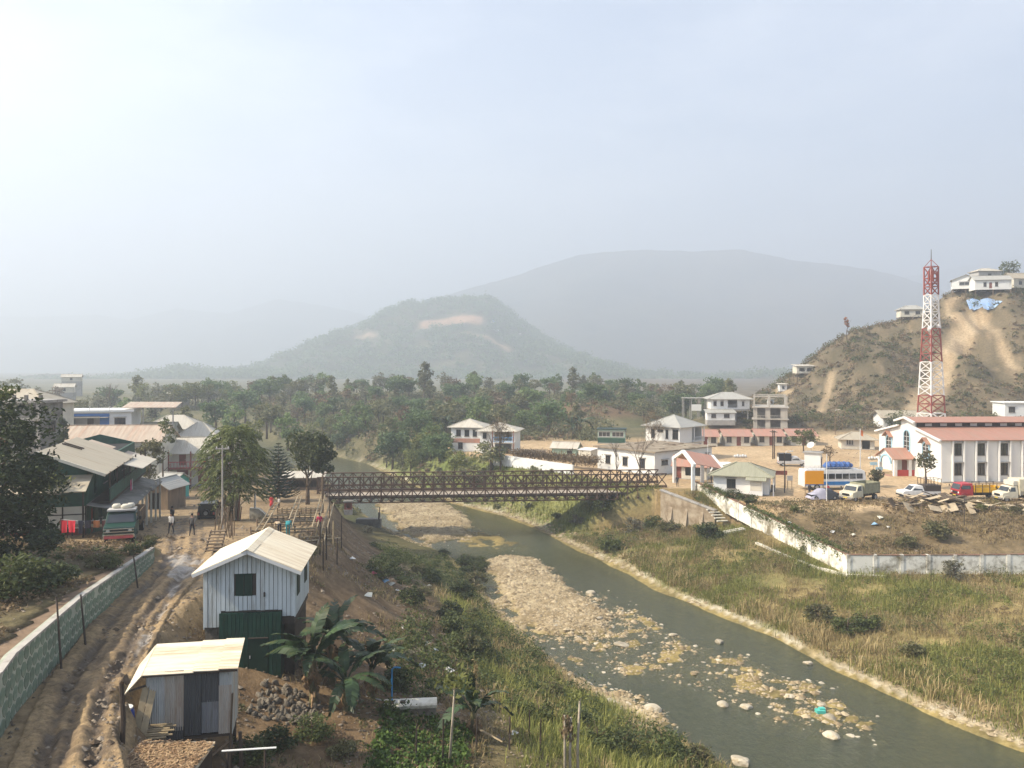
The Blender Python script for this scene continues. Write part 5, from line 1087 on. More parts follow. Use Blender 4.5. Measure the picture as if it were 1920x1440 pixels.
# ------------------------------------------------------------------ the town on the left
def left_town():
    ax = atan2(.957, -.29)
    # green house along the street: local x runs away from the camera, local -y faces the street
    L, W = 23.0, 6.6
    t = thing('green_house', 'dark green two-storey house with tan tin roofs and a long balcony on the street', 'house', (-39.6, 72.4, 10.9), ax)
    wins = [('f', -9.6, .1, 1.1, 2.0, 'd'), ('f', -6.5, .7, 1.4, 1.2), ('f', -2.0, .1, 2.4, 2.2, 'o'), ('f', 3.0, .1, 2.4, 2.2, 'o'), ('f', 7.5, .1, 2.0, 2.2, 'o'), ('f', -8.5, 3.0, .9, 2.0, 'o'), ('f', -4.5, 3.5, 1.4, 1.2), ('f', 0, 3.0, .9, 2.0, 'o'), ('f', 4.5, 3.5, 1.4, 1.2), ('l', .8, 3.6, 1.2, 1.1), ('l', -1.6, 3.6, 1.0, 1.1)]
    wb = wall_mb(L, W, -2.4, 5.5, [w[:5] for w in wins]); gable_fill(wb, 'gx', L, W, 5.5, 1.0); wb.build('wall', M['green_paint'], t)
    MB().box(-L / 2 + .25, L / 2 - .25, -W / 2 + .25, W / 2 - .25, 5.2, 5.4).build('ceiling', M['dark'], t); MB().box(-L / 2 + .25, L / 2 - .25, -W / 2 + .25, W / 2 - .25, 2.6, 2.8).build('floor', M['dark'], t)
    for w_ in wins:
        k = w_[5] if len(w_) > 5 else 'w'
        if k == 'w': add_window(t, w_[0], L, W, *w_[1:5], M['green_paint'], M['glass'])
        elif k == 'd': add_door(t, w_[0], L, W, *w_[1:5], M['red_brown'])
    # two roofs, the far one lower and rustier
    for (a, b, z, h, m, e) in ((-L / 2 - .9, 1.2, 5.6, 1.35, M['tan_roof'], 1.5), (1.0, 7.4, 5.0, 1.2, M['rust_roof'], 1.5), (7.2, L / 2 + .8, 4.3, 1.1, M['tan_roof'], 1.6)):
        for s in (-1, 1): MB().slab([(a, s * (W / 2 + e), z - .55), (b, s * (W / 2 + e), z - .55), (b, 0, z + h), (a, 0, z + h)], .07).build('roof', m, t)
        MB().slab([(a - .02, -W / 2 - e, z - .5), (a + .12, -W / 2 - e, z - .5), (a + .12, 0, z + h + .05), (a - .02, 0, z + h + .05)], .22).build('barge_board', M['cream'], t)
    MB().slab([(-4.6, -W / 2 - 3.0, 4.55), (4.6, -W / 2 - 3.0, 4.35), (4.6, -W / 2 - 1.0, 4.95), (-4.6, -W / 2 - 1.0, 5.1)], .06).build('balcony_awning', M['pale_roof'], t)
    for x in (-5.4, -4.6): MB().bar((x, -.2, 6.95), (x + .1, -1.7, 6.4), .12, .1).build('roof_pipe', M['dwood'], t)
    bal = MB().box(-10.8, 8.5, -W / 2 - 1.5, -W / 2, 2.55, 2.72).build('balcony', M['dwood'], t)
    for i in range(21): MB().box(-10.8 + i * .92, -10.8 + i * .92 + .84, -W / 2 - 1.5, -W / 2 - 1.45, 2.75, 3.65).build('panel', M['green_paint'], bal)
    MB().box(-10.85, 8.55, -W / 2 - 1.55, -W / 2 - 1.4, 3.67, 3.75).build('handrail', M['green_paint'], bal)
    for x in (-10.6, -7.4, -4.2, -1, 2.2, 5.4, 8.3): MB().box(x - .06, x + .06, -W / 2 - 1.5, -W / 2 - 1.38, 2.7, 5.1).build('balcony_post', M['dwood'], t)
    for a, b, z, m in ((-L / 2 - .6, -5.6, 2.62, M['dark_concrete']), (-5.5, 1.8, 2.5, M['dark_concrete']), (1.9, 9.0, 2.2, M['dark_concrete'])):
        MB().slab([(a, -W / 2 - 3.0, z - .55), (b, -W / 2 - 3.0, z - .62), (b, -W / 2 - .05, z + .1), (a, -W / 2 - .05, z + .12)], .06).build('street_awning', m, t)
    for x in (-L / 2 - .3, -8.6, -5.7, -3, -.5, 2.4, 5.6, 8.8): MB().box(x - .08, x + .08, -W / 2 - 2.85, -W / 2 - 2.69, -2.4, 2.0).build('awning_post', M['cream'], t)
    # cream gable end with its frame, brown dado, and the low roof in front
    MB().box(-L / 2 - .06, -L / 2 - .005, -W / 2 + .05, W / 2 - .05, .85, 2.55).build('gable_panel', M['cream'], t)
    MB().box(-L / 2 - .08, -L / 2 - .005, -W / 2 + .05, W / 2 - .05, -.6, .85).build('dado', M['red_brown'], t)
    for y in (-W / 2 + .1, -1.6, 0, 1.6): MB().box(-L / 2 - .1, -L / 2 - .05, y - .05, y + .05, -.5, 2.55).build('frame_post', M['dwood'], t)
    MB().box(-L / 2 - .1, -L / 2 - .05, -W / 2 + .05, W / 2 - .05, 1.9, 1.98).build('frame_rail', M['dwood'], t)
    MB().slab([(-L / 2 - 2.6, -W / 2 - .4, 4.05), (-L / 2 - 2.6, W / 2 + .8, 4.05), (-L / 2 - .02, W / 2 + .8, 5.0), (-L / 2 - .02, -W / 2 - .4, 5.0)], .07).build('lean_to_roof', M['tan_roof'], t)
    for y in (-W / 2 - .2, 0, W / 2): MB().box(-L / 2 - 2.5, -L / 2 - 2.38, y - .06, y + .06, -.8, 4.0).build('lean_to_post', M['dwood'], t)
    # washing on the balcony
    for (x, c, w_, lab) in ((-1.6, (.6, .08, .22), .5, 'pink towel hung over the green house balcony'), (-.8, (.35, .36, .36), .45, 'grey cloth hung beside the pink towel on the balcony')):
        p = Vector((x, -W / 2 - 1.62, 3.2)); p.rotate(Matrix.Rotation(ax, 3, 'Z')); p += t.location
        o = cloth(w_, 1.5, paint('towel', c, .9)); o.location = p; o.rotation_euler = (0, 0, ax); tag(o, lab, 'cloth')
    # little gable shed and teal hut at the end of the street
    house('plank_shed', 'small grey plank shed with a pale gable roof at the end of the green house', 'shed', (-40.9, 94.5, 7.4), radians(-6), 2.8, 4, 3.0, M['wood'], ('gy', .9), M['grey_roof'], [('f', -.3, .05, 1.3, 2.3, 'o')], ov=.4)
    house('teal_hut', 'turquoise boarded hut standing back from the street', 'hut', (-45.4, 107, 6.8), radians(-18), 2.8, 3, 2.6, M['teal'], ('gx', .8), M['grey_roof'], [('f', .9, .1, .7, 1.9, 'd')], ov=.4)
    # house with the red railing
    t = house('red_rail_house', 'cream two-storey house with a dark red balcony rail behind the feathery tree', 'house', (-47.2, 124, 6.6), radians(12), 9.5, 7, 5.2, M['cream'], ('gx', 1.7), M['pale_roof'], [('f', -3.0, 3.0, 1.0, 1.8, 'd'), ('f', 0, 3.2, 1.2, 1.4), ('f', 3, 3.0, 1.0, 1.8, 'd'), ('f', -3, .1, 1.6, 2.2, 'd'), ('f', 0, .1, 1.6, 2.2, 'd'), ('f', 3, .1, 1.6, 2.2, 'd')], ov=.9)
    bal = MB().box(-4.8, 4.8, -5.0, -3.5, 2.55, 2.7).build('balcony', M['red_brown'], t); rail(MB(), (-4.8, -4.95, 2.7), (4.8, -4.95, 2.7), .95, 22, .07).build('railing', M['red_paint'], bal)
    for x in (-4.7, -1.6, 1.6, 4.7): MB().box(x - .1, x + .1, -5, -4.82, -.5, 5.2).build('post', M['red_brown'], t)
    # long rusty roof
    t = house('rusty_roof_hall', 'long hall with a patchy pink rusted roof behind the green house', 'hall', (-59.3, 117.5, 7), radians(5), 17.0, 7.5, 6.9, M['cream'], ('gx', 1.9), M['rust_roof'], [('f', x, 4.6, 1.4, 1.2) for x in (-6, -3, 0, 3, 6)], ov=.5)
    # blue and white house
    t = house('blue_white_house', 'white two-storey house with bright blue veranda panels and a flat roof', 'house', (-75.5, 144, 6.8), radians(14), 14.5, 8, 9.6, M['white'], ('flat', .35), M['white'], [('l', 0, 6.9, 2, 1.6), ('f', -6.0, 6.7, 1.1, 1.7), ('f', -4.1, 6.9, 1.5, 1.6), ('f', 5.4, 6.8, 1.8, 1.8), ('f', .4, 6.6, 5.4, 2.3, 'o'), ('f', -4.4, 2.6, 1.4, 1.5), ('f', 0, 2.6, 1.4, 1.5)], ov=.45)
    for x in (-2.9, 2.9): MB().box(x - .75, x + .75, -4.06, -4.005, 6.4, 9.3).build('blue_panel', M['blue_paint'], t)
    MB().box(-3.6, 3.7, -4.1, -4.06, 8.95, 9.4).build('blue_band', M['blue_paint'], t); MB().box(-3.4, 3.6, -5.2, -4.1, 8.7, 8.8).build('veranda_roof', M['pale_roof'], t)
    MB().box(-2.1, 2.1, -3.0, -2.8, 6.4, 9.2).build('veranda_wall', M['grey_plaster'], t); MB().box(-.1, .9, -3.06, -3, 6.5, 8.5).build('veranda_door', M['frame'], t)
    MB().box(-7.6, 7.4, -4.3, -4.05, 5.9, 6.15).build('string_course', M['cream'], t)
    for x in (-5.6, -2.5, .6, 3.8): MB().box(x - .06, x + .06, -4.3, -4.2, 9.9, 10.7).build('roof_post', M['white'], t)
    MB().cyl((-6, 1, 10.6), .7, 1.1, 12).build('water_tank', M['black'], t)
    MB().slab([(5.5, -3.5, 10.4), (14.5, -3.5, 10.3), (14.5, 4, 11.0), (5.5, 4, 11.1)], .1).build('side_roof', M['rust_roof'], t)
    for x in (9, 14): MB().box(x - .1, x + .1, -3.2, -3, -1, 10.3).build('side_post', M['concrete'], t)
    # weathered concrete block on the far left
    L, W = 20, 5
    t = house('concrete_block_house', 'weathered dark concrete building with stub columns on its roof at the left edge', 'building', (-71.2, 106.6, 7.2), radians(-1), L, W, 12.4, M['dark_concrete'], ('flat', .35), M['concrete'], [('f', 4.4, 8.2, 1.8, 2.0), ('f', -1, 8.2, 1.8, 2.0), ('f', -6, 8.2, 1.8, 2.0), ('f', 4.4, 4.6, 1.8, 2.0), ('r', 0, 8.4, 1.6, 1.6)], ov=.4)
    for x in (-L / 2 + .3, -4, 1.0, 6.6, L / 2 - .25): MB().box(x - .25, x + .25, -W / 2 - .14, -W / 2 + .02, -.5, 12.3).build('pilaster', M['concrete'], t)
    MB().box(-L / 2 - .42, L / 2 + .42, -W / 2 - .55, -W / 2 - .02, 10.2, 10.5).build('ledge', M['concrete'], t)
    for x in (2.5, 5.2, 6.6, 8.2, L / 2 + .1): MB().box(x - .18, x + .18, -W / 2 - .3, -W / 2 + .06, 12.7, 13.5).build('stub_column', M['dark_concrete'], t)
    MB().box(3.1, 5.9, -W / 2 - .35, -W / 2 - .1, 7.0, 7.9).build('brick_infill', M['red_brown'], t); MB().box(3.2, 5.8, -W / 2 - .5, -W / 2, 10.55, 10.65).build('shade', M['concrete'], t)
    house('tan_roof_house', 'tan roof rising behind the weathered concrete building', 'house', (-76, 122, 7), 0, 14, 8, 12.0, M['cream'], ('hip', 2.0), M['tan_roof'], [('f', 0, 9, 1.4, 1.4)], ov=.6)
    for (px, py, D, L, W, H, h, m, lab) in ((330, 800, 165, 11, 8, 4.2, 2.4, 'pale_roof', 'white hipped roof behind the rusty hall, under the hazy trees'), (285, 806, 150, 8, 6, 3.5, 1.4, 'green_roof', 'greenish hipped roof wedged between the rusty hall and the blue house'), (375, 812, 150, 6, 5, 4.2, 2.0, 'pale_roof', 'pale gabled roof left of the feathery tree'), (120, 790, 170, 9, 6, 5, 2.2, 'green_roof', 'pale green roof behind the dark cypress')):
        x, y, z = at(px, py, D); house('town_house', lab, 'house', (x, y, 6.6), radians(10), L, W, z - 6.6, M['cream'], ('hip' if h > 1.5 else 'gx', h), M[m], [('f', -1.5, z - 8.6, 1.2, 1.2), ('f', 1.5, z - 8.6, 1.2, 1.2)], ov=.7)
    # low sheds by the near bridge end
    house('roadside_stall', 'low stall with a pale roof beside the near bridge end', 'stall', (-30.5, 117.5, 6.4), radians(5), 5.5, 3, 1.9, M['wood'], ('shed', .5), M['pale_roof'], [('f', 0, .5, 4, 1.0, 'o')], ov=.4)
    house('roadside_stall', 'red sided stall tucked under the near bridge end', 'stall', (-22.6, 110.5, 4.6), radians(5), 1.0, 1.0, 1.1, M['red_brown'], ('flat', .08), M['dark_concrete'], [('f', 0, .3, .5, .5, 'o')], ov=.15)
def cloth(w, h, m, n=5, sag=.05, seed=0):
    r = random.Random(seed + int(w * 100)); V = []; 
    for j in range(n + 1):
        for i in range(n + 1): V.append(((i / n - .5) * w * (1 - .12 * j / n), sag * sin(i * 2.1 + seed) * j / n + .02 * r.random(), -h * j / n * (1 - .06 * r.random())))
    F = [(j * (n + 1) + i, j * (n + 1) + i + 1, (j + 1) * (n + 1) + i + 1, (j + 1) * (n + 1) + i) for j in range(n) for i in range(n)]
    me = mesh_np('cloth', V, F, m, True); return inst('cloth', me)
left_town()

# ------------------------------------------------------------------ vehicles: x forward, wheels on z = 0
def wheel(t, x, y, r, w=.22):
    wb = MB().tube([(0, -w / 2, 0), (0, -w / 2 + .03, 0), (0, w / 2 - .03, 0), (0, w / 2, 0)], [r * .92, r, r, r * .92], 16).build('wheel', M['rubber'], t, True); wb.location = (x, y, r)
    MB().tube([(0, -w / 2 - .012, 0), (0, w / 2 + .012, 0)], r * .55, 12).build('rim', M['hub'], wb)
def body(t, prof, w, m, name='body', inset=0, zi=None, bevel=.04):
    """side profile [(x,z)] extruded across w; points above zi lean inward by inset"""
    mb = MB(); n = len(prof); f = lambda z: (inset * min(1, max(0, (z - zi) / .5)) if zi is not None else 0)
    mb.v = [(x, -w / 2 + f(z), z) for x, z in prof] + [(x, w / 2 - f(z), z) for x, z in prof]
    mb.f = [tuple(range(n))[::-1], tuple(range(n, 2 * n))] + [(i, (i + 1) % n, n + (i + 1) % n, n + i) for i in range(n)]; mb.mi = [0] * len(mb.f)
    return mb.build(name, m, t, bevel=bevel)
def side_glass(t, poly, w, inset=.0, z0=0, name='side_window'):
    for s in (-1, 1):
        f = lambda z: w / 2 - inset * min(1, max(0, (z - z0) / .5)) + .012
        MB().prism([(x, s * f(z), z) for x, z in poly], (0, -s * .02, 0)).build(name, M['glass'], t)
def truck(label, loc, rz, cab, bedm, cab_m, bonnet=True, Lc=1.9, Lb=3.2, W=1.95, bed_h=1.0, slats=True, high=0, name='truck'):
    t = thing(name, label, 'truck', loc, rz)
    xb = -Lb; xc = Lc
    if bonnet: prof = [(0, .55), (xc, .55), (xc + .06, 1.0), (xc - .02, 1.22), (xc - .75, 1.38), (xc - 1.15, 2.05), (.05, 2.12), (0, 1.2)]; g = [(xc - .765, 1.42), (xc - 1.08, 1.95)]
    else: prof = [(0, .55), (xc, .55), (xc + .05, 1.25), (xc - .28, 2.1), (.05, 2.16), (0, 1.2)]; g = [(xc + .0, 1.33), (xc - .24, 2.02)]
    body(t, prof, W, cab_m, 'cab', .1, 1.35)
    (gx0, gz0), (gx1, gz1) = g
    MB().prism([(gx0 + .05, -W / 2 + .16, gz0), (gx0 + .05, W / 2 - .16, gz0), (gx1 + .05, W / 2 - .24, gz1), (gx1 + .05, -W / 2 + .24, gz1)], (-.03, 0, -.01)).build('windscreen', M['glass'], t)
    side_glass(t, [(.35, 1.42), (gx0 - .22, 1.42), (gx1 - .12, 1.95), (.35, 1.98)], W, .1, 1.35)
    for s in (-1, 1):
        MB().box(.3, gx0 - .1, *sorted((s * (W / 2 - .01), s * (W / 2 + .012))), .75, 1.38).build('door', cab_m, t)
        MB().cyl((xc + .06, s * (W / 2 - .32), .95), .12, .05, 12, 'x').build('headlight', M['lamp'], t)
        MB().bar((gx0 - .1, s * (W / 2), 1.5), (gx0 + .05, s * (W / 2 + .22), 1.65), .03).cb(gx0 + .05, s * (W / 2 + .25), 1.68, .04, .16, .26).build('mirror', M['black'], t)
    MB().box(xc + .04, xc + .07, -W / 2 + .5, W / 2 - .5, .78, 1.08).build('grille', M['black'], t); MB().box(xc + .02, xc + .16, -W / 2, W / 2, .45, .66).build('bumper', M['chrome'] if bonnet else M['black'], t)
    MB().box(xc + .165, xc + .175, -.3, .3, .5, .62).build('number_plate', mat('yellow_plate', (.6, .45, .05)), t)
    MB().box(xb + .1, xc - .3, -.4, .4, .5, .72).build('chassis', M['black'], t)
    MB().box(xb, -.12, -W / 2 - .05, W / 2 + .05, .86, .98).build('bed_floor', M['dwood'], t)
    z0, z1 = .98, .98 + bed_h
    for s in (-1, 1):
        if slats:
            n = max(2, int(bed_h / .3))
            for k in range(n): MB().box(xb, -.12, *sorted((s * (W / 2 + .0), s * (W / 2 + .05))), z0 + k * bed_h / n, z0 + (k + 1) * bed_h / n - .02).build('side_board', bedm, t)
        else: MB().box(xb, -.12, *sorted((s * (W / 2), s * (W / 2 + .05))), z0, z1).build('side_board', bedm, t)
        for x in np.linspace(xb + .05, -.2, 5): MB().box(x - .04, x + .04, *sorted((s * (W / 2 + .05), s * (W / 2 + .09))), z0 - .1, z1 + high).build('stake', bedm if not high else M['frame'], t)
        if high: MB().bar((xb, s * (W / 2 + .07), z1 + high), (-.12, s * (W / 2 + .07), z1 + high), .05).build('top_rail', M['frame'], t)
    MB().box(xb, xb + .05, -W / 2, W / 2, z0, z1).build('tailboard', bedm, t); MB().box(-.17, -.12, -W / 2, W / 2, z0, max(z1, 1.9)).build('headboard', bedm, t)
    for s in (-1, 1):
        wheel(t, xc - .55, s * (W / 2 - .14), .4); wheel(t, xb + .85, s * (W / 2 - .14), .4, .34)
        MB().tube([(xc - .55 + .5 * cos(a), s * W / 2, .42 + .5 * sin(a)) for a in np.linspace(0, pi, 9)], .045, 6).build('mudguard', cab_m, t)
    return t
def car(label, loc, rz, m, L=4.2, W=1.7, H=1.65, kind='suv', cat='car', name='car'):
    t = thing(name, label, cat, loc, rz); a = L / 2
    if kind == 'suv': prof = [(-a, .4), (a, .4), (a + .03, .8), (a - .15, 1.0), (a - 1.0, 1.08), (a - 1.65, H), (-a + .12, H), (-a - .02, 1.0)]; sg = [(-a + .3, 1.1), (a - 1.25, 1.1), (a - 1.7, H - .1), (-a + .35, H - .1)]; g = ((a - 1.02, 1.12), (a - 1.55, H - .08))
    elif kind == 'pickup': prof = [(-a, .45), (a, .45), (a + .03, .8), (a - .12, 1.0), (a - 1.1, 1.08), (a - 1.75, H), (a - 2.75, H), (a - 2.95, 1.0), (-a, 1.0)]; sg = [(a - 2.7, 1.1), (a - 1.35, 1.1), (a - 1.8, H - .1), (a - 2.65, H - .1)]; g = ((a - 1.12, 1.12), (a - 1.65, H - .08))
    else: prof = [(-a, .35), (a, .35), (a + .02, .7), (a - .9, .92), (a - 1.5, H), (-a + 1.2, H), (-a + .5, .95), (-a, .85)]; sg = [(-a + .85, .96), (a - 1.1, .96), (a - 1.5, H - .08), (-a + 1.2, H - .08)]; g = ((a - .95, .96), (a - 1.45, H - .06))
    body(t, prof, W, m, 'body', .14, 1.0); side_glass(t, sg, W, .14, 1.0)
    (x0, z0), (x1, z1) = g
    MB().prism([(x0 + .02, -W / 2 + .2, z0), (x0 + .02, W / 2 - .2, z0), (x1 + .02, W / 2 - .28, z1), (x1 + .02, -W / 2 + .28, z1)], (-.02, 0, -.01)).build('windscreen', M['glass'], t)
    if kind == 'suv': MB().box(-a - .03, -a - .005, -W / 2 + .25, W / 2 - .25, 1.08, H - .12).build('rear_window', M['glass'], t)
    for s in (-1, 1):
        MB().cb(a + .02, s * (W / 2 - .28), .78, .05, .3, .14).build('headlight', M['lamp'], t); MB().cb(-a - .02, s * (W / 2 - .15), .85, .05, .16, .25).build('tail_light', M['red_paint'], t)
        wheel(t, a - .75, s * (W / 2 - .09), .34); wheel(t, -a + .75, s * (W / 2 - .09), .34)
    MB().box(a - .02, a + .08, -W / 2 + .05, W / 2 - .05, .38, .56).build('bumper', M['black'], t); MB().box(-a - .08, -a + .02, -W / 2 + .05, W / 2 - .05, .38, .56).build('bumper', M['black'], t)
    if kind == 'suv' and name == 'jeep':
        sp = MB().tube([(-a - .3, 0, .95), (-a - .28, 0, .95), (-a - .05, 0, .95)], [.3, .36, .36], 16).build('spare_wheel', M['rubber'], t); MB().tube([(-a - .315, 0, .95), (-a - .29, 0, .95)], .2, 12).build('wheel_cover', M['hub'], sp)
    return t
def vehicles():
    # green lorry by the green house
    t = truck('dark green lorry with a loaded roof rack parked by the green house', hit(232, 1008), radians(-72), None, M['wood'], paint('lorry_green', (.007, .042, .03)), Lc=2.2, Lb=3.3, W=2.1, bed_h=.95)
    MB().box(.1, 1.25, -.95, .95, 2.18, 2.3).build('roof_rack', M['grey_plaster'], t)
    for x, y, s in ((.5, -.4, .3), (.8, .3, .36), (.4, .55, .26)): MB().tube([(x, y - s, 2.42), (x, y - s * .6, 2.46), (x, y + s * .6, 2.47), (x, y + s, 2.42)], [.08, .19, .2, .07], 9).build('rice_sack', M['cream'], t, True)
    for k in range(3): MB().bar((2.42, -1.0, .7 + k * .2), (2.42, 1.0, .7 + k * .2), .06).build('bull_bar', M['chrome'], t)
    MB().box(2.4, 2.46, -.95, .95, .42, .62).build('painted_bumper', mat('red_white_bumper', (.5, .1, .1)), t)
    car('black four-wheel-drive seen from behind with its spare wheel on the back', hit(394, 972), radians(100), M['black'], 4.1, 1.75, 1.85, 'suv', 'car', 'jeep')
    truck('cream lorry with tall olive board sides facing the river at the yard edge', hit(1606, 938), radians(-150), None, mat('olive_board', (.30, .29, .19), .8, .2, 2, rnd=.15), paint('cream_cab', (.58, .54, .40)), Lc=2.1, Lb=3.3, W=2.1, bed_h=1.35)
    t = truck('red cab lorry with a bright yellow low bed near the plank heap', hit(1816, 935), radians(183), None, paint('yellow_bed', (.72, .40, .02)), paint('red_cab', (.42, .03, .04)), bonnet=False, Lc=1.8, Lb=4.2, W=2.1, bed_h=.65, slats=False, high=.5)
    for k in range(5): MB().bar((-4.0, -.7 + k * .35, 1.3 + .06 * (k % 2)), (-.3, -.6 + k * .33, 1.4), .14).build('timber_load', M['wood'], t)
    t = truck('cream box lorry half cut off at the right picture edge', hit(1899, 940), radians(184), None, M['cream'], paint('box_cab', (.66, .60, .46)), Lc=2.1, Lb=3.6, W=2.1, bed_h=.5, slats=False)
    MB().box(-3.6, -.1, -1.1, 1.1, .98, 3.0).build('cargo_box', paint('box_cream', (.7, .62, .44)), t); MB().box(-.1, .6, -.95, .95, 2.2, 2.75).build('wind_deflector', M['cream'], t)
    t = car('white pickup with a dark caged load bed behind the plank heap', hit(1722, 933), radians(183), paint('white_pickup', (.7, .69, .66)), 5.2, 1.8, 1.7, 'pickup', 'pickup', 'pickup')
    MB().box(-2.6, -.4, -.92, .92, .98, 1.75).build('load_box', M['frame'], t)
    cg = MB()
    for s in (-.9, .9): cg.bar((-2.6, s, 2.6), (-.4, s, 2.6), .05); [cg.bar((x, s, 1.7), (x, s, 2.6), .05) for x in np.linspace(-2.6, -.4, 6)]
    for x in (-2.6, -.4): cg.bar((x, -.9, 2.6), (x, .9, 2.6), .05)
    cg.build('cage', M['frame'], t)
    t = car('silver pickup with a dark canopy crossing the sandy yard', hit(1486, 874), radians(-8), paint('silver_paint', (.5, .5, .5)), 5.0, 1.8, 1.75, 'pickup', 'pickup', 'pickup')
    MB().box(-2.5, -.35, -.92, .92, .99, 2.25).build('canopy', M['black'], t); MB().box(-2.52, -2.5, -.9, .9, .99, 1.6).build('tail_panel', M['wframe'], t)
    for px, py, lab in ((1334, 890, 'white car parked nearest the gateway'), (1347, 889, 'white car in the middle of the three by the gateway'), (1360, 887, 'white car farthest right of the three by the gateway')):
        car(lab, hit(px, py), radians(100), M['white'], 4.2, 1.75, 1.8, 'suv', 'car', 'parked_car')
    car('white car behind the bus under the yellow board', hit(1556, 896), radians(175), M['white'], 4.0, 1.7, 1.6, 'suv', 'car', 'parked_car')
    # bus
    x, y, z = hit(1570, 921); t = thing('country_bus', 'white bus with a blue stripe and a blue tarpaulin load on its roof', 'bus', (x, y + 2.0, z), radians(4))
    bw, bl = 2.3, 9.0
    body(t, [(-bl / 2, .5), (bl / 2, .5), (bl / 2 + .05, 1.6), (bl / 2 - .15, 2.7), (bl / 2 - .6, 2.9), (-bl / 2 + .2, 2.9), (-bl / 2, 2.6)], bw, paint('bus_white', (.68, .68, .66)), 'body', .08, 1.6)
    for s in (-1, 1):
        MB().box(-bl / 2 + .1, bl / 2 - .02, *sorted((s * (bw / 2 - .01), s * (bw / 2 + .015))), .75, 1.25).build('stripe', mat('bus_blue', (.02, .16, .42), .5), t)
        for k in range(8): MB().box(-bl / 2 + .5 + k * 1.02, -bl / 2 + 1.36 + k * 1.02, *sorted((s * (bw / 2 - .1), s * (bw / 2 + .012))), 1.62, 2.35).build('window', M['glass'], t)
        for xx in (-2.7, 2.9): wheel(t, xx, s * (bw / 2 - .12), .46, .28)
    MB().box(bl / 2 - .05, bl / 2 + .03, -bw / 2 + .15, bw / 2 - .15, 1.7, 2.5).build('windscreen', M['glass'], t)
    rack = MB(); rail(rack, (-bl / 2 + .5, -1.0, 2.9), (bl / 2 - .8, -1.0, 2.9), .3, 12, .04); rail(rack, (-bl / 2 + .5, 1.0, 2.9), (bl / 2 - .8, 1.0, 2.9), .3, 12, .04); rack.build('roof_rack', M['steel'], t)
    ld = thing('tarpaulin_bundle', 'crumpled bright blue tarpaulin bundle tied on the bus roof', 'bundle', (x + .9, y + 2.05, z + 2.95), radians(4))
    n, k = 18, 10; V = []; F = []
    for i in range(n + 1):
        u = i / n; e = min(1, 5 * u, 5 * (1 - u)) ** .5
        for j in range(k): a = 2 * pi * j / k; rr = e * (.62 + .1 * sin(i * 2.3 + j * 1.7) + .06 * random.random()); V.append(((u - .5) * 4.6, 1.25 * rr * cos(a), max(0.02, .42 + .85 * rr * sin(a))))
    for i in range(n):
        for j in range(k): F.append((i * k + j, i * k + (j + 1) % k, (i + 1) * k + (j + 1) % k, (i + 1) * k + j))
    inst('wrap', mesh_np('wrap', V, F, M['cloth_blue']), ld)
    for xx in (-1.5, -.5, .5, 1.5): MB().tube([(xx, .9 * cos(a), .42 + .66 * sin(a)) for a in np.linspace(.1, pi - .1, 8)], .025, 5).build('rope', M['frame'], ld)
    # car under a two-tone cover
    x, y, z = hit(1545, 938); t = thing('covered_car', 'car under a lilac and charcoal dust cover beside the cream lorry', 'car', (x, y + .6, z), radians(188))
    def cover(a, b, m, nm):
        V = []; F = []; n = 10; prof = [(2.05, .25), (2.0, .75), (1.2, .95), (.5, 1.45), (-.9, 1.48), (-1.7, 1.0), (-2.05, .85), (-2.1, .25)]
        px_ = [p[0] for p in prof][::-1]; pz = [p[1] for p in prof][::-1]
        xs2 = np.linspace(a, b, 9)
        for xx in xs2:
            zt_ = float(np.interp(xx, px_, pz))
            for j in range(n + 1):
                s = -1 + 2 * j / n; c = abs(s)
                V.append((xx, s * .92 * (1 if c < .7 else 1.02), .18 + (zt_ - .18) * (1 - max(0, c - .55) ** 1.5 / .45 ** 1.5) + .03 * sin(xx * 9 + j * 2.1)))
        for i in range(8):
            for j in range(n): F.append((i * (n + 1) + j, i * (n + 1) + j + 1, (i + 1) * (n + 1) + j + 1, (i + 1) * (n + 1) + j))
        inst(nm, mesh_np(nm, V, F, m, True), t)
    cover(-.15, 2.05, mat('lilac_cover', (.36, .35, .42), .8), 'cover_front'); cover(-2.1, -.15, mat('charcoal_cover', (.04, .045, .055), .7), 'cover_back')
    for s in (-1, 1): wheel(t, 1.3, s * .8, .3); wheel(t, -1.3, s * .8, .3)
    MB().box(-1.9, 1.9, -.72, .72, .3, .75).build('body', M['black'], t)
    # motorbikes
    for (px, py, r, lab) in ((352, 918, 80, 'motorbike ridden away up the far end of the street'), (1572, 936, 10, 'parked motorbike between the covered car and the cream lorry')):
        t = thing('motorbike', lab, 'motorbike', hit(px, py), radians(r))
        for xx in (-.62, .62): wheel(t, xx, 0, .3, .1)
        MB().tube([(-.62, 0, .32), (-.2, 0, .55), (.25, 0, .6), (.55, 0, .85)], .06, 6).build('frame', M['black'], t); MB().cb(-.3, 0, .75, .75, .22, .12).build('seat', M['black'], t)
        MB().tube([(.0, 0, .68), (.15, 0, .78), (.42, 0, .72)], [.1, .16, .08], 8).build('tank', M['red_paint'], t); MB().bar((.5, -.35, 1.0), (.5, .35, 1.0), .05).bar((.62, 0, .3), (.48, 0, 1.0), .05).build('handlebar', M['steel'], t); MB().cb(.0, 0, .38, .4, .25, .3).build('engine', M['hub'], t)
vehicles()

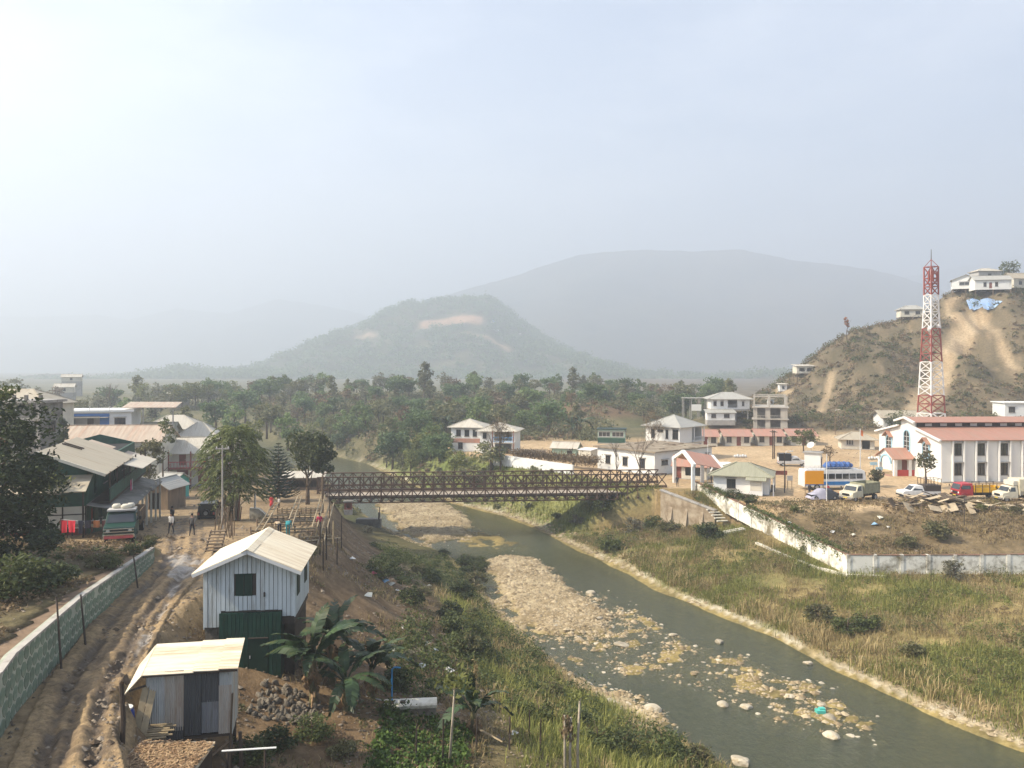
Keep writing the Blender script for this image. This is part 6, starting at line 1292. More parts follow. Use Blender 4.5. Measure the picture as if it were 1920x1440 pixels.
# ------------------------------------------------------------------ mast, poles, signs, timber
def mast():
    x, y = (1746 - 960) / FPX * 182, 182.0; zg = ground(x, y); t = thing('lattice_mast', 'tall red and white lattice radio mast behind the church', 'mast', (x, y, zg), radians(18))
    top = 47.2 - zg; w0, w1 = 2.2, 1.02; zk = top * .80          # tapers to a straight head
    hw = lambda z: lerp(w0, w1, min(1, z / zk))
    bands = [(0, 10.2, 'w'), (10.2, 15.4, 'r'), (15.4, 20.8, 'w'), (20.8, 28.0, 'r'), (28.0, 35.2, 'w'), (35.2, 99, 'r')]
    bands = [(a + 24.2 - 9.0 * 0 - 24.2, b, c) for a, b, c in bands]
    def pal(zabs): 
        for lim, c in ((14.2, 'w'), (18.9, 'r'), (25.8, 'w'), (33.0, 'r'), (40.3, 'w'), (99, 'r')):
            if zabs < lim: return M['mast_white'] if c == 'w' else M['mast_red']
    zs = [0.0]
    while zs[-1] < top - 1.2: zs.append(min(top, zs[-1] + max(1.9, hw(zs[-1]) * 1.05)))
    zs[-1] = top
    cor = [(-1, -1), (1, -1), (1, 1), (-1, 1)]
    for a, b in zip(zs[:-1], zs[1:]):
        m = pal(zg + (a + b) / 2); ha, hb = hw(a), hw(b)
        for k in range(4):
            (sx, sy), (tx, ty) = cor[k], cor[(k + 1) % 4]
            MB().bar((sx * ha, sy * ha, a), (sx * hb, sy * hb, b), .24).build('leg', m, t)
            MB().bar((sx * hb, sy * hb, b), (tx * hb, ty * hb, b), .16).build('girt', m, t)
            MB().bar((sx * ha, sy * ha, a), (tx * hb, ty * hb, b), .13).build('brace', m, t); MB().bar((tx * ha, ty * ha, a), (sx * hb, sy * hb, b), .13).build('brace', m, t)
    lad = MB(); lad.bar((-.25, 0, 0), (-.25, 0, top), .08); lad.bar((.25, 0, 0), (.25, 0, top), .08)
    for i in range(int(top / .6)): lad.bar((-.25, 0, i * .6), (.25, 0, i * .6), .05)
    lad.build('ladder', M['mast_white'], t)
    MB().box(-w1, w1, -w1, w1, top - 3.9, top - 3.75).build('platform', M['mast_red'], t); rail(rail(MB(), (-w1, -w1, top - 3.75), (w1, -w1, top - 3.75), 1), (w1, -w1, top - 3.75), (w1, w1, top - 3.75), 1).build('railing', M['mast_red'], t)
    for k, (a, b) in enumerate(((-1.2, -.6), (1.2, -.4), (.5, 1.25), (-.7, -1.2))): MB().box(a - .15, a + .15, b - .1, b + .1, top - 3.4, top - 1.0).build('panel_antenna', M['mast_red'], t)
    for (sx, sy) in cor: MB().bar((sx * w1, sy * w1, top), (0, 0, top + 1.7), .12).build('cap_strut', M['mast_red'], t)
    MB().tube([(0, 0, top - 1), (0, 0, top + 4.0)], [.14, .05], 6).build('spike', M['frame'], t)
    for (a, z) in ((1.3, 33.5), (-1.3, 33.0)): MB().tube([(a, -.9, z - zg), (a * 1.02, -1.35, z - zg)], [.75, .1], 12).build('drum_antenna', M['mast_white'], t)
mast()
def pole(label, px, py, h, r=.07, m='wood', kind='plain', name='pole', cat='pole', D=None):
    x, y, z = hit(px, py) if D is None else at(px, py, D)
    t = thing(name, label, cat, (x, y, z)); MB().tube([(0, 0, -.5), (0, 0, h)], [r, r * .75], 7).build('shaft', M[m], t)
    if kind == 'cross':
        MB().bar((-.6, 0, h - .3), (.6, 0, h - .3), .1, .1).build('cross_arm', M[m], t)
        for s in (-.5, .5): MB().cb(s, 0, h - .18, .08, .08, .14).build('insulator', M['wframe'], t)
    if kind == 'lamp': MB().tube([(0, 0, h - .1), (.35, -.1, h + .25), (.75, -.2, h + .25)], .045, 6).build('arm', M['steel'], t); MB().cb(.85, -.22, h + .22, .5, .24, .14).build('lamp_head', M['lamp'], t)
    return t
def poles():
    pole('tall pale concrete pole in front of the feathery tree', 417, 992, 7.2, .085, 'concrete', 'cross', 'power_pole')
    pole('left one of the paired yard poles before the red-roofed row', 1449, 861, 5.6, .12, 'dwood', 'cross', 'power_pole'); pole('right one of the paired yard poles before the red-roofed row', 1452, 860, 5.4, .12, 'dwood', 'cross', 'power_pole')
    pole('tall lamp post beside the guard booth', 1471, 924, 5.6, .08, 'dwood', 'lamp', 'lamp_post', 'lamp post'); pole('lamp post standing on the hillside track', 1566, 816, 6.0, .1, 'wood', 'lamp', 'lamp_post', 'lamp post')
    t = pole('white flagpole with an orange flag beside the church porch', 1613, 905, 8.2, .08, 'wframe', 'plain', 'flagpole', 'flagpole'); MB().add([(0, 0, 8.1), (.5, .1, 7.8), (.42, -.08, 7.0), (.03, 0, 7.2)], [(0, 1, 2, 3)]).build('flag', mat('orange_flag', (.65, .2, .08)), t)
    pole('crooked pale pole rising in front of the covered car', 1550, 940, 6.2, .07, 'wframe', 'plain'); pole('thin flag staff at the gateway corner', 1327, 905, 6.6, .05, 'wframe', 'plain')
    pole('slim pole with a blue pipe beside the washing line', 144, 1000, 5.2, .06, 'steel', 'plain'); pole('thin dark pole on the slope below the plank heap', 1808, 985, 3.6, .05, 'frame', 'plain')
    t = pole('weathered pole at the near bridge end above the bamboo terraces', 605, 962, 4.2, .14, 'wood', 'plain'); pole('thin stick at the river side of the bamboo terraces', 618, 1002, 4.5, .05, 'dwood', 'plain')
    pole('short dark post in the gravel below the bridge', 712, 982, 2.6, .1, 'dwood', 'plain')
    # yellow board
    x, y, z = hit(1527, 930); t = thing('yellow_billboard', 'plain orange yellow billboard on thin posts in front of the bus', 'billboard', (x, y, z), radians(2))
    s = y / FPX
    MB().box(-17.5 * s, 17.5 * s, -.06, .06, (930 - 908) * s, (930 - 883) * s).build('panel', mat('orange_yellow', (.80, .33, .008), .6, .06, .5), t)
    for k in (-17, 17): MB().bar((k * s, .1, -.5), (k * s, .1, (930 - 883) * s), .07).build('post', M['wood'], t)
    x, y, z = hit(1463, 915); t = thing('roadside_sign', 'long brown name board behind the guard booth', 'sign', (x, y, z), 0); MB().box(-1.0, 1.0, -.04, .04, 1.9, 2.5).build('panel', M['red_brown'], t); [MB().bar((k, .06, -.3), (k, .06, 2.5), .08).build('post', M['wood'], t) for k in (-.8, .8)]
    x, y, z = hit(1481, 918); t = thing('roadside_sign', 'small grey notice board on two legs right of the lamp post', 'sign', (x, y, z), 0); MB().box(-.4, .4, -.03, .03, 1.3, 2.0).build('panel', M['grey_plaster'], t); [MB().bar((k, .05, -.3), (k, .05, 2.0), .06).build('post', M['wood'], t) for k in (-.3, .3)]
    for px, py, lab in ((1649, 868, 'upper pale blue board at the church corner'), (1659, 877, 'lower pale blue board at the church corner')):
        x, y, z = hit(1640, 886); t = thing('blue_board', lab, 'sign', (x - .6 + (px - 1649) * .09, y - 1, z)); h = (886 - py) * y / FPX; MB().box(-.6, .6, -.03, .03, h - .25, h + .25).build('panel', M['pale_blue'], t); MB().bar((0, .05, -.3), (0, .05, h + .2), .07).build('post', M['steel'], t)
    x, y, z = hit(1711, 891); t = thing('blue_board', 'pale blue box board leaning by the church steps', 'sign', (x, y, z)); MB().box(-.5, .5, -.1, .1, 0, .95).build('panel', M['pale_blue'], t); MB().box(-.55, .55, -.15, .15, -.2, 0).build('foot', M['concrete'], t)
    # heap of old boards
    x0, y0, z0 = hit(1762, 952); t = thing('board_heap', 'sprawling heap of old timber boards and broken panels at the yard edge', 'board heap', (x0, y0, z0))
    r = random.Random(4); tanb = mat('tan_board', (.42, .34, .23), .85, .2, 2, rnd=.25)
    for i in range(95):
        u = r.uniform(-6.5, 11) if i % 3 else r.uniform(-5.5, 5.5); v = r.uniform(-1.4, 1.6); h = r.uniform(0, 1.5) * max(0, 1 - abs(u) / 8)
        ln = r.uniform(.7, 2.6); wd = r.choice((.15, .25, .4, .8)); a = r.uniform(-.5, .5) + (pi / 2 if r.random() < .25 else 0); tl = r.uniform(-.35, .35)
        o = inst('board', MB().cb(0, 0, 0, ln, wd, .06).mesh('board', tanb if r.random() < .45 else M['wood'] if r.random() < .6 else M['dwood']), t, (u, v, max(.12, h + .15) + ground(x0 + u, y0 + v) - z0), (r.uniform(-.5, .5), tl, a))
    for u, v, w_, h_, a in ((-4.6, -1.6, 1.3, 1.6, .3), (.2, -1.6, 2.0, 1.3, -.3), (-1.5, -1.7, 1.6, .9, .2), (2.9, -1.7, .7, 1.7, -.2)):
        inst('panel', MB().cb(0, 0, 0, w_, h_, .07).mesh('panel', tanb), t, (u, v, .5 + ground(x0 + u, y0 + v) - z0), (radians(38), a, a))
    g = MB()
    for k in range(7): g.bar((-.9 + k * .3, -.6, 0), (-.9 + k * .3, .6, 0), .08)
    for v in (-.5, .5): g.bar((-1, v, .07), (1, v, .07), .1)
    o = inst('pallet', g.mesh('pallet', M['wood']), t, (-6.4, -.9, .8), (radians(50), 0, radians(50)))
poles()
def bamboo_terraces():
    """stepped bamboo shoring on the slope between the street and the bridge"""
    t = thing('bamboo_shoring', 'stepped bamboo framework shoring up the earth behind the white shed', 'scaffold', (-24, 80, 8))
    o = Vector(t.location)
    def P(px, py, up=0): v = Vector(hit(px, py)) - o; v.z += up; return v
    B = M['bamboo']
    rows = [((470, 1010), (590, 1003)), ((482, 992), (600, 988)), ((500, 978), (592, 976)), ((560, 1022), (625, 1016)), ((520, 966), (600, 962)), ((560, 1030), (640, 1019))]
    for (a, b) in rows:
        A, Bp = P(*a, .55), P(*b, .55); MB().tube([A, (A + Bp) / 2, Bp], .075, 6).build('rail', B, t)
        n = 9
        for i in range(n + 1):
            p = A.lerp(Bp, i / n); gz = ground(p.x + o.x, p.y + o.y) - o.z
            MB().tube([(p.x, p.y, gz - .3), (p.x, p.y, p.z + random.uniform(.05, .35))], .06, 6).build('stake', B if i % 3 else M['wood'], t)
        for k in range(3):
            q = Vector((0, -.1, -.16 * (k + 1) - .05)); MB().tube([A + q, Bp + q], .05, 5).build('shoring_pole', B if k % 2 else M['wood'], t)
    for (a, b, u0, u1) in (((484, 1012), (520, 962), .6, 1.3), ((540, 1005), (562, 952), .5, 1.4), ((590, 1000), (606, 955), .5, 1.7), ((600, 1032), (622, 975), .4, 1.8)):
        A, Bp = P(*a, u0), P(*b, u1)
        for s in (-.22, .22): MB().tube([A + Vector((s, 0, 0)), Bp + Vector((s, 0, 0))], .065, 6).build('ladder_pole', B, t)
        for k in range(7): p = A.lerp(Bp, (k + .5) / 7); MB().tube([p + Vector((-.3, 0, 0)), p + Vector((.3, 0, 0))], .04, 5).build('rung', B, t)
    for px, py, h in ((600, 1040, 2.2), (612, 1050, 2.6), (625, 1040, 2.8), (632, 1060, 2.2), (606, 1070, 2.4), (640, 1030, 3.0)):
        p = P(px, py); MB().tube([p - Vector((0, 0, .4)), p + Vector((0, 0, h))], .06, 6).build('prop', B if px % 2 else M['dwood'], t)
    for i in range(16):
        p = P(random.uniform(400, 440), random.uniform(985, 1010)); MB().tube([p, p + Vector((random.uniform(-.3, .3), 0, random.uniform(1.2, 2.4)))], .045, 5).build('stick', M['wood'], t)
    s = thing('plank_steps', 'short flight of grey plank steps left of the white shed roof', 'steps', hit(400, 1035), radians(10))
    for k in range(7): MB().cb(0, k * .3, .1 + k * .16, 1.1, .26, .06).build('step', M['wood'], s)
    for q in (-.5, .5): MB().bar((q, -.1, 0), (q, 2.0, 1.1), .08, .1).build('stringer', M['dwood'], s)
    x, y, z = hit(487, 972); t2 = thing('concrete_marker', 'pale sloping concrete block beside the bamboo terraces', 'block', (x, y, z)); MB().prism([(-.9, -.5, -.2), (1.0, -.5, -.2), (.9, -.5, .35), (0, -.5, 1.1), (-.9, -.5, 1.15)], (0, .5, 0)).build('block', M['white_dirty'], t2); MB().box(-.5, -.35, -.3, -.15, 1.1, 2.6).build('cross_post', M['wframe'], t2)
    x, y, z = hit(648, 985)
    # bank-side concrete platform under the bridge
    x, y, z = hit(690, 985); t3 = thing('concrete_footing', 'low dark concrete footing at the foot of the bank below the bridge', 'footing', (x, y, z)); MB().box(-1.7, 1.9, -.6, .9, -1.5, 1.0).build('block', M['dark_concrete'], t3); MB().box(1.6, 1.8, -.5, -.3, 1.0, 2.0).build('pin', M['frame'], t3)
bamboo_terraces()
def yard_bits():
    # washing line and table left of the green lorry
    x, y, z = hit(160, 1012); t = thing('washing_line', 'sagging washing line between two sticks beside the green lorry', 'washing line', (x, y, z))
    for a in (-1.9, 1.9): MB().tube([(a, 0, -.4), (a + .1, 0, 1.6)], .05, 6).build('stick', M['dwood'], t)
    MB().tube([(-1.85, 0, 1.5), (0, 0, 1.35), (1.95, 0, 1.5)], .015, 4).build('line', M['wframe'], t)
    for i, (a, c, w_, h, lab) in enumerate(((-1.6, (.55, .02, .035), .55, 1.1, 'dark red cloth at the left end of the washing line'), (-1.0, (.7, .03, .05), .55, .9, 'bright red shirt on the washing line'), (-.35, (.012, .012, .03), .35, 1.0, 'black trousers on the washing line'), (.2, (.02, .015, .03), .5, .6, 'dark blue cloth on the washing line'), (.85, (.32, .12, .04), .5, .55, 'rust brown towel on the washing line'), (1.5, (.12, .03, .03), .5, .75, 'maroon cloth at the right end of the washing line'))):
        o = cloth(w_, h, paint('cloth_%d' % i, c, .9), seed=i); o.location = (x + a, y - .03, z + 1.42); tag(o, lab, 'cloth')
    t = thing('plank_table', 'tan plank table behind the washing line', 'table', (x - .2, y + 1.0, z)); MB().cb(0, 0, .85, 3.4, .9, .06).build('top', M['bamboo'], t); [MB().cb(a, b, .41, .08, .08, .82).build('leg', M['dwood'], t) for a in (-1.5, 1.5) for b in (-.35, .35)]
    # slab and blue pipe below the bananas
    x, y, z = hit(770, 1332); t = thing('washing_slab', 'pale concrete washing slab with low stone sides by the garden', 'slab', (x, y, z), radians(6)); MB().box(-1.35, 1.35, -.5, .5, .28, .42).build('slab_top', M['white_dirty'], t); MB().box(-1.3, 1.3, -.45, .45, -.9, .28).build('slab_base', M['gstone'], t)
    for k in (-1.0, -.4): MB().tube([(k, 0, .42), (k, 0, .5)], [.16, .13], 10).build('basin', M['dwood'], t)
    b = mat('blue_pipe_plastic', (.03, .2, .42), .4); t = thing('blue_standpipe', 'upright blue water pipe at the left end of the washing slab', 'pipe', (x - 1.0, y + .25, z)); MB().tube([(0, 0, -.3), (0, 0, 2.0), (.12, 0, 2.12), (.45, 0, 2.1)], .045, 8).build('pipe', b, t)
    t = thing('white_pipe', 'thin white pipe running level from the bananas to the blue standpipe', 'pipe', (x - 1.1, y + .2, z)); MB().tube([(0, 0, .35), (-1.3, .2, .55), (-2.6, .4, .7)], .035, 6).build('pipe', M['wframe'], t)
    # stakes of the garden fence
    for i, (px, py, h, lab) in enumerate(((830, 1432, 2.0, 'garden stake nearest the banana clump'), (893, 1412, 1.7, 'garden stake under the lone banana plant'), (955, 1406, 1.6, 'garden stake beside a white scrap'), (992, 1385, 1.5, 'garden stake with a dark bushy top'), (1013, 1412, 1.7, 'garden stake farthest right along the plot'), (780, 1425, 1.6, 'garden stake in the leafy vegetables'))):
        x, y, z = hit(px, py); t = thing('garden_stake', lab, 'stake', (x, y, z), 0, 'stakes around the garden plot'); MB().tube([(0, 0, -.3), (.03, 0, h)], [.05, .04], 6).build('shaft', M['dwood'], t)
    x, y, z = hit(838, 1205); 
    # rubbish on the bank
    cols = [(.6, .6, .58), (.5, .08, .14), (.55, .2, .06), (.62, .6, .5), (.2, .35, .5)]
    spots = [(700, 1078, 1, 'at the top of the tip'), (712, 1085, 0, 'just right of the crimson scrap'), (722, 1092, 4, 'on the tip above the thicket'), (735, 1098, 3, 'on the tip above the thicket'), (784, 1112, 2, 'caught in the dark thicket'), (770, 1086, 0, 'at the upper edge of the thicket'), (805, 1100, 3, 'inside the dark thicket'), (706, 1068, 3, 'above the crimson scrap'), (745, 1110, 0, 'left of the orange scrap'), (800, 1210, 3, 'at the lower end of the thicket'), (815, 1222, 0, 'at the lower end of the thicket'), (735, 1222, 3, 'on the red earth by the bananas'), (790, 1252, 0, 'alone on the red earth hollow'), (965, 1378, 0, 'between the garden stakes'), (760, 1180, 0, 'on the bare lower slope'), (1560, 1000, 0, 'inside the boundary wall'), (1650, 973, 3, 'near the plank heap'), (1665, 990, 0, 'in the middle of the yard slope'), (1640, 985, 4, 'in the middle of the yard slope'), (1690, 1000, 3, 'right of the white rubbish on the yard slope'), (1480, 985, 0, 'below the guard booth'), (1600, 1005, 3, 'above the wall corner'), (660, 1050, 0, 'on the brown earth right of the white shed'), (690, 1120, 3, 'low on the brown earth right of the white shed'), (842, 1262, 0, 'above the lone banana')]
    me = [mesh_np('scrap', [(-.25, -.2, 0), (.2, -.22, .1), (.28, .15, .02), (-.1, .25, .16), (0, 0, .22)], [(0, 1, 4), (1, 2, 4), (2, 3, 4), (3, 0, 4)], paint('scrap_%d' % i, c, .7)) for i, c in enumerate(cols)]
    nm = ['white', 'crimson', 'orange', 'pale', 'bluish']
    for px, py, c, wh_ in spots:
        o = inst('litter_scrap', me[c], None, Vector(hit(px, py)) + Vector((0, 0, .05)), (0, 0, random.random() * 6), random.uniform(.7, 1.5)); tag(o, '%s scrap of rubbish lying %s' % (nm[c], wh_), 'rubbish', 'rubbish scattered on the banks')
    x, y, z = on_plane(1538, 1338)[0], on_plane(1538, 1338)[1], 0; t = thing('plastic_crate', 'turquoise scrap of packaging caught among the river stones', 'rubbish', (x, y, 0)); MB().box(-.3, .3, -.25, .25, -.1, .28).cb(.15, .1, .32, .4, .3, .1).build('wrapper', M['teal'], t)
    for i, (px, py, lab) in enumerate(((1222, 852, 'white bundle lying in the sandy yard behind the booth'), (1640, 862, 'pile of white sacks beside the church front'))):
        if i == 0: px, py = 1388, 858
        x, y, z = hit(px, py); t = thing('sack_pile', lab, 'sacks', (x, y, z))
        for k in range(5): MB().tube([(k * .5 - 1, -.3, .15), (k * .5 - 1, 0, .3 + .1 * (k % 2)), (k * .5 - 1, .3, .15)], [.15, .3, .15], 8).build('sack', M['wframe'], t, True)
yard_bits()

# ------------------------------------------------------------------ people
def person(label, loc, rz, shirt, trous, h=1.65, pose='walk', skirt=False, name='person'):
    t = thing(name, label, 'person', loc, rz, None, h / 1.7)
    k = {'walk': 1, 'stand': 0, 'sit': 0, 'bend': 0, 'ride': 0}[pose]; st = .24 * k
    J = {'p': (0, 0, .92), 'b': (0, .01, 1.12), 'c': (0, .02, 1.34), 'n': (0, .02, 1.47), 'h': (0, .03, 1.56), 'hd': (0, .045, 1.66)}
    for s, q in ((-1, 'l'), (1, 'r')):
        J['hip' + q] = (s * .095, 0, .88); J['kn' + q] = (s * .1, s * st * .55 + .04, .48); J['an' + q] = (s * .1, s * st - .02 * k, .08); J['to' + q] = (s * .11, s * st + .15, .035)
        J['sh' + q] = (s * .185, .01, 1.39); J['el' + q] = (s * .25, -s * st * .5, 1.12); J['wr' + q] = (s * .26, -s * st * .8 + .08, .88)
    if pose in ('sit', 'ride'):
        for s, q in ((-1, 'l'), (1, 'r')):
            J['kn' + q] = (s * .14, .42, .86); J['an' + q] = (s * .15, .38, .42); J['to' + q] = (s * .15, .54, .38)
            if pose == 'ride': J['el' + q] = (s * .27, .22, 1.15); J['wr' + q] = (s * .3, .48, 1.1)
    if pose == 'bend':
        for a in ('b', 'c', 'n', 'h', 'hd', 'shl', 'shr', 'ell', 'elr', 'wrl', 'wrr'):
            v = Vector(J[a]) - Vector((0, 0, .92)); v.rotate(Matrix.Rotation(radians(-75), 3, 'X')); J[a] = tuple(v + Vector((0, 0, .92)))
        for s, q in ((-1, 'l'), (1, 'r')): J['el' + q] = (s * .22, .45, .72); J['wr' + q] = (s * .18, .5, .48)
    names = list(J); E = [('p', 'b'), ('b', 'c'), ('c', 'n'), ('n', 'h'), ('h', 'hd')]
    for q in 'lr': E += [('p', 'hip' + q), ('hip' + q, 'kn' + q), ('kn' + q, 'an' + q), ('an' + q, 'to' + q), ('c', 'sh' + q), ('sh' + q, 'el' + q), ('el' + q, 'wr' + q)]
    R_ = dict(p=.135, b=.125, c=.15, n=.055, h=.085, hd=.095); R_.update({a + q: r for q in 'lr' for a, r in (('hip', .095), ('kn', .06), ('an', .042), ('to', .035), ('sh', .065), ('el', .045), ('wr', .03))})
    me = bpy.data.meshes.new('body'); me.from_pydata([J[n] for n in names], [(names.index(a), names.index(b)) for a, b in E], [])
    o = bpy.data.objects.new('tmp', me); COL.objects.link(o)
    o.modifiers.new('s', 'SKIN'); sv = me.skin_vertices[0].data
    for i, n in enumerate(names): r = R_[n]; sv[i].radius = (r * (1.2 if n in 'pbc' else 1), r * (.85 if n in 'pbc' else 1)); sv[i].use_root = (n == 'p')
    o.modifiers.new('u', 'SUBSURF').levels = 1
    dg = bpy.context.evaluated_depsgraph_get(); bm_ = bpy.data.meshes.new_from_object(o.evaluated_get(dg)); bpy.data.objects.remove(o)
    bm_.name = 'body'; bm_.materials.clear()
    for m in (M['skin'], shirt, trous, M['black']): bm_.materials.append(m)
    P = {n: Vector(J[n]) for n in names}; seg = [(P[a], P[b], a, b) for a, b in E]
    for f in bm_.polygons:
        c = f.center; best = None
        for a, b, na, nb in seg:
            e = b - a; u = max(0, min(1, (c - a).dot(e) / e.dot(e))); d = (c - a - e * u).length
            if best is None or d < best[0]: best = (d, na, nb, u)
        _, na, nb, u = best
        f.material_index = 0 if nb in ('h', 'hd') or (nb == 'n' and u > .6) or (nb.startswith('wr') and u > .75) else 3 if nb.startswith('to') else 2 if nb.startswith(('hip', 'kn', 'an')) or (nb == 'b' and u < .15) else 1
        f.use_smooth = True
    bo = inst('body', bm_, t)
    hd = P['hd']; dirv = (P['hd'] - P['n']).normalized()
    hb = MB().tube([hd - Vector((0, .03, .03)), hd + Vector((0, -.035, .03)), hd + Vector((0, -.02, .09)), hd + Vector((0, -.01, .115))], [.085, .107, .085, .03], 9); hb.build('hair', M['hair'], t, True)
    for q, s in (('l', -1), ('r', 1)):
        w_ = P['wr' + q]; d = (w_ - P['el' + q]).normalized(); m_ = MB().tube([w_, w_ + d * .045, w_ + d * .09], [.028, .038, .032], 6)
        for k2 in range(4): a = w_ + d * .085 + Vector((0, (k2 - 1.5) * .018, 0)); m_.tube([a, a + d * .045, a + d * (.075 + .01 * (k2 in (1, 2))) + Vector((-s * .015, 0, 0))], [.009, .008, .006], 5)
        m_.tube([w_ + d * .03, w_ + d * .05 + Vector((0, .045, 0)), w_ + d * .08 + Vector((0, .05, 0))], [.012, .011, .008], 5)
        m_.build('hand', M['skin'], t, True)
    f = hd + Vector((0, .1, -.005)); MB().tube([f + Vector((0, -.02, .02)), f + Vector((0, .012, -.012))], [.01, .016], 6).build('nose', M['skin'], t)
    if skirt: MB().tube([(0, 0, 1.0), (0, .02, .7), (0, .02, .32)], [.17, .23, .25], 10).build('skirt', trous, t, True)
    return t
def people():
    dk = paint('dark_cloth', (.02, .02, .025), .9); gr = paint('grey_jacket', (.09, .085, .08), .9); wh = paint('white_checked_shirt', (.55, .53, .5), .9); rd = paint('red_dress', (.6, .03, .04), .9); tl = paint('teal_shirt', (.02, .2, .22), .9); cr = paint('crimson_shirt', (.5, .02, .08), .9); bg_ = paint('beige_cloth', (.42, .33, .22), .9)
    person('person in a white patterned top and dark trousers walking down the street', hit(321, 1001), radians(175), wh, dk, 1.62)
    person('person all in black walking close behind the one in white', hit(323, 984), radians(170), dk, dk, 1.65)
    person('person in a grey jacket walking up the street, seen from behind', hit(360, 1005), radians(5), gr, dk, 1.68)
    person('person in a bright red dress beside the bamboo terraces', hit(509, 953), radians(200), rd, rd, 1.5, 'stand', True)
    person('person in a pale top near the one in red', hit(523, 953), radians(150), wh, dk, 1.3, 'stand')
    person('worker in a crimson shirt standing at the bamboo ladder', hit(599, 997), radians(20), cr, gr, 1.62, 'stand')
    x, y, z = hit(540, 1012); person('worker in teal bending over behind the white shed roof', (x, y, z + .3), radians(10), tl, tl, 1.6, 'bend')
    x, y, z = hit(524, 1010); person('worker in beige crouching left of the one in teal', (x, y, z + .25), radians(40), bg_, dk, 1.5, 'bend')
    x, y, z = hit(352, 918); person('rider in dark clothes on the motorbike at the end of the street', (x, y, z - .1), radians(-10), dk, dk, 1.65, 'ride')
    person('person in dark clothes standing at the bridge end by the gateway', hit(1270, 913), radians(160), dk, dk, 1.65, 'stand')
    person('person in dark clothes standing under the yellow billboard', hit(1518, 929), radians(120), dk, dk, 1.65, 'stand')
    person('person in a red top beside the bus, behind the covered car', hit(1552, 930), radians(180), rd, dk, 1.6, 'stand')
    person('person in dark clothes beside the gateway railing', hit(1334, 906), radians(90), gr, dk, 1.6, 'stand')
people()
# ------------------------------------------------------------------ plants
LM = dict(
    dark=leaf_mat('dark_leaf', (.018, .03, .012), (.065, .085, .028), .25), deep=leaf_mat('deep_leaf', (.035, .052, .018), (.115, .135, .045), .3),
    mid=leaf_mat('mid_leaf', (.055, .078, .024), (.15, .17, .055), .35), olive=leaf_mat('olive_leaf', (.075, .08, .034), (.19, .175, .08), .35),
    lime=leaf_mat('lime_leaf', (.10, .12, .033), (.25, .26, .08), .4), brown=leaf_mat('dry_leaf', (.10, .075, .042), (.26, .185, .105), .25),
    grey=leaf_mat('grey_leaf', (.085, .085, .055), (.2, .185, .13), .25), straw=leaf_mat('straw_blade', (.20, .15, .065), (.46, .36, .185), .35),
    blade=leaf_mat('green_blade', (.10, .125, .03), (.32, .31, .095), .45), veg=leaf_mat('garden_leaf', (.035, .068, .015), (.10, .155, .035), .35),
    banana=leaf_mat('banana_leaf', (.035, .055, .022), (.10, .135, .055), .35, .4), fern=leaf_mat('feathery_leaf', (.085, .12, .035), (.29, .32, .115), .45),
    pine=leaf_mat('pine_needle', (.015, .03, .016), (.045, .065, .03), .15))
def unit(v): return v / np.maximum(np.linalg.norm(v, axis=1)[:, None], 1e-9)
def leaf_quads(P, size, asp, r, D=None, flat=0.):
    n = len(P); d = unit(r.normal(size=(n, 3)) * (1, 1, 1 - flat)) if D is None else unit(D); k = unit(np.cross(d, r.normal(size=(n, 3)) + (0, 0, 2 * flat)))
    l = (size * r.uniform(.6, 1.35, n))[:, None]
    V = np.stack([P - d * l * .5, P + k * l * asp * .5 - d * l * .05, P + d * l * .5, P - k * l * asp * .5 - d * l * .05], 1).reshape(-1, 3)
    return V, np.arange(4 * n).reshape(n, 4)
def blob_points(r, n, K, rx, rz, spread=.33, core=.25, cz=0.):
    """points in lumpy clumps: K clumps over an ellipsoid, denser outside"""
    c = unit(r.normal(size=(K, 3))) * (r.uniform(core, 1, K) ** .5)[:, None] * (rx * (1 - spread * .7), rx * (1 - spread * .7), rz * (1 - spread * .7))
    s = r.uniform(.6, 1.3, K) * spread; i = r.integers(0, K, n)
    g = unit(r.normal(size=(n, 3))) * (r.uniform(.15, 1, n) ** .45)[:, None]
    P = c[i] + g * (s[i][:, None] * (rx, rx, min(rz, rx) * .8)); P[:, 2] += cz; return P
def crown_mesh(seed, n, K, rx, rz, size, mat, asp=.5, spread=.36, cz=0., flat=.3, name='crown'):
    r = np.random.default_rng(seed); V, F = leaf_quads(blob_points(r, n, K, rx, rz, spread, .25, cz), size, asp, r, None, flat); return mesh_np(name, V, F, mat)
def trunk_mesh(seed, h, r0, m, limbs=4, spread=1.5, lh=.5, top=1.0):
    r = random.Random(seed); mb = MB(); b = [(0, 0, -.6)] + [(r.uniform(-.08, .08) * h * k / 3, r.uniform(-.08, .08) * h * k / 3, h * k / 3) for k in (1, 2, 3)]
    mb.tube(b, [r0 * 1.3, r0, r0 * .75, r0 * .4], 7)
    for i in range(limbs):
        a = 2 * pi * i / limbs + r.uniform(-.5, .5); z = h * r.uniform(lh, .9); s = spread * r.uniform(.6, 1)
        p = Vector(b[2]) * (z / b[2][2]) if b[2][2] else Vector((0, 0, z)); p.z = z
        mb.tube([p, p + Vector((cos(a) * s * .5, sin(a) * s * .5, .35 * s)), p + Vector((cos(a) * s, sin(a) * s, (.6 + r.random() * .6) * s * top))], [r0 * .45, r0 * .3, r0 * .12], 5)
    return mb.mesh('trunk', m, True)
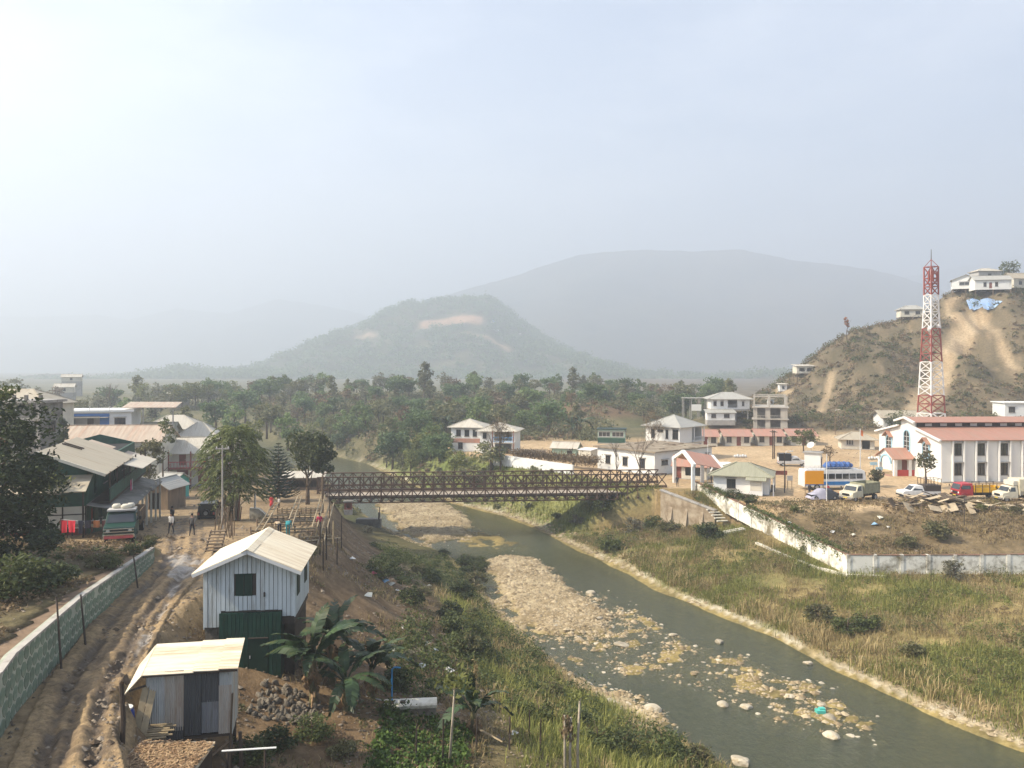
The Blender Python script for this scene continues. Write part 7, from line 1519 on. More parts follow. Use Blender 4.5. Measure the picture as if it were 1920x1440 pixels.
def bare_mesh(seed, h, r0, m, depth=4, spread=.6):
    r = random.Random(seed); mb = MB()
    def grow(p, d, l, rad, k):
        q = p + d * l; mid = p + d * l * .5 + Vector((r.uniform(-1, 1), r.uniform(-1, 1), r.uniform(-.3, .3))) * l * .07
        mb.tube([p, mid, q], [rad, rad * .85, rad * .65], 5 if k else 6, False)
        if k >= depth: return
        for i in range(3 if k else 4):
            e = (d + Vector((r.uniform(-1, 1), r.uniform(-1, 1), r.uniform(-.2, .7))) * spread).normalized()
            grow(q if i < 2 else mid, e, l * r.uniform(.55, .8), rad * .55, k + 1)
    grow(Vector((0, 0, -.3)), Vector((r.uniform(-.05, .05), 0, 1)).normalized(), h * .36, r0, 0); return mb.mesh('branches', m, True)
def tree(name, label, cat, loc, tm, cm, rz=0, s=1., group=None, cz=0.):
    t = thing(name, label, cat, loc, rz, group, s); inst('trunk', tm, t)
    if cm: inst('crown', cm, t, (0, 0, cz))
    return t
def hz(px, py, dz=0): x, y, z = hit(px, py); return (x, y, z + dz)
EXC = [(-13.6, 43.3, 4.2), (-13, 33, 3.4), (-39.6, 72.4, 7), (-46, 107, 4), (-56, 116, 9)]

def trees_near():
    B = M['bark']
    # dark mango-like tree on the left edge
    r = np.random.default_rng(3); t = thing('broadleaf_tree', 'big dark broad-leaved tree filling the left edge above the green wall', 'tree', (-29.6, 45.2, ground(-29.6, 45.2)))
    inst('trunk', trunk_mesh(3, 5.5, .32, B, 7, 3.0, .3), t)
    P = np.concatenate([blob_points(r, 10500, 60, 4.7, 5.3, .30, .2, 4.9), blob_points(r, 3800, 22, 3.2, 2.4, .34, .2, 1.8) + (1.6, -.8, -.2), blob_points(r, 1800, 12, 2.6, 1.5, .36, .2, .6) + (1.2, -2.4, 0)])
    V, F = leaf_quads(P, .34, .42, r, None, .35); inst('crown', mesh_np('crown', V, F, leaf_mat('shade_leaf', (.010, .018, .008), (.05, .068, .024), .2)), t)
    # a few lighter tufts on top; sun and shade put into leaf colours
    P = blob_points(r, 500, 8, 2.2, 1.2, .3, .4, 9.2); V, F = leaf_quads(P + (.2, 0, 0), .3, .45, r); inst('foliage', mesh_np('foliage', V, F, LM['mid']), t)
    # feathery tree: drooping fronds on long limbs
    r = np.random.default_rng(8); x, y, z = hit(438, 976); t = thing('feathery_tree', 'tall light green tree of drooping feathery sprays beside the street', 'tree', (x, y, z))
    tb = MB(); V = []; F = []
    rr = random.Random(9)
    for k in range(5): a = rr.uniform(0, 6.28); tb.tube([(cos(a) * .3, sin(a) * .3, -.4), (cos(a) * .45, sin(a) * .45, 2.2), (cos(a) * .9, sin(a) * .9, 5.6)], [.14, .12, .06], 6)
    PP = []; DD = []
    for i in range(540):
        zz = rr.uniform(.28, 1.0) * 9.4; env = 1.0 if zz < 7.2 else max(.25, (10.2 - zz) / 3.0); a = rr.uniform(0, 6.28); rad = rr.uniform(.15, 1) ** .7 * 2.5 * env
        p = Vector((cos(a) * rad, sin(a) * rad, zz)); d = Vector((cos(a), sin(a), rr.uniform(.1, .7))).normalized(); ln = rr.uniform(1.1, 1.9)
        if i % 7 == 0: tb.tube([(cos(a) * .4, sin(a) * .4, zz - 1.6), p], [.05, .025], 5, False)
        for j in range(14):
            u = j / 13; c = p + d * ln * u + Vector((0, 0, -.75 * u * u * ln)); tang = (d + Vector((0, 0, -1.5 * u))).normalized(); side = tang.cross(Vector((0, 0, 1))).normalized()
            for s in (-1, 1):
                e = (side * s + tang * .7 + Vector((0, 0, -.35))).normalized(); PP.append(c + e * .17); DD.append(e)
    V, F = leaf_quads(np.array([tuple(p) for p in PP]), .36, .3, r, np.array([tuple(p) for p in DD])); tb.build('trunk', M['pale_bark'], t, True); inst('crown', mesh_np('crown', V, F, LM['fern']), t)
    for k in range(26): a = rr.uniform(0, 6.28); q = rr.uniform(.2, .9); inst('dry_stalk', MB().tube([(cos(a) * q, sin(a) * q, -.3), (cos(a) * q * 1.3, sin(a) * q * 1.2, rr.uniform(1.2, 3.0))], [.05, .03], 5).mesh('dry_stalk', M['bamboo'] if k % 3 else M['red_brown']), t)
    P = blob_points(r, 700, 12, .9, .9, .4, .2, 1.4); V, F = leaf_quads(P + (-.5, -.5, .2), .3, .25, r); inst('dead_fronds', mesh_np('dead_fronds', V, F, LM['brown']), t)
    # araucaria in tiers
    x, y, z = hit(522, 940); H = 7.6; t = thing('tiered_conifer', 'dark conifer with regular flat tiers of branches left of the round tree', 'tree', (x, y, z)); MB().tube([(0, 0, -.4), (0, 0, H)], [.17, .03], 7).build('trunk', B, t)
    PP = []; DD = []
    for k in range(17):
        f = k / 16; zz = .7 + (H - .9) * f; ln = 2.6 * (1 - f) ** .8 + .22; nb = 10 if f < .6 else 8
        for b in range(nb):
            a = 2 * pi * b / nb + k * .5; n = max(4, int(ln * 15))
            for j in range(n):
                u = (j + .5) / n; c = np.array([cos(a) * ln * u, sin(a) * ln * u, zz - .16 * ln * u + .3 * ln * u ** 3]); w_ = .34 * (1 - .5 * u)
                for s in (-1, 1): e = np.array([-sin(a) * s + cos(a) * .7, cos(a) * s + sin(a) * .7, .35]); PP.append(c + e * w_ * .35); DD.append(e)
    V, F = leaf_quads(np.array(PP), .36, .3, r, np.array(DD)); inst('crown', mesh_np('crown', V, F, LM['pine']), t)
    # dense round tree
    x, y, z = hit(577, 946); t = thing('round_tree', 'dense dark green round-headed tree at the near bridge end', 'tree', (x, y, z)); inst('trunk', trunk_mesh(12, 4.6, .24, B, 6, 2.2, .45), t)
    r = np.random.default_rng(13); P = np.concatenate([blob_points(r, 3600, 34, 3.2, 3.3, .32, .25, 6.7), blob_points(r, 1300, 12, 2.1, 1.9, .36, .2, 5.2) + (2.2, -.4, 0)]); V, F = leaf_quads(P, .42, .5, r); inst('crown', mesh_np('crown', V, F, LM['deep']), t)
    # slim trees round the green house
    tree('slender_tree', 'slender dark tree rising behind the far end of the green house', 'tree', (-44.5, 98, 7.2), trunk_mesh(15, 5.5, .16, B, 4, 1.3), crown_mesh(15, 1100, 20, 1.9, 3.6, .42, LM['olive'], cz=6.2))
    tree('slender_tree', 'thin-topped sapling sticking up before the rusty roof', 'tree', (-44.0, 101, 7.2), trunk_mesh(16, 7.0, .12, B, 5, 1.4), crown_mesh(16, 420, 16, 1.8, 3.2, .4, LM['mid'], cz=8.2))
    x, y, z = at(118, 826, 104); tree('cypress', 'narrow dark column-shaped tree beside the weathered concrete building', 'tree', (x, y, 7), trunk_mesh(17, 6, .2, B, 2, .5), crown_mesh(17, 2400, 40, 1.15, 6.2, .42, LM['dark'], cz=6.3, spread=.4))
    x, y, z = hit(196, 1000); t = thing('overhanging_branch', 'bright green leafy bush spreading over the low front roof of the green house', 'bush', (-34.8, 59.6, ground(-34.8, 59.6)))
    inst('stem', trunk_mesh(18, 4.0, .08, B, 4, 1.2), t); inst('crown', crown_mesh(18, 900, 16, 1.9, .75, .3, LM['lime'], cz=4.3), t)
    # yard trees
    for (px, py, h, rx, rz_, n, mt, lab) in ((1507, 849, 4.2, 3.4, 2.3, 1100, 'mid', 'round green tree in the sandy yard before the red-roofed row'), (1735, 917, 5.0, 1.8, 2.0, 520, 'olive', 'thin leafy tree in front of the church corner'), (1640, 913, 2.2, 1.3, 1.2, 420, 'olive', 'small bush tree beside the lamp of the bus park'), (1556, 874, 3.0, 1.6, 1.5, 140, 'brown', 'nearly bare sapling behind the narrow white hut'), (1686, 806, 4.0, 4.2, 3.2, 1500, 'deep', 'dark round tree left of the church gable')):
        x, y, z = hit(px, py); tree('yard_tree', lab, 'tree', (x, y, z), trunk_mesh(px, h * .8, .14, B, 5, rx * .7), crown_mesh(px, n, 22, rx, rz_, .42, LM[mt], cz=h - rz_ * .4))
    # bare trees
    for i, (px, py, h, lab, dep) in enumerate(((1157, 893, 7.0, 'leafless tree before the left windows of the long white building', 4), (1200, 893, 8.0, 'leafless tree before the right window of the long white building', 4), (1212, 862, 10.5, 'tall bare brown tree left of the hipped house', 5), (938, 884, 10.5, 'leafless tree in front of the blue balcony house', 5), (922, 886, 5.5, 'small bare tree before the cream wall', 4), (1098, 800, 4.5, 'bleached dead branch on the brown bluff', 3))):
        x, y, z = hit(px, py) if i != 2 else (26.5, 152.0, 6.8); t = thing('bare_tree', lab, 'tree', (x, y, z), i * 1.3); inst('branches', bare_mesh(30 + i, h, .11 if i != 3 else .2, M['bark'] if i < 5 else M['pale_bark'], dep), t)
        if i == 2 or i == 3: inst('twigs', crown_mesh(60 + i, 900, 30, 2.6, 3.2, .5, LM['brown'], .12, cz=h * .66), t)
    x, y, z = hit(1075, 872); t = thing('forked_tree', 'stubby black forked tree with pruned limbs behind the hedge', 'tree', (x, y, z)); inst('branches', bare_mesh(44, 4.4, .3, M['dwood'], 2, .9), t)
    # hilltop
    x, y, z = hit(1895, 520, 200) ; tree('hilltop_tree', 'round dark tree on the skyline behind the hilltop houses', 'tree', at(1893, 530, 292), trunk_mesh(71, 5, .25, B), crown_mesh(71, 900, 26, 4.6, 4.2, .7, LM['deep'], cz=5.0))
    x, y, z = at(1588, 622, 268); t = tree('orange_tree', 'thin orange-leaved tree standing up from the ridge', 'tree', (x, y, z - 2), trunk_mesh(72, 6, .12, B), crown_mesh(72, 260, 9, 1.0, 2.6, .7, leaf_mat('orange_leaf', (.3, .11, .04), (.5, .22, .1)), cz=5.2))
trees_near()

def forest():
    r = np.random.default_rng(21); protos = []
    LM.update(w_mid=leaf_mat('wood_green_leaf', (.085, .135, .05), (.22, .28, .11), .4), w_olive=leaf_mat('wood_olive_leaf', (.10, .115, .05), (.25, .24, .12), .35), w_grey=leaf_mat('wood_grey_leaf', (.12, .13, .08), (.26, .25, .17), .3), w_deep=leaf_mat('wood_deep_leaf', (.055, .10, .042), (.16, .22, .09), .35))
    for i, (mt, rx, rz_, n, sz) in enumerate((('deep', 4.2, 3.4, 1000, .75), ('mid', 3.4, 3.9, 850, .75), ('olive', 4.6, 2.9, 950, .8), ('grey', 3.2, 4.2, 560, .7), ('olive', 2.6, 5.0, 900, .75), ('lime', 3.0, 3.9, 800, .6), ('brown', 3.6, 3.4, 480, .7), ('mid', 3.9, 3.0, 900, .75))):
        protos.append((trunk_mesh(200 + i, 5.2, .2, M['bark'], 5, 2.0), crown_mesh(210 + i, n, (14, 22, 26, 12, 18, 24, 10, 16)[i], rx, rz_, sz, LM.get('w_' + mt, LM[mt]), .5, (.42, .36, .3, .4, .36, .34, .4, .46)[i]), rz_, mt))
    cnt = 0; G = 'trees of the wooded river terrace'
    kinds = {'deep': 'dark green bushy tree in the hazy wood beyond the bridge', 'mid': 'mid green tree in the hazy wood beyond the bridge', 'olive': 'olive green spreading tree in the hazy wood beyond the bridge', 'grey': 'grey green thin tree in the hazy wood beyond the bridge', 'lime': 'yellow green tree by the river bend beyond the bridge', 'brown': 'brownish half-bare tree in the wood beyond the bridge'}
    pts = []
    tries = 0
    while cnt < 262 and tries < 6000:
        tries += 1; y = float(r.uniform(142, 372)); x = float(r.uniform(-.46, .27) * y)
        yk, xk = y / KS, x / KS; L = np.interp(yk, LBK[:, 0], LBK[:, 1]); R = np.interp(yk, RBK[:, 0], RBK[:, 1]); xr = np.interp(yk, XR[:, 0], XR[:, 1])
        if y < 285 and L - .5 < xk < R + .5: continue
        if y < 240 and xk >= R:
            if xk > xr - 2.5 and y < 188 and x > -30: continue
            if x > 22 and y < 236: continue
            if x > 14 and y < 205: continue
        if x < -42 and y < 205 and x < -.27 * y: continue
        if y < 170 and xk < L and x < -42: continue
        if x > 44 and y < 262: continue
        if ((x - 23) / 15) ** 2 + ((y - 244) / 8) ** 2 < 1 and r.random() < .8: continue
        dmin = 3.4 if y < 230 else 3.9
        if any((x - a) ** 2 + (y - b) ** 2 < dmin ** 2 for a, b in pts): continue
        pts.append((x, y)); river = abs(xk - L) < 8 or abs(xk - R) < 8
        k = int(r.integers(0, len(protos)))
        if river and r.random() < .4: k = 5
        if not river and k == 5: k = 0
        tm, cm, rz_, mt = protos[k]; s = float(r.uniform(.55, 1.3)) * (.72 if y < 185 else 1.0); hgt = r.uniform(3.8, 5.8)
        px_ = 960 + x / y * FPX; row = 'at the edge of the wood' if y < 185 else 'in the lower wood' if y < 225 else 'in the upper wood' if y < 290 else 'on the crest of the wood'; colm = 'left of the round tree' if px_ < 560 else 'over the bridge\'s left third' if px_ < 720 else 'over the bridge\'s middle' if px_ < 840 else 'behind the twin-roofed house' if px_ < 980 else 'behind the brown bluff' if px_ < 1180 else 'behind the hipped house'
        t = tree('forest_tree', kinds[mt].split(' in the')[0].split(' by the')[0] + ' ' + row + ', ' + colm, 'tree', (x, y, ground(x, y)), tm, cm, float(r.uniform(0, 6.28)), s, G, 5.0)
        cnt += 1
    k_ = 0; rr = random.Random(41)
    while k_ < 30:
        px, py = rr.uniform(615, 905), rr.uniform(818, 884); x, y, z = hit(px, py)
        if z < .6 or y < 122 or (px > 840 and py > 845) or (abs(px - 905) < 60 and 790 < py < 850): continue
        tm, cm, rz_, mt = protos[rr.choice((0, 1, 2, 3, 5, 7))]; s = rr.uniform(.45, .85); k_ += 1
        tree('riverside_tree', kinds[mt].split(' in the')[0].split(' by the')[0] + (' low' if s < .65 else ' high') + ' above the river bend, ' + ('behind the round tree' if px < 680 else 'over the bridge\'s left third' if px < 770 else 'left of the twin-roofed house'), 'tree', (x, y, z), tm, cm, rr.uniform(0, 6), s, 'trees at the river bend', 4.4)
    # one tall dark tree that overtops the wood; the hazy town trees on the left
    x, y, z = at(795, 742, 300); tree('forest_tree', 'tall dark tree overtopping the wood below the far hill', 'tree', (x, y, ground(x, y)), protos[4][0], protos[4][1], 0, 1.5, None, 6)
    for i, (px, py, D, s, k) in enumerate(((185, 745, 235, 1.1, 3), (240, 760, 225, 1.1, 1), (290, 750, 230, 1.3, 3), (350, 785, 190, .95, 4), (405, 760, 215, 1.2, 0), (440, 775, 190, 1.0, 1), (210, 735, 300, 1.4, 0), (60, 735, 260, 1.2, 3), (325, 735, 290, 1.5, 2), (260, 728, 320, 1.6, 4), (460, 740, 260, 1.4, 0), (150, 760, 210, .9, 2), (500, 770, 205, 1.1, 2), (540, 790, 180, 1.0, 1), (480, 800, 165, .9, 5), (395, 735, 300, 1.4, 3), (20, 720, 330, 1.4, 2), (100, 730, 300, 1.2, 6))):
        x, y, z = at(px, py, D); t = tree('town_tree', ['thin grey', 'mid green', 'broad grey', 'slender upright', 'dark', 'bushy green', 'large dark', 'pale grey', 'olive spreading', 'tall narrow', 'dark rounded', 'low olive', 'olive rounded', 'greenish', 'yellow green', 'tallest grey', 'faint olive', 'faint brown'][i] + ' hazy tree ' + ('above the blue and white house' if 130 < px < 300 else 'right of the blue and white house' if px < 420 and px > 299 else 'behind the feathery tree' if px > 419 else 'above the grey concrete building'), 'tree', (x, y, z - 6.0 * s), protos[k][0], protos[k][1], i * 1.1, s, 'hazy trees behind the town roofs', 5.0)
    x, y, z = at(197, 735, 260); t = thing('bare_tree', 'tall leafless tree dissolving in the haze on the left', 'tree', (x, y, ground(x, y))); inst('branches', bare_mesh(81, 17, .3, M['bark'], 5), t)
    # far hill canopy: one hazy mass
    P = []
    for i in range(2900):
        x = r.uniform(-1080, 640) * HS; y = r.uniform(1730, 2420) * HS
        if min(line_d(np.array([x]), np.array([y]), c)[0] - w_ for c, w_ in ((cutA, 27), (cutB, 19), (cutC, 15))) < 0: continue
        z = float(zhill(x, y)); c = np.array([x, y, z + 4.0]); P.append(c + r.normal(size=(46, 3)) * (4.4, 4.4, 3.2))
    P = np.concatenate(P); V, F = leaf_quads(P, 4.0, .7, r, None, .4); tag(inst('forest', mesh_np('forest', V, F, LM['w_deep'])), 'dense woodland covering the far hill', None, None, 'stuff')
forest()

def scatter_mass(name, label, pts, n, rad, h, size, mat, seed, asp=.5, lift=.5):
    """many small bushes joined: pts (m,2)"""
    r = np.random.default_rng(seed); m = len(pts); s = .35 + r.random(m) ** 2.2 * 1.5; i = np.repeat(np.arange(m), n)
    g = unit(r.normal(size=(m * n, 3))) * (r.uniform(.2, 1, m * n) ** .4)[:, None]; P = g * (rad, rad, h) * s[i][:, None]
    P[:, 2] = np.abs(P[:, 2]) ; z = zt(pts[:, 0], pts[:, 1]); P += np.stack([pts[i, 0], pts[i, 1], z[i] - .05 + lift * 0], 1)
    V, F = leaf_quads(P, size, asp, r, None, .2); return tag(inst(name, mesh_np(name, V, F, mat)), label, None, None, 'stuff')
def grass_mass(name, label, pts, blades, ln, wid, mat, seed, rad=.35, lean=.5):
    r = np.random.default_rng(seed); m = len(pts); i = np.repeat(np.arange(m), blades); N = m * blades
    s = np.repeat(.45 + 1.15 * r.random(m) ** 1.8, blades) * r.uniform(.7, 1.2, N); o = r.normal(size=(N, 2)) * rad
    bx, by = pts[i, 0] + o[:, 0], pts[i, 1] + o[:, 1]; bz = zt(bx, by) - .05
    a = r.uniform(0, 2 * pi, N); k = lean * r.uniform(.2, 1, N); L = ln * s; w_ = wid * r.uniform(.7, 1.3, N)
    dx, dy = np.cos(a), np.sin(a); px, py = -dy * w_, dx * w_
    A = np.stack([bx - px, by - py, bz], 1); B = np.stack([bx + px, by + py, bz], 1)
    mx, my, mz = bx + dx * k * L * .35, by + dy * k * L * .35, bz + L * .62
    Cc = np.stack([mx + px * .8, my + py * .8, mz], 1); Dd = np.stack([mx - px * .8, my - py * .8, mz], 1); E = np.stack([bx + dx * k * L, by + dy * k * L, bz + L * (1 - .3 * k)], 1)
    V = np.stack([A, B, Cc, Dd, E], 1).reshape(-1, 3); q = np.arange(N)[:, None] * 5
    F = np.concatenate([q + np.array([0, 1, 2, 3]), q + np.array([3, 2, 4, 4])])
    me = bpy.data.meshes.new(name); me.vertices.add(len(V)); me.vertices.foreach_set('co', V.astype(np.float32).ravel())
    Q = (q + np.array([0, 1, 2, 3])).astype(np.int32); T3 = (q + np.array([3, 2, 4])).astype(np.int32)
    lv = np.concatenate([Q.ravel(), T3.ravel()]); me.loops.add(len(lv)); me.loops.foreach_set('vertex_index', lv)
    me.polygons.add(2 * N); me.polygons.foreach_set('loop_start', np.concatenate([np.arange(N) * 4, 4 * N + np.arange(N) * 3]).astype(np.int32)); me.polygons.foreach_set('loop_total', np.concatenate([np.full(N, 4), np.full(N, 3)]).astype(np.int32))
    me.update(); me.materials.append(mat); return tag(inst(name, me), label, None, None, 'stuff')
def sample(n, x0, x1, y0, y1, ok, seed):
    r = np.random.default_rng(seed); x = r.uniform(x0, x1, n * 4); y = r.uniform(y0, y1, n * 4); k = ok(x, y); return np.stack([x[k], y[k]], 1)[:n]
def LR(y): return np.interp(y / KS, LBK[:, 0], LBK[:, 1]) * KS, np.interp(y / KS, RBK[:, 0], RBK[:, 1]) * KS
def wallx(y): return np.where(y < 84.5, 35.4 + (84.7 - y) * .9, np.interp(y, [84.7, 115.5], [35.4, 25.8]))
def ground_cover():
    N = lambda x, y, s, k: fbm(x, y, s, k, 3)
    # right bank: patches of green and tan tall grass between river and wall
    bank = lambda x, y: (x > LR(y)[1] + .8) & (x < np.where(y < 84.2, 75, wallx(y) - .5)) & (x < y * .72 + 2)
    g = lambda x, y: bank(x, y) & (N(x, y, 7, 301) > .50) & (N(x, y, 2.5, 302) > .36); d = lambda x, y: bank(x, y) & (N(x, y, 7, 301) < .57) & (N(x, y, 4, 303) > .36) & (N(x, y, 2, 304) > .38)
    grass_mass('tall_grass', 'patches of tall green grass on the right bank', sample(7000, 5, 62, 42, 112, g, 1), 11, .62, .022, LM['blade'], 1, .42, .9)
    grass_mass('dry_grass', 'tall tan dry grass on the right bank', sample(5600, 5, 62, 42, 112, d, 2), 10, .58, .019, LM['straw'], 2, .42, .95)
    reed = lambda x, y: (x > LR(y)[1] + 1.0) & (x < LR(y)[1] + 4.5) & (N(x, y, 4, 305) > .42)
    grass_mass('bank_reeds', 'tan reeds leaning over the stony edge of the river', sample(1500, 5, 50, 42, 100, reed, 3), 11, 1.05, .024, LM['straw'], 3, .4, .8)
    far = lambda x, y: (y > 115) & (x > LR(y)[1] + 1) & (x < np.interp(y / KS, XR[:, 0], XR[:, 1]) * KS)
    grass_mass('short_grass', 'light green grass on the slope beyond the bridge', sample(1500, -30, 22, 115, 160, far, 4), 8, .6, .04, LM['blade'], 4, .5, .6)
    scatter_mass('bank_scrub', 'low dark scrub among the grass of the right bank', sample(1000, 6, 60, 44, 112, lambda x, y: bank(x, y) & (N(x, y, 6, 311) > .50), 5), 60, .9, .85, .17, LM['mid'], 5)
    scatter_mass('bank_scrub', 'yellowish leafy weeds among the grass of the right bank', sample(520, 6, 60, 44, 112, lambda x, y: bank(x, y) & (N(x, y, 5, 307) > .52), 25), 60, .7, .9, .16, LM['lime'], 25)
    scatter_mass('bank_scrub', 'brown dead weeds among the grass of the right bank', sample(700, 6, 62, 44, 112, lambda x, y: bank(x, y) & (N(x, y, 5, 309) > .52), 26), 46, .6, .7, .16, LM['brown'], 26)
    # dry slope inside the wall
    ins = lambda x, y: (y > 86) & (y < 103 + .04 * x) & (x > wallx(y) + 1.2) & (N(x, y, 5, 313) > .38)
    scatter_mass('slope_weeds', 'brown and olive weeds covering the slope below the truck yard', sample(1100, 28, 82, 86, 106, ins, 6), 34, .55, .5, .2, LM['brown'], 6)
    scatter_mass('slope_weeds', 'sparse green weeds on the slope below the truck yard', sample(480, 28, 82, 86, 106, lambda x, y: ins(x, y) & (N(x, y, 6, 317) > .5), 7), 34, .6, .5, .2, LM['olive'], 7)
    grass_mass('dry_grass', 'short straw on the slope below the truck yard', sample(1900, 28, 82, 86, 106, ins, 8), 7, .45, .03, LM['straw'], 8, .4, .8)
    # left bank
    lb = lambda x, y: (x < LR(y)[0] - .3) & (x > np.interp(y, XG[:, 0], XG[:, 1]) - .5)
    grass_mass('tall_grass', 'tall green and straw grass along the left bank', sample(2800, -20, 19, 36, 84, lambda x, y: lb(x, y) & (N(x, y, 5, 321) > .46), 9), 12, .72, .02, LM['blade'], 9, .38, .7)
    grass_mass('dry_grass', 'dry straw tufts along the left bank', sample(1400, -20, 19, 36, 84, lambda x, y: lb(x, y) & (N(x, y, 5, 321) < .5), 10), 11, .7, .02, LM['straw'], 10, .38, .8)
    scatter_mass('bank_scrub', 'dark scrub at the foot of the left bank', sample(950, -20, 18, 36, 100, lambda x, y: (x < LR(y)[0] - .5) & (x > np.interp(y, XM[:, 0], XM[:, 1]) + .8) & (y > 39) & (x < LR(y)[0] - 2 * (y < 60)) & (N(x, y, 6, 325) > .44), 11), 70, .8, .95, .2, LM['deep'], 11)
    gd = lambda x, y: (x > -6.4) & (x < -2.2) & (y > 34) & (y < 41.0)
    scatter_mass('vegetable_leaves', 'bright green vegetable plot beside the garden stakes', sample(520, -6.6, -2, 33, 41.5, gd, 12), 26, .26, .3, .17, LM['veg'], 12, .8)
    dirt = lambda x, y: (x > np.interp(y, XE[:, 0], XE[:, 1]) + .6) & (x < np.interp(y, XG[:, 0], XG[:, 1]) + 1) & (N(x, y, 3, 331) > .5)
    grass_mass('bank_weeds', 'thin dry weeds on the brown bank below the sheds', sample(1300, -18, 4, 26, 80, dirt, 13), 7, .4, .022, LM['straw'], 13, .3, .9)
    scatter_mass('bank_weeds', 'dull green weeds on the brown bank and garden edge', sample(420, -14, 6, 27, 80, lambda x, y: dirt(x, y) & (N(x, y, 3, 333) > .5), 14), 26, .4, .3, .17, LM['olive'], 14)
    # upland on the left under the big tree
    upl = lambda x, y: (x < np.interp(y, [p[1] for p in WALLG], [p[0] for p in WALLG]) - 1.1) & (x > -.72 * y)
    scatter_mass('undergrowth', 'dark undergrowth and fallen leaves above the green wall', sample(150, -44, -18, 26, 58, lambda x, y: upl(x, y) & (N(x, y, 4, 341) > .54), 15), 44, .5, .4, .2, LM['deep'], 15)
    scatter_mass('undergrowth', 'brown dead weeds above the green wall', sample(420, -44, -18, 26, 60, lambda x, y: upl(x, y) & (N(x, y, 4, 343) > .45), 16), 34, .5, .3, .2, LM['brown'], 16)
    # right hillside scrub and forest floor
    def hs(x, y):
        z = zt(x, y); far_ = np.minimum.reduce([line_d(x / KS, y / KS, P) - w_ * .9 for P, w_ in zip(SCARS, SCAR_W)]); return (z > 8.6) & (y > 178) & (x > 58) & (far_ > 0) & (N(x, y, 9, 351) > .33)
    scatter_mass('hillside_scrub', 'olive and grey scrub clinging to the bare hillside', sample(2300, 58, 250, 178, 292, hs, 17), 44, 1.25, 1.3, .55, LM['olive'], 17)
    scatter_mass('hillside_scrub', 'brown dry scrub on the bare hillside', sample(3000, 58, 250, 178, 292, lambda x, y: hs(x, y), 18), 36, 1.25, 1.1, .55, LM['brown'], 18)
    scatter_mass('hillside_scrub', 'dark green bushes on the bare hillside', sample(420, 58, 250, 178, 292, lambda x, y: hs(x, y) & (N(x, y, 12, 353) > .5), 19), 60, 1.7, 1.8, .65, LM['deep'], 19)
    mids = lambda x, y: (y > 128) & ~((y < 150) & (x < -.34 * y)) & ~((x > LR(y)[0] - 1) & (x < LR(y)[1] + 1)) & ((y > 192) | (x < np.interp(y / KS, XR[:, 0], XR[:, 1]) * KS - 1)) & ~((x > 28) & (y < 240)) & (x > -.47 * y) & (x < 62)
    scatter_mass('forest_undergrowth', 'tangled undergrowth below the hazy wood', sample(3000, -150, 60, 128, 330, mids, 20), 40, 1.8, 1.9, .7, LM['w_olive'], 20)
    scatter_mass('forest_undergrowth', 'brown dry undergrowth below the hazy wood', sample(1000, -140, 60, 150, 330, mids, 22), 40, 1.5, 1.3, .7, LM['brown'], 22)
    # creeper over the boundary wall, and hedge on the cream wall
    r = np.random.default_rng(31); A = np.array(Wp[0]); Bq = np.array(Wp[1]); P = []
    for k in range(1500):
        u = r.uniform(.08, .97); 
        if vn(u * 9, 3, 5) < .42: continue
        p = A + (Bq - A) * u; zt_ = lerp(ground(A[0] - .3, A[1]) - .3, 2.4, u) + lerp(1.5, 2.0, u)
        c = np.array([p[0] + r.normal() * .28 + .25, p[1] + r.normal() * .3, zt_ + r.uniform(-.9, .35) * (1 if r.random() < .5 else .3)]); P.append(c + r.normal(size=(9, 3)) * .16)
    V, F = leaf_quads(np.concatenate(P), .2, .6, r); tag(inst('creeper', mesh_np('creeper', V, F, LM['mid'])), 'green creeper tumbling over the mossy white boundary wall', None, None, 'stuff')
    a = Vector(hit(952, 868)); b = Vector(hit(1110, 885)); P = []
    for k in range(520): p = a.lerp(b, r.random()); P.append(np.array(p) + (r.normal() * .5 + .9, r.normal() * .5 + 1.6, 1.2 + r.uniform(0, 1.0)) + r.normal(size=(14, 3)) * .3)
    V, F = leaf_quads(np.concatenate(P), .3, .5, r); o = inst('hedge', mesh_np('hedge', V, F, LM['brown'])); tag(o, 'long clipped brown hedge along the top of the cream wall', 'hedge')
ground_cover()

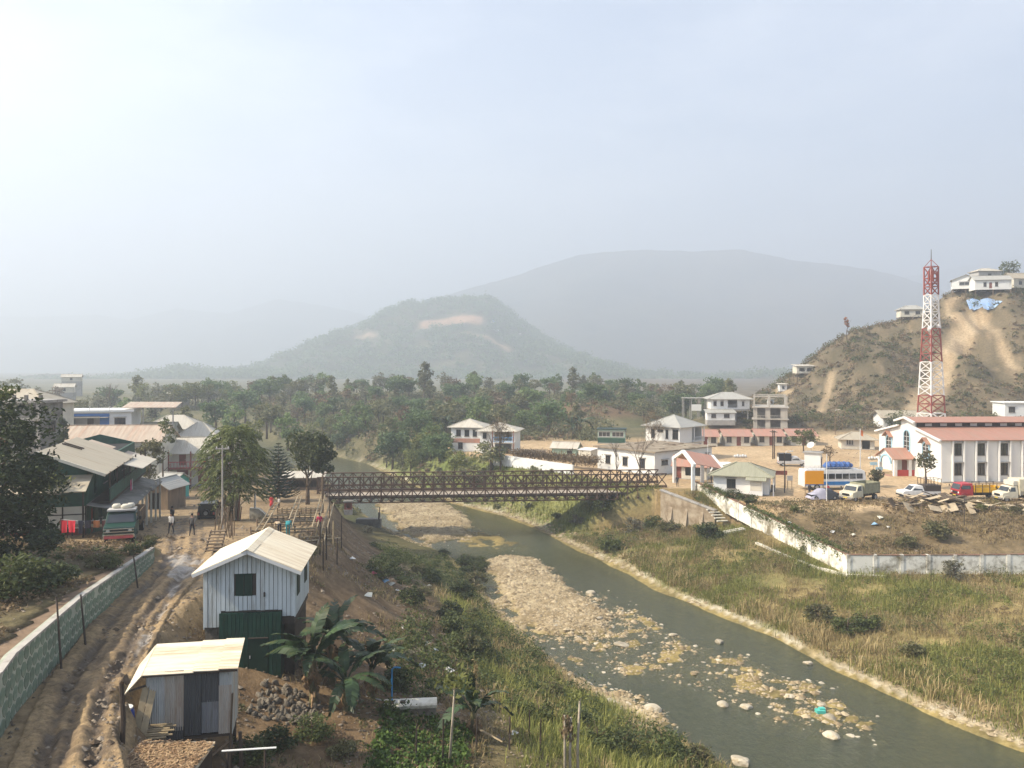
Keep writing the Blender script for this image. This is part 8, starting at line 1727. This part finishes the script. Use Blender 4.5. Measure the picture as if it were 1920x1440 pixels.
def bushes():
    r = random.Random(77); pro = []
    for i, (mt, n, rx, rz_, sz) in enumerate((('deep', 1700, 1.5, 1.2, .21), ('dark', 1600, 1.3, 1.2, .21), ('mid', 1200, 1.5, 1.0, .24), ('olive', 900, 1.3, 1.0, .24), ('lime', 800, 1.1, .9, .22), ('grey', 650, 1.2, 1.2, .22))):
        pro.append((trunk_mesh(400 + i, 1.1, .06, M['bark'], 5, .9, .2), crown_mesh(410 + i, n, 18, rx, rz_, sz, LM[mt], .5, .4), mt))
    word = dict(deep='dark green', dark='very dark green', mid='mid green', olive='olive', lime='yellow green', grey='grey twiggy')
    L = []
    # dark mass on the left bank below the road edge
    for k in range(46):
        px = r.uniform(690, 905); py = r.uniform(1045, 1240)
        u = (px - 690) / 215; 
        if py < 1000 + 40 * u or py > 1080 + 190 * u: continue
        L.append((px, py, r.choice((0, 0, 1, 1, 3)), r.uniform(.7, 1.25), 'bush in the ' + ('upper' if py < 1080 else 'middle' if py < 1150 else 'lower') + ' thicket on the left bank, ' + ('on its bank side' if px < 790 else 'on its river side'), 'bushes of the left bank thicket'))
    for (px, py, k, s, lab) in ((1330, 1010, 1, 1.5, 'dark spreading bush under the retaining wall'), (1222, 990, 0, 1.25, 'tall dark bush hiding the foot of the bridge end'), (1190, 1000, 5, 1.5, 'grey twiggy bush below the far bridge end'), (1255, 1000, 3, 1.4, 'olive bush against the retaining wall'), (1130, 990, 0, 1.3, 'dark bush on the grassy slope under the bridge'), (1080, 985, 5, 1.2, 'greyish bush at the stony bend below the bridge'), (1045, 972, 0, .7, 'dark low bush at the water below the bridge'), (1150, 1030, 2, 1.3, 'green bush left of the retaining wall bushes'), (1590, 1190, 2, 1.2, 'bigger green bush in the middle of the right bank'), (1535, 1165, 3, 1.2, 'leafy bush left of the bigger one on the right bank'), (1625, 1175, 2, 1.0, 'leafy bush right of the bigger one on the right bank'), (1710, 1230, 3, .9, 'olive bush low on the right bank'), (1790, 1085, 5, 1.5, 'twiggy grey shrub against the straight boundary wall'), (1760, 1010, 3, 1.6, 'olive shrub on the slope inside the boundary wall'), (1700, 1025, 3, 1.0, 'small olive shrub on the slope inside the wall'), (1490, 960, 4, .75, 'pale green shrub beside the guard booth slope'), (1840, 958, 4, .7, 'pale flowering shrub in front of the board heap'), (1905, 962, 3, .7, 'olive shrub at the right end of the board heap'), (1400, 975, 2, 1.0, 'green bush inside the boundary wall below the booth'), (1345, 930, 2, .8, 'green bush between the booth and the wall top'), (1375, 950, 0, .9, 'dark bush between the booth stilts and the wall'), (1450, 1000, 4, .8, 'yellow green bush inside the wall'), (1510, 1035, 4, .8, 'yellow green bush spilling over the wall corner'), (1310, 1440, 3, 1.0, 'olive bush at the bottom edge near the river'), (1250, 1425, 0, 1.0, 'dark bush at the bottom edge near the river'), (1120, 1400, 2, .9, 'green bush right of the papaya stems'), (1170, 1420, 0, 1.0, 'dark green bush at the bottom right of the garden'), (1080, 1365, 0, .8, 'dark bush behind the papaya stems'), (1010, 1350, 2, .8, 'green bush behind the garden stakes'), (520, 1405, 1, .7, 'very dark low bush below the stone heap'), (585, 1385, 0, .7, 'dark weedy bush under the banana clump'), (470, 1430, 0, .7, 'dark bush at the bottom edge right of the straw roof'), (640, 1420, 3, .6, 'olive weed bush left of the vegetable plot'), (740, 1290, 1, .8, 'very dark bush behind the washing slab'), (775, 1245, 5, .7, 'grey twiggy bush on the red earth hollow'), (960, 1330, 2, .7, 'green bush right of the lone banana'), (1040, 1310, 3, .8, 'olive bush at the river edge of the garden'),
                             (285, 1018, 3, .5, 'reddish weed clump at the end of the green wall'), (250, 1040, 0, .45, 'dark weed bush on top of the green wall end'), (180, 1065, 3, .6, 'dry bush above the middle of the green wall'), (205, 1065, 0, .55, 'dark bush above the middle of the green wall'), (110, 1095, 1, .8, 'dark bush under the big tree'), (60, 1110, 1, 1.2, 'very dark bush at the left edge under the big tree'), (20, 1120, 0, 1.2, 'dark bush at the picture edge under the big tree'), (280, 1045, 1, .4, 'dark low bush hanging over the green wall end'), (690, 1000, 5, .8, 'grey twiggy shrub on the footing below the bridge'), (575, 1045, 3, .8, 'dry shrub behind the white shed')):
        L.append((px, py, k, s, lab, None))
    for (px, py, k, s, lab, g) in L:
        x, y, z = hit(px, py); tm, cm, mt = pro[k]
        t = thing('bush', (word[mt] + ' ' + lab) if g else lab, 'bush', (x, y, z), r.uniform(0, 6.28), g, s); inst('stems', tm, t); inst('foliage', cm, t, (0, 0, .75 * (1 if g else .8)), (0, 0, 0), (1.1, 1, r.uniform(.62, 1.0)))
bushes()

def bananas():
    def leaf(seed, L=2.45, W=.52, tear=.25, droop=1.0):
        r = random.Random(seed); n = 16; V = []; F = []; P = []
        for i in range(n + 1): u = i / n; P.append(Vector((L * (u - .22 * u * u * droop), 0, L * (.62 * u - .78 * droop * u * u))))
        for i in range(n):
            u = (i + .5) / n
            if u < .12: w_ = .03
            else: w_ = W * .5 * min(1, (u - .1) * 5) * (1 - max(0, u - .72) / .30) ** .7
            for s in (-1, 1):
                j = r.uniform(-tear, tear) * .16; dz = -abs(w_) * r.uniform(.15, .55); k = len(V); g = .10 if r.random() < tear else .0
                a, b = P[i], P[i + 1].lerp(P[i], g); e = Vector((.10 + j, s * w_, dz))
                V += [a, b, b + e * (1 - .25 * g), a + e]; F.append((k, k + 1, k + 2, k + 3))
        mb = MB(); mb.v = [tuple(v) for v in V]; mb.f = F; mb.mi = [0] * len(F); return mb
    lm = mat('banana_blade', (.024, .045, .016), .5, .4, 1.5, (.085, .09, .03), .2, spec=.3, rnd=.25); dm = mat('banana_dead', (.20, .13, .07), .9, .3, 3, rnd=.3)
    LV = [leaf(i, tear=.06 + .10 * i, droop=.8 + .2 * i).mesh('leaf', lm) for i in range(4)]; DL = [leaf(10 + i, 1.5, .3, .5, 2.2).mesh('dry_leaf', dm) for i in range(2)]
    r = random.Random(5)
    def plant(label, loc, s, n, h, dead=4, up=.0):
        t = thing('banana_plant', label, 'banana plant', loc, r.uniform(0, 6), None, s)
        MB().tube([(0, 0, -.4), (.03, 0, h * .5), (0, .05, h)], [.17, .14, .08], 9).build('stem', mat('banana_stem', (.13, .12, .06), .7, .35, 4, (.14, .08, .05), .4), t)
        for i in range(n):
            a = i * 2.4 + r.uniform(-.3, .3); tilt = r.uniform(-.85, -.05) - up * (i % 3 == 0)
            inst('leaf', LV[i % 4], t, (0, 0, h - .12), (r.uniform(-.35, .35), tilt, a), r.uniform(.75, 1.12))
        for i in range(dead): inst('dry_leaf', DL[i % 2], t, (0, 0, h - .25), (0, .85, i * 1.7 + r.random()), r.uniform(.8, 1.1))
        return t
    for px, py, s, n, h, lab in ((588, 1322, 1.3, 14, 1.75, 'banana plant with broad torn leaves in front of the green basement'), (648, 1338, 1.25, 14, 1.35, 'banana plant in the middle of the clump by the green basement'), (698, 1310, 1.2, 13, 1.35, 'banana plant at the river side of the clump by the shed'), (622, 1285, 1.25, 14, 2.0, 'banana plant at the back of the clump below the shed corner')):
        plant(lab, hit(px, py), s, n, h, 5, .5)
    plant('lone banana plant with upright leaves in the garden', hit(888, 1376), 1.15, 12, 1.0, 6, .9)
    for px, py, s, lab in ((1088, 808, 1.9, 'pale banana plant in front of the brown bluff'), (1072, 806, 1.6, 'smaller banana plant left of the pale one on the bluff'), (838, 806, 1.6, 'banana plant left of the twin-roofed white house'), (822, 800, 1.5, 'banana plant farthest left near the twin-roofed house')):
        x, y, z = at(px, py, 196); plant(lab, (x, y, ground(x, y)), s, 8, 2.2, 2, .5)
    # papayas and bare poles at the bottom edge
    x0, y0 = 2.75, 36.5
    for i, (dx, h, lab) in enumerate(((-.32, 3.4, 'left bare papaya stem with dry hanging leaves at the bottom edge'), (-.08, 3.3, 'middle bare papaya stem with dry hanging leaves at the bottom edge'), (.28, 4.35, 'tallest papaya stem with a small yellow green tuft at the bottom edge'))):
        t = thing('papaya_stem', lab, 'papaya', (x0 + dx, y0 + .1 * i, ground(x0 + dx, y0))); MB().tube([(0, 0, -.3), (-.02, 0, h * .5), (.06 * (i - .5), 0, h)], [.075, .065, .045], 7).build('stem', M['pale_bark'], t, True)
        rr = np.random.default_rng(500 + i); n = 60 if i == 2 else 80; P = np.stack([rr.normal(size=n) * (.2 if i == 2 else .09), rr.normal(size=n) * (.2 if i == 2 else .09), h + (rr.normal(size=n) * .08 if i == 2 else -rr.uniform(0, 1.1, n))], 1)
        V, F = leaf_quads(P, .2, .5, rr, None if i == 2 else np.tile([[.1, 0, 1.]], (n, 1)) + rr.normal(size=(n, 3)) * .2); inst('foliage', mesh_np('foliage', V, F, LM['lime' if i == 2 else 'brown']), t)
    x, y, z = hit(848, 1432); t = thing('papaya_stem', 'slender leaning papaya stem between the vegetable plot and the lone banana', 'papaya', (x, y, z)); MB().tube([(-.15, 0, -.3), (0, 0, 1.8), (.12, 0, 3.7)], [.07, .055, .035], 7).build('stem', M['pale_bark'], t, True)
    rr = np.random.default_rng(520); V, F = leaf_quads(rr.normal(size=(160, 3)) * (.4, .4, .3) + (.15, 0, 3.75), .28, .5, rr); inst('foliage', mesh_np('foliage', V, F, LM['lime']), t)
    x, y, z = hit(893, 1345); t = thing('dry_plume', 'pale dry flower plume standing behind the lone banana', 'plant', (x, y, z)); MB().tube([(0, 0, 0), (0, 0, 2.0), (-.05, 0, 2.9)], [.03, .025, .015], 5).build('stalk', M['bamboo'], t)
    V, F = leaf_quads(rr.normal(size=(120, 3)) * (.09, .09, .32) + (-.04, 0, 2.6), .18, .4, rr); inst('plume', mesh_np('plume', V, F, LM['straw']), t)
    t = thing('fallen_stalk', 'pale fallen banana stalk lying across the garden path', 'stalk', hz(905, 1385, .1)); MB().tube([(-.9, .5, .55), (0, 0, .25), (1.0, -.6, .0)], [.06, .06, .04], 6).build('stalk', M['bamboo'], t)
bananas()

def rocks():
    r = random.Random(12); shp = [rock_mesh(60 + k, M['stone'], 1, .62) for k in range(7)]; big = [rock_mesh(80 + k, M['stone'], 2, .7) for k in range(3)]
    for px, py, s, sz, lab in ((1349, 1203, .42, .8, 'large pale boulder alone in the dark channel'), (1222, 1330, .72, .6, 'largest grey boulder at the edge of the near stones'), (1165, 1208, .6, .35, 'long flat pale slab among the shallows'), (1515, 1243, .35, .7, 'pale rock near the right bank'), (1555, 1345, .42, .7, 'pale rock pair in the lower channel'), (1558, 1378, .5, .6, 'long pale rock in the lower channel'), (1262, 1190, .35, .8, 'pointed pale rock above the shallows'), (1108, 1110, .5, .5, 'grey heap of driftwood and stones on the yellow shoal'), (1388, 1428, .6, .8, 'white boulder at the bottom edge of the river'), (1145, 1318, .5, .8, 'square pale boulder on the near stony shore'), (1195, 1355, .45, .8, 'pale boulder at the foot of the near grass'), (1540, 1320, .3, .6, 'pale rock beside the turquoise scrap'), (1355, 1320, .4, .7, 'cluster of pale rocks in midstream'), (1400, 1325, .4, .6, 'broad pale rock right of the midstream cluster'), (1480, 1305, .35, .6, 'pale rock in the middle of the lower channel')):
        x, y = on_plane(px, py, .05); o = inst('river_rock', r.choice(big), None, (x, y, .02), (0, 0, r.uniform(0, 6)), (s * 1.25, s, s * sz * 1.1)); tag(o, lab, 'rock')
    G = 'pale stones in the river shallows'; n = 0; tries = 0
    SH_ = None; polys = [(SHAL * KS, .36, 'pale stone standing in the yellow shallows'), (SHOR * KS, .34, 'pale stone on the near stony shore'), (SHAL2 * KS, .3, 'stone in the riffle below the bridge')]
    while n < 280 and tries < 5000:
        tries += 1; P, smax, lab = polys[0 if r.random() < .62 else 1 if r.random() < .75 else 2]
        x = r.uniform(P[:, 0].min(), P[:, 0].max()); y = r.uniform(P[:, 1].min(), P[:, 1].max())
        if float(poly_sd(np.array([x]), np.array([y]), P)[0]) < -.6: continue
        s = smax * (r.random() ** 2.2 * .7 + .2); o = inst('river_stone', r.choice(shp), None, (x, y, max(0, ground(x, y)) - .25 * s), (r.uniform(-.2, .2), r.uniform(-.2, .2), r.uniform(0, 6)), (s * 1.3, s, s * r.uniform(.5, .85))); tag(o, ('small ' if s < .18 else 'broad ' if s > .3 else 'middling ') + lab + ('' if P is SH_ else ' above the boulder' if y > 66 else ' beside the lower channel' if y < 56 else ' in mid shoal'), 'rock', G); n += 1
    # pebbles and cobbles nobody could count
    rg = np.random.default_rng(9); pts = []
    for P, m in ((BAR1 * KS, 5200), (BAR2 * KS, 7000), (SHAL * KS, 5200), (SHOR * KS, 900)):
        x = rg.uniform(P[:, 0].min(), P[:, 0].max(), m * 2); y = rg.uniform(P[:, 1].min(), P[:, 1].max(), m * 2); k = poly_sd(x, y, P) > -.7; pts.append(np.stack([x[k], y[k]], 1)[:m])
    y = rg.uniform(44, 150, 3400); x = LR(y)[1] - .4 + rg.random(len(y)) ** 1.5 * 3.2; k = fbm(x, y, 5, 411, 3) > .44; pts.append(np.stack([x, y], 1)[k])
    P = np.concatenate(pts); z = zt(P[:, 0], P[:, 1]); k = z > -.22; P = P[k]; z = z[k]; n = len(P); s = rg.uniform(.05, .15, n) * np.where(rg.random(n) < .09, 2.3, 1); a = rg.uniform(0, 6.28, n)
    base = np.array([(1, 0, 0), (.3, .8, .1), (-.7, .6, 0), (-.9, -.3, .1), (-.1, -.9, 0), (.7, -.6, .05), (.1, .1, .7)]); ca, sa = np.cos(a), np.sin(a)
    bx = base[:, 0][None] * ca[:, None] - base[:, 1][None] * sa[:, None]; by = base[:, 0][None] * sa[:, None] + base[:, 1][None] * ca[:, None]
    V = np.stack([P[:, 0, None] + bx * s[:, None] * 1.2, P[:, 1, None] + by * s[:, None], z[:, None] - .01 + np.repeat(base[:, 2][None], n, 0) * s[:, None]], 2).reshape(-1, 3)
    q = (np.arange(n) * 7)[:, None, None] + np.array([(i, (i + 1) % 6, 6) for i in range(6)])[None]; pm = leaf_mat('pebble', (.24, .18, .10), (.54, .44, .29), 0, .9)
    tag(inst('pebbles', mesh_np('pebbles', V, q.reshape(-1, 3), pm)), 'pale pebbles of the gravel bars and river edge', None, None, 'stuff')
rocks()

def clods():
    """stones, clods and rubble lying on the bare earth"""
    rg = np.random.default_rng(15); L = []
    def add(n, x0, x1, y0, y1, ok):
        x = rg.uniform(x0, x1, n * 3); y = rg.uniform(y0, y1, n * 3); k = ok(x, y); L.append(np.stack([x[k], y[k]], 1)[:n])
    xe = lambda y: np.interp(y, XE[:, 0], XE[:, 1]); xg = lambda y: np.interp(y, XG[:, 0], XG[:, 1])
    add(5200, -20, 4, 25, 92, lambda x, y: (x > xe(y) - 1.5) & (x < xg(y) + 1) & (fbm(x, y, 3, 401, 3) > .42))
    add(3200, -34, -11, 22, 62, lambda x, y: (line_d(x, y, ROADC) < 3.0) & (fbm(x, y, 2, 403, 3) > .44)); add(900, -46, -13, 55, 100, lambda x, y: line_d(x, y, ROADC) < 5)
    add(900, -40, -18, 26, 58, lambda x, y: x < np.interp(y, [p[1] for p in WALLG], [p[0] for p in WALLG]) - 1.2)
    add(1800, 28, 85, 86, 108, lambda x, y: x > wallx(y) + 1)
    add(1200, 28, 110, 104, 180, lambda x, y: fbm(x, y, 9, 405, 3) > .5)
    P = np.concatenate(L); z = zt(P[:, 0], P[:, 1]); n = len(P); s = rg.uniform(.03, .09, n) * np.where(rg.random(n) < .07, 2.3, 1); a = rg.uniform(0, 6.28, n)
    base = np.array([(1, 0, 0), (.3, .8, .1), (-.7, .6, 0), (-.9, -.3, .1), (-.1, -.9, 0), (.7, -.6, .05), (.1, .1, .8)]); ca, sa = np.cos(a), np.sin(a)
    bx = base[:, 0][None] * ca[:, None] - base[:, 1][None] * sa[:, None]; by = base[:, 0][None] * sa[:, None] + base[:, 1][None] * ca[:, None]
    V = np.stack([P[:, 0, None] + bx * s[:, None] * 1.2, P[:, 1, None] + by * s[:, None], z[:, None] + .02 + np.repeat(base[:, 2][None], n, 0) * s[:, None]], 2).reshape(-1, 3)
    q = (np.arange(n) * 7)[:, None, None] + np.array([(i, (i + 1) % 6, 6) for i in range(6)])[None]
    tag(inst('rubble', mesh_np('rubble', V, q.reshape(-1, 3), leaf_mat('clod', (.10, .07, .045), (.36, .3, .23), 0, .9))), 'small stones and clods lying on the bare earth', None, None, 'stuff')
clods()
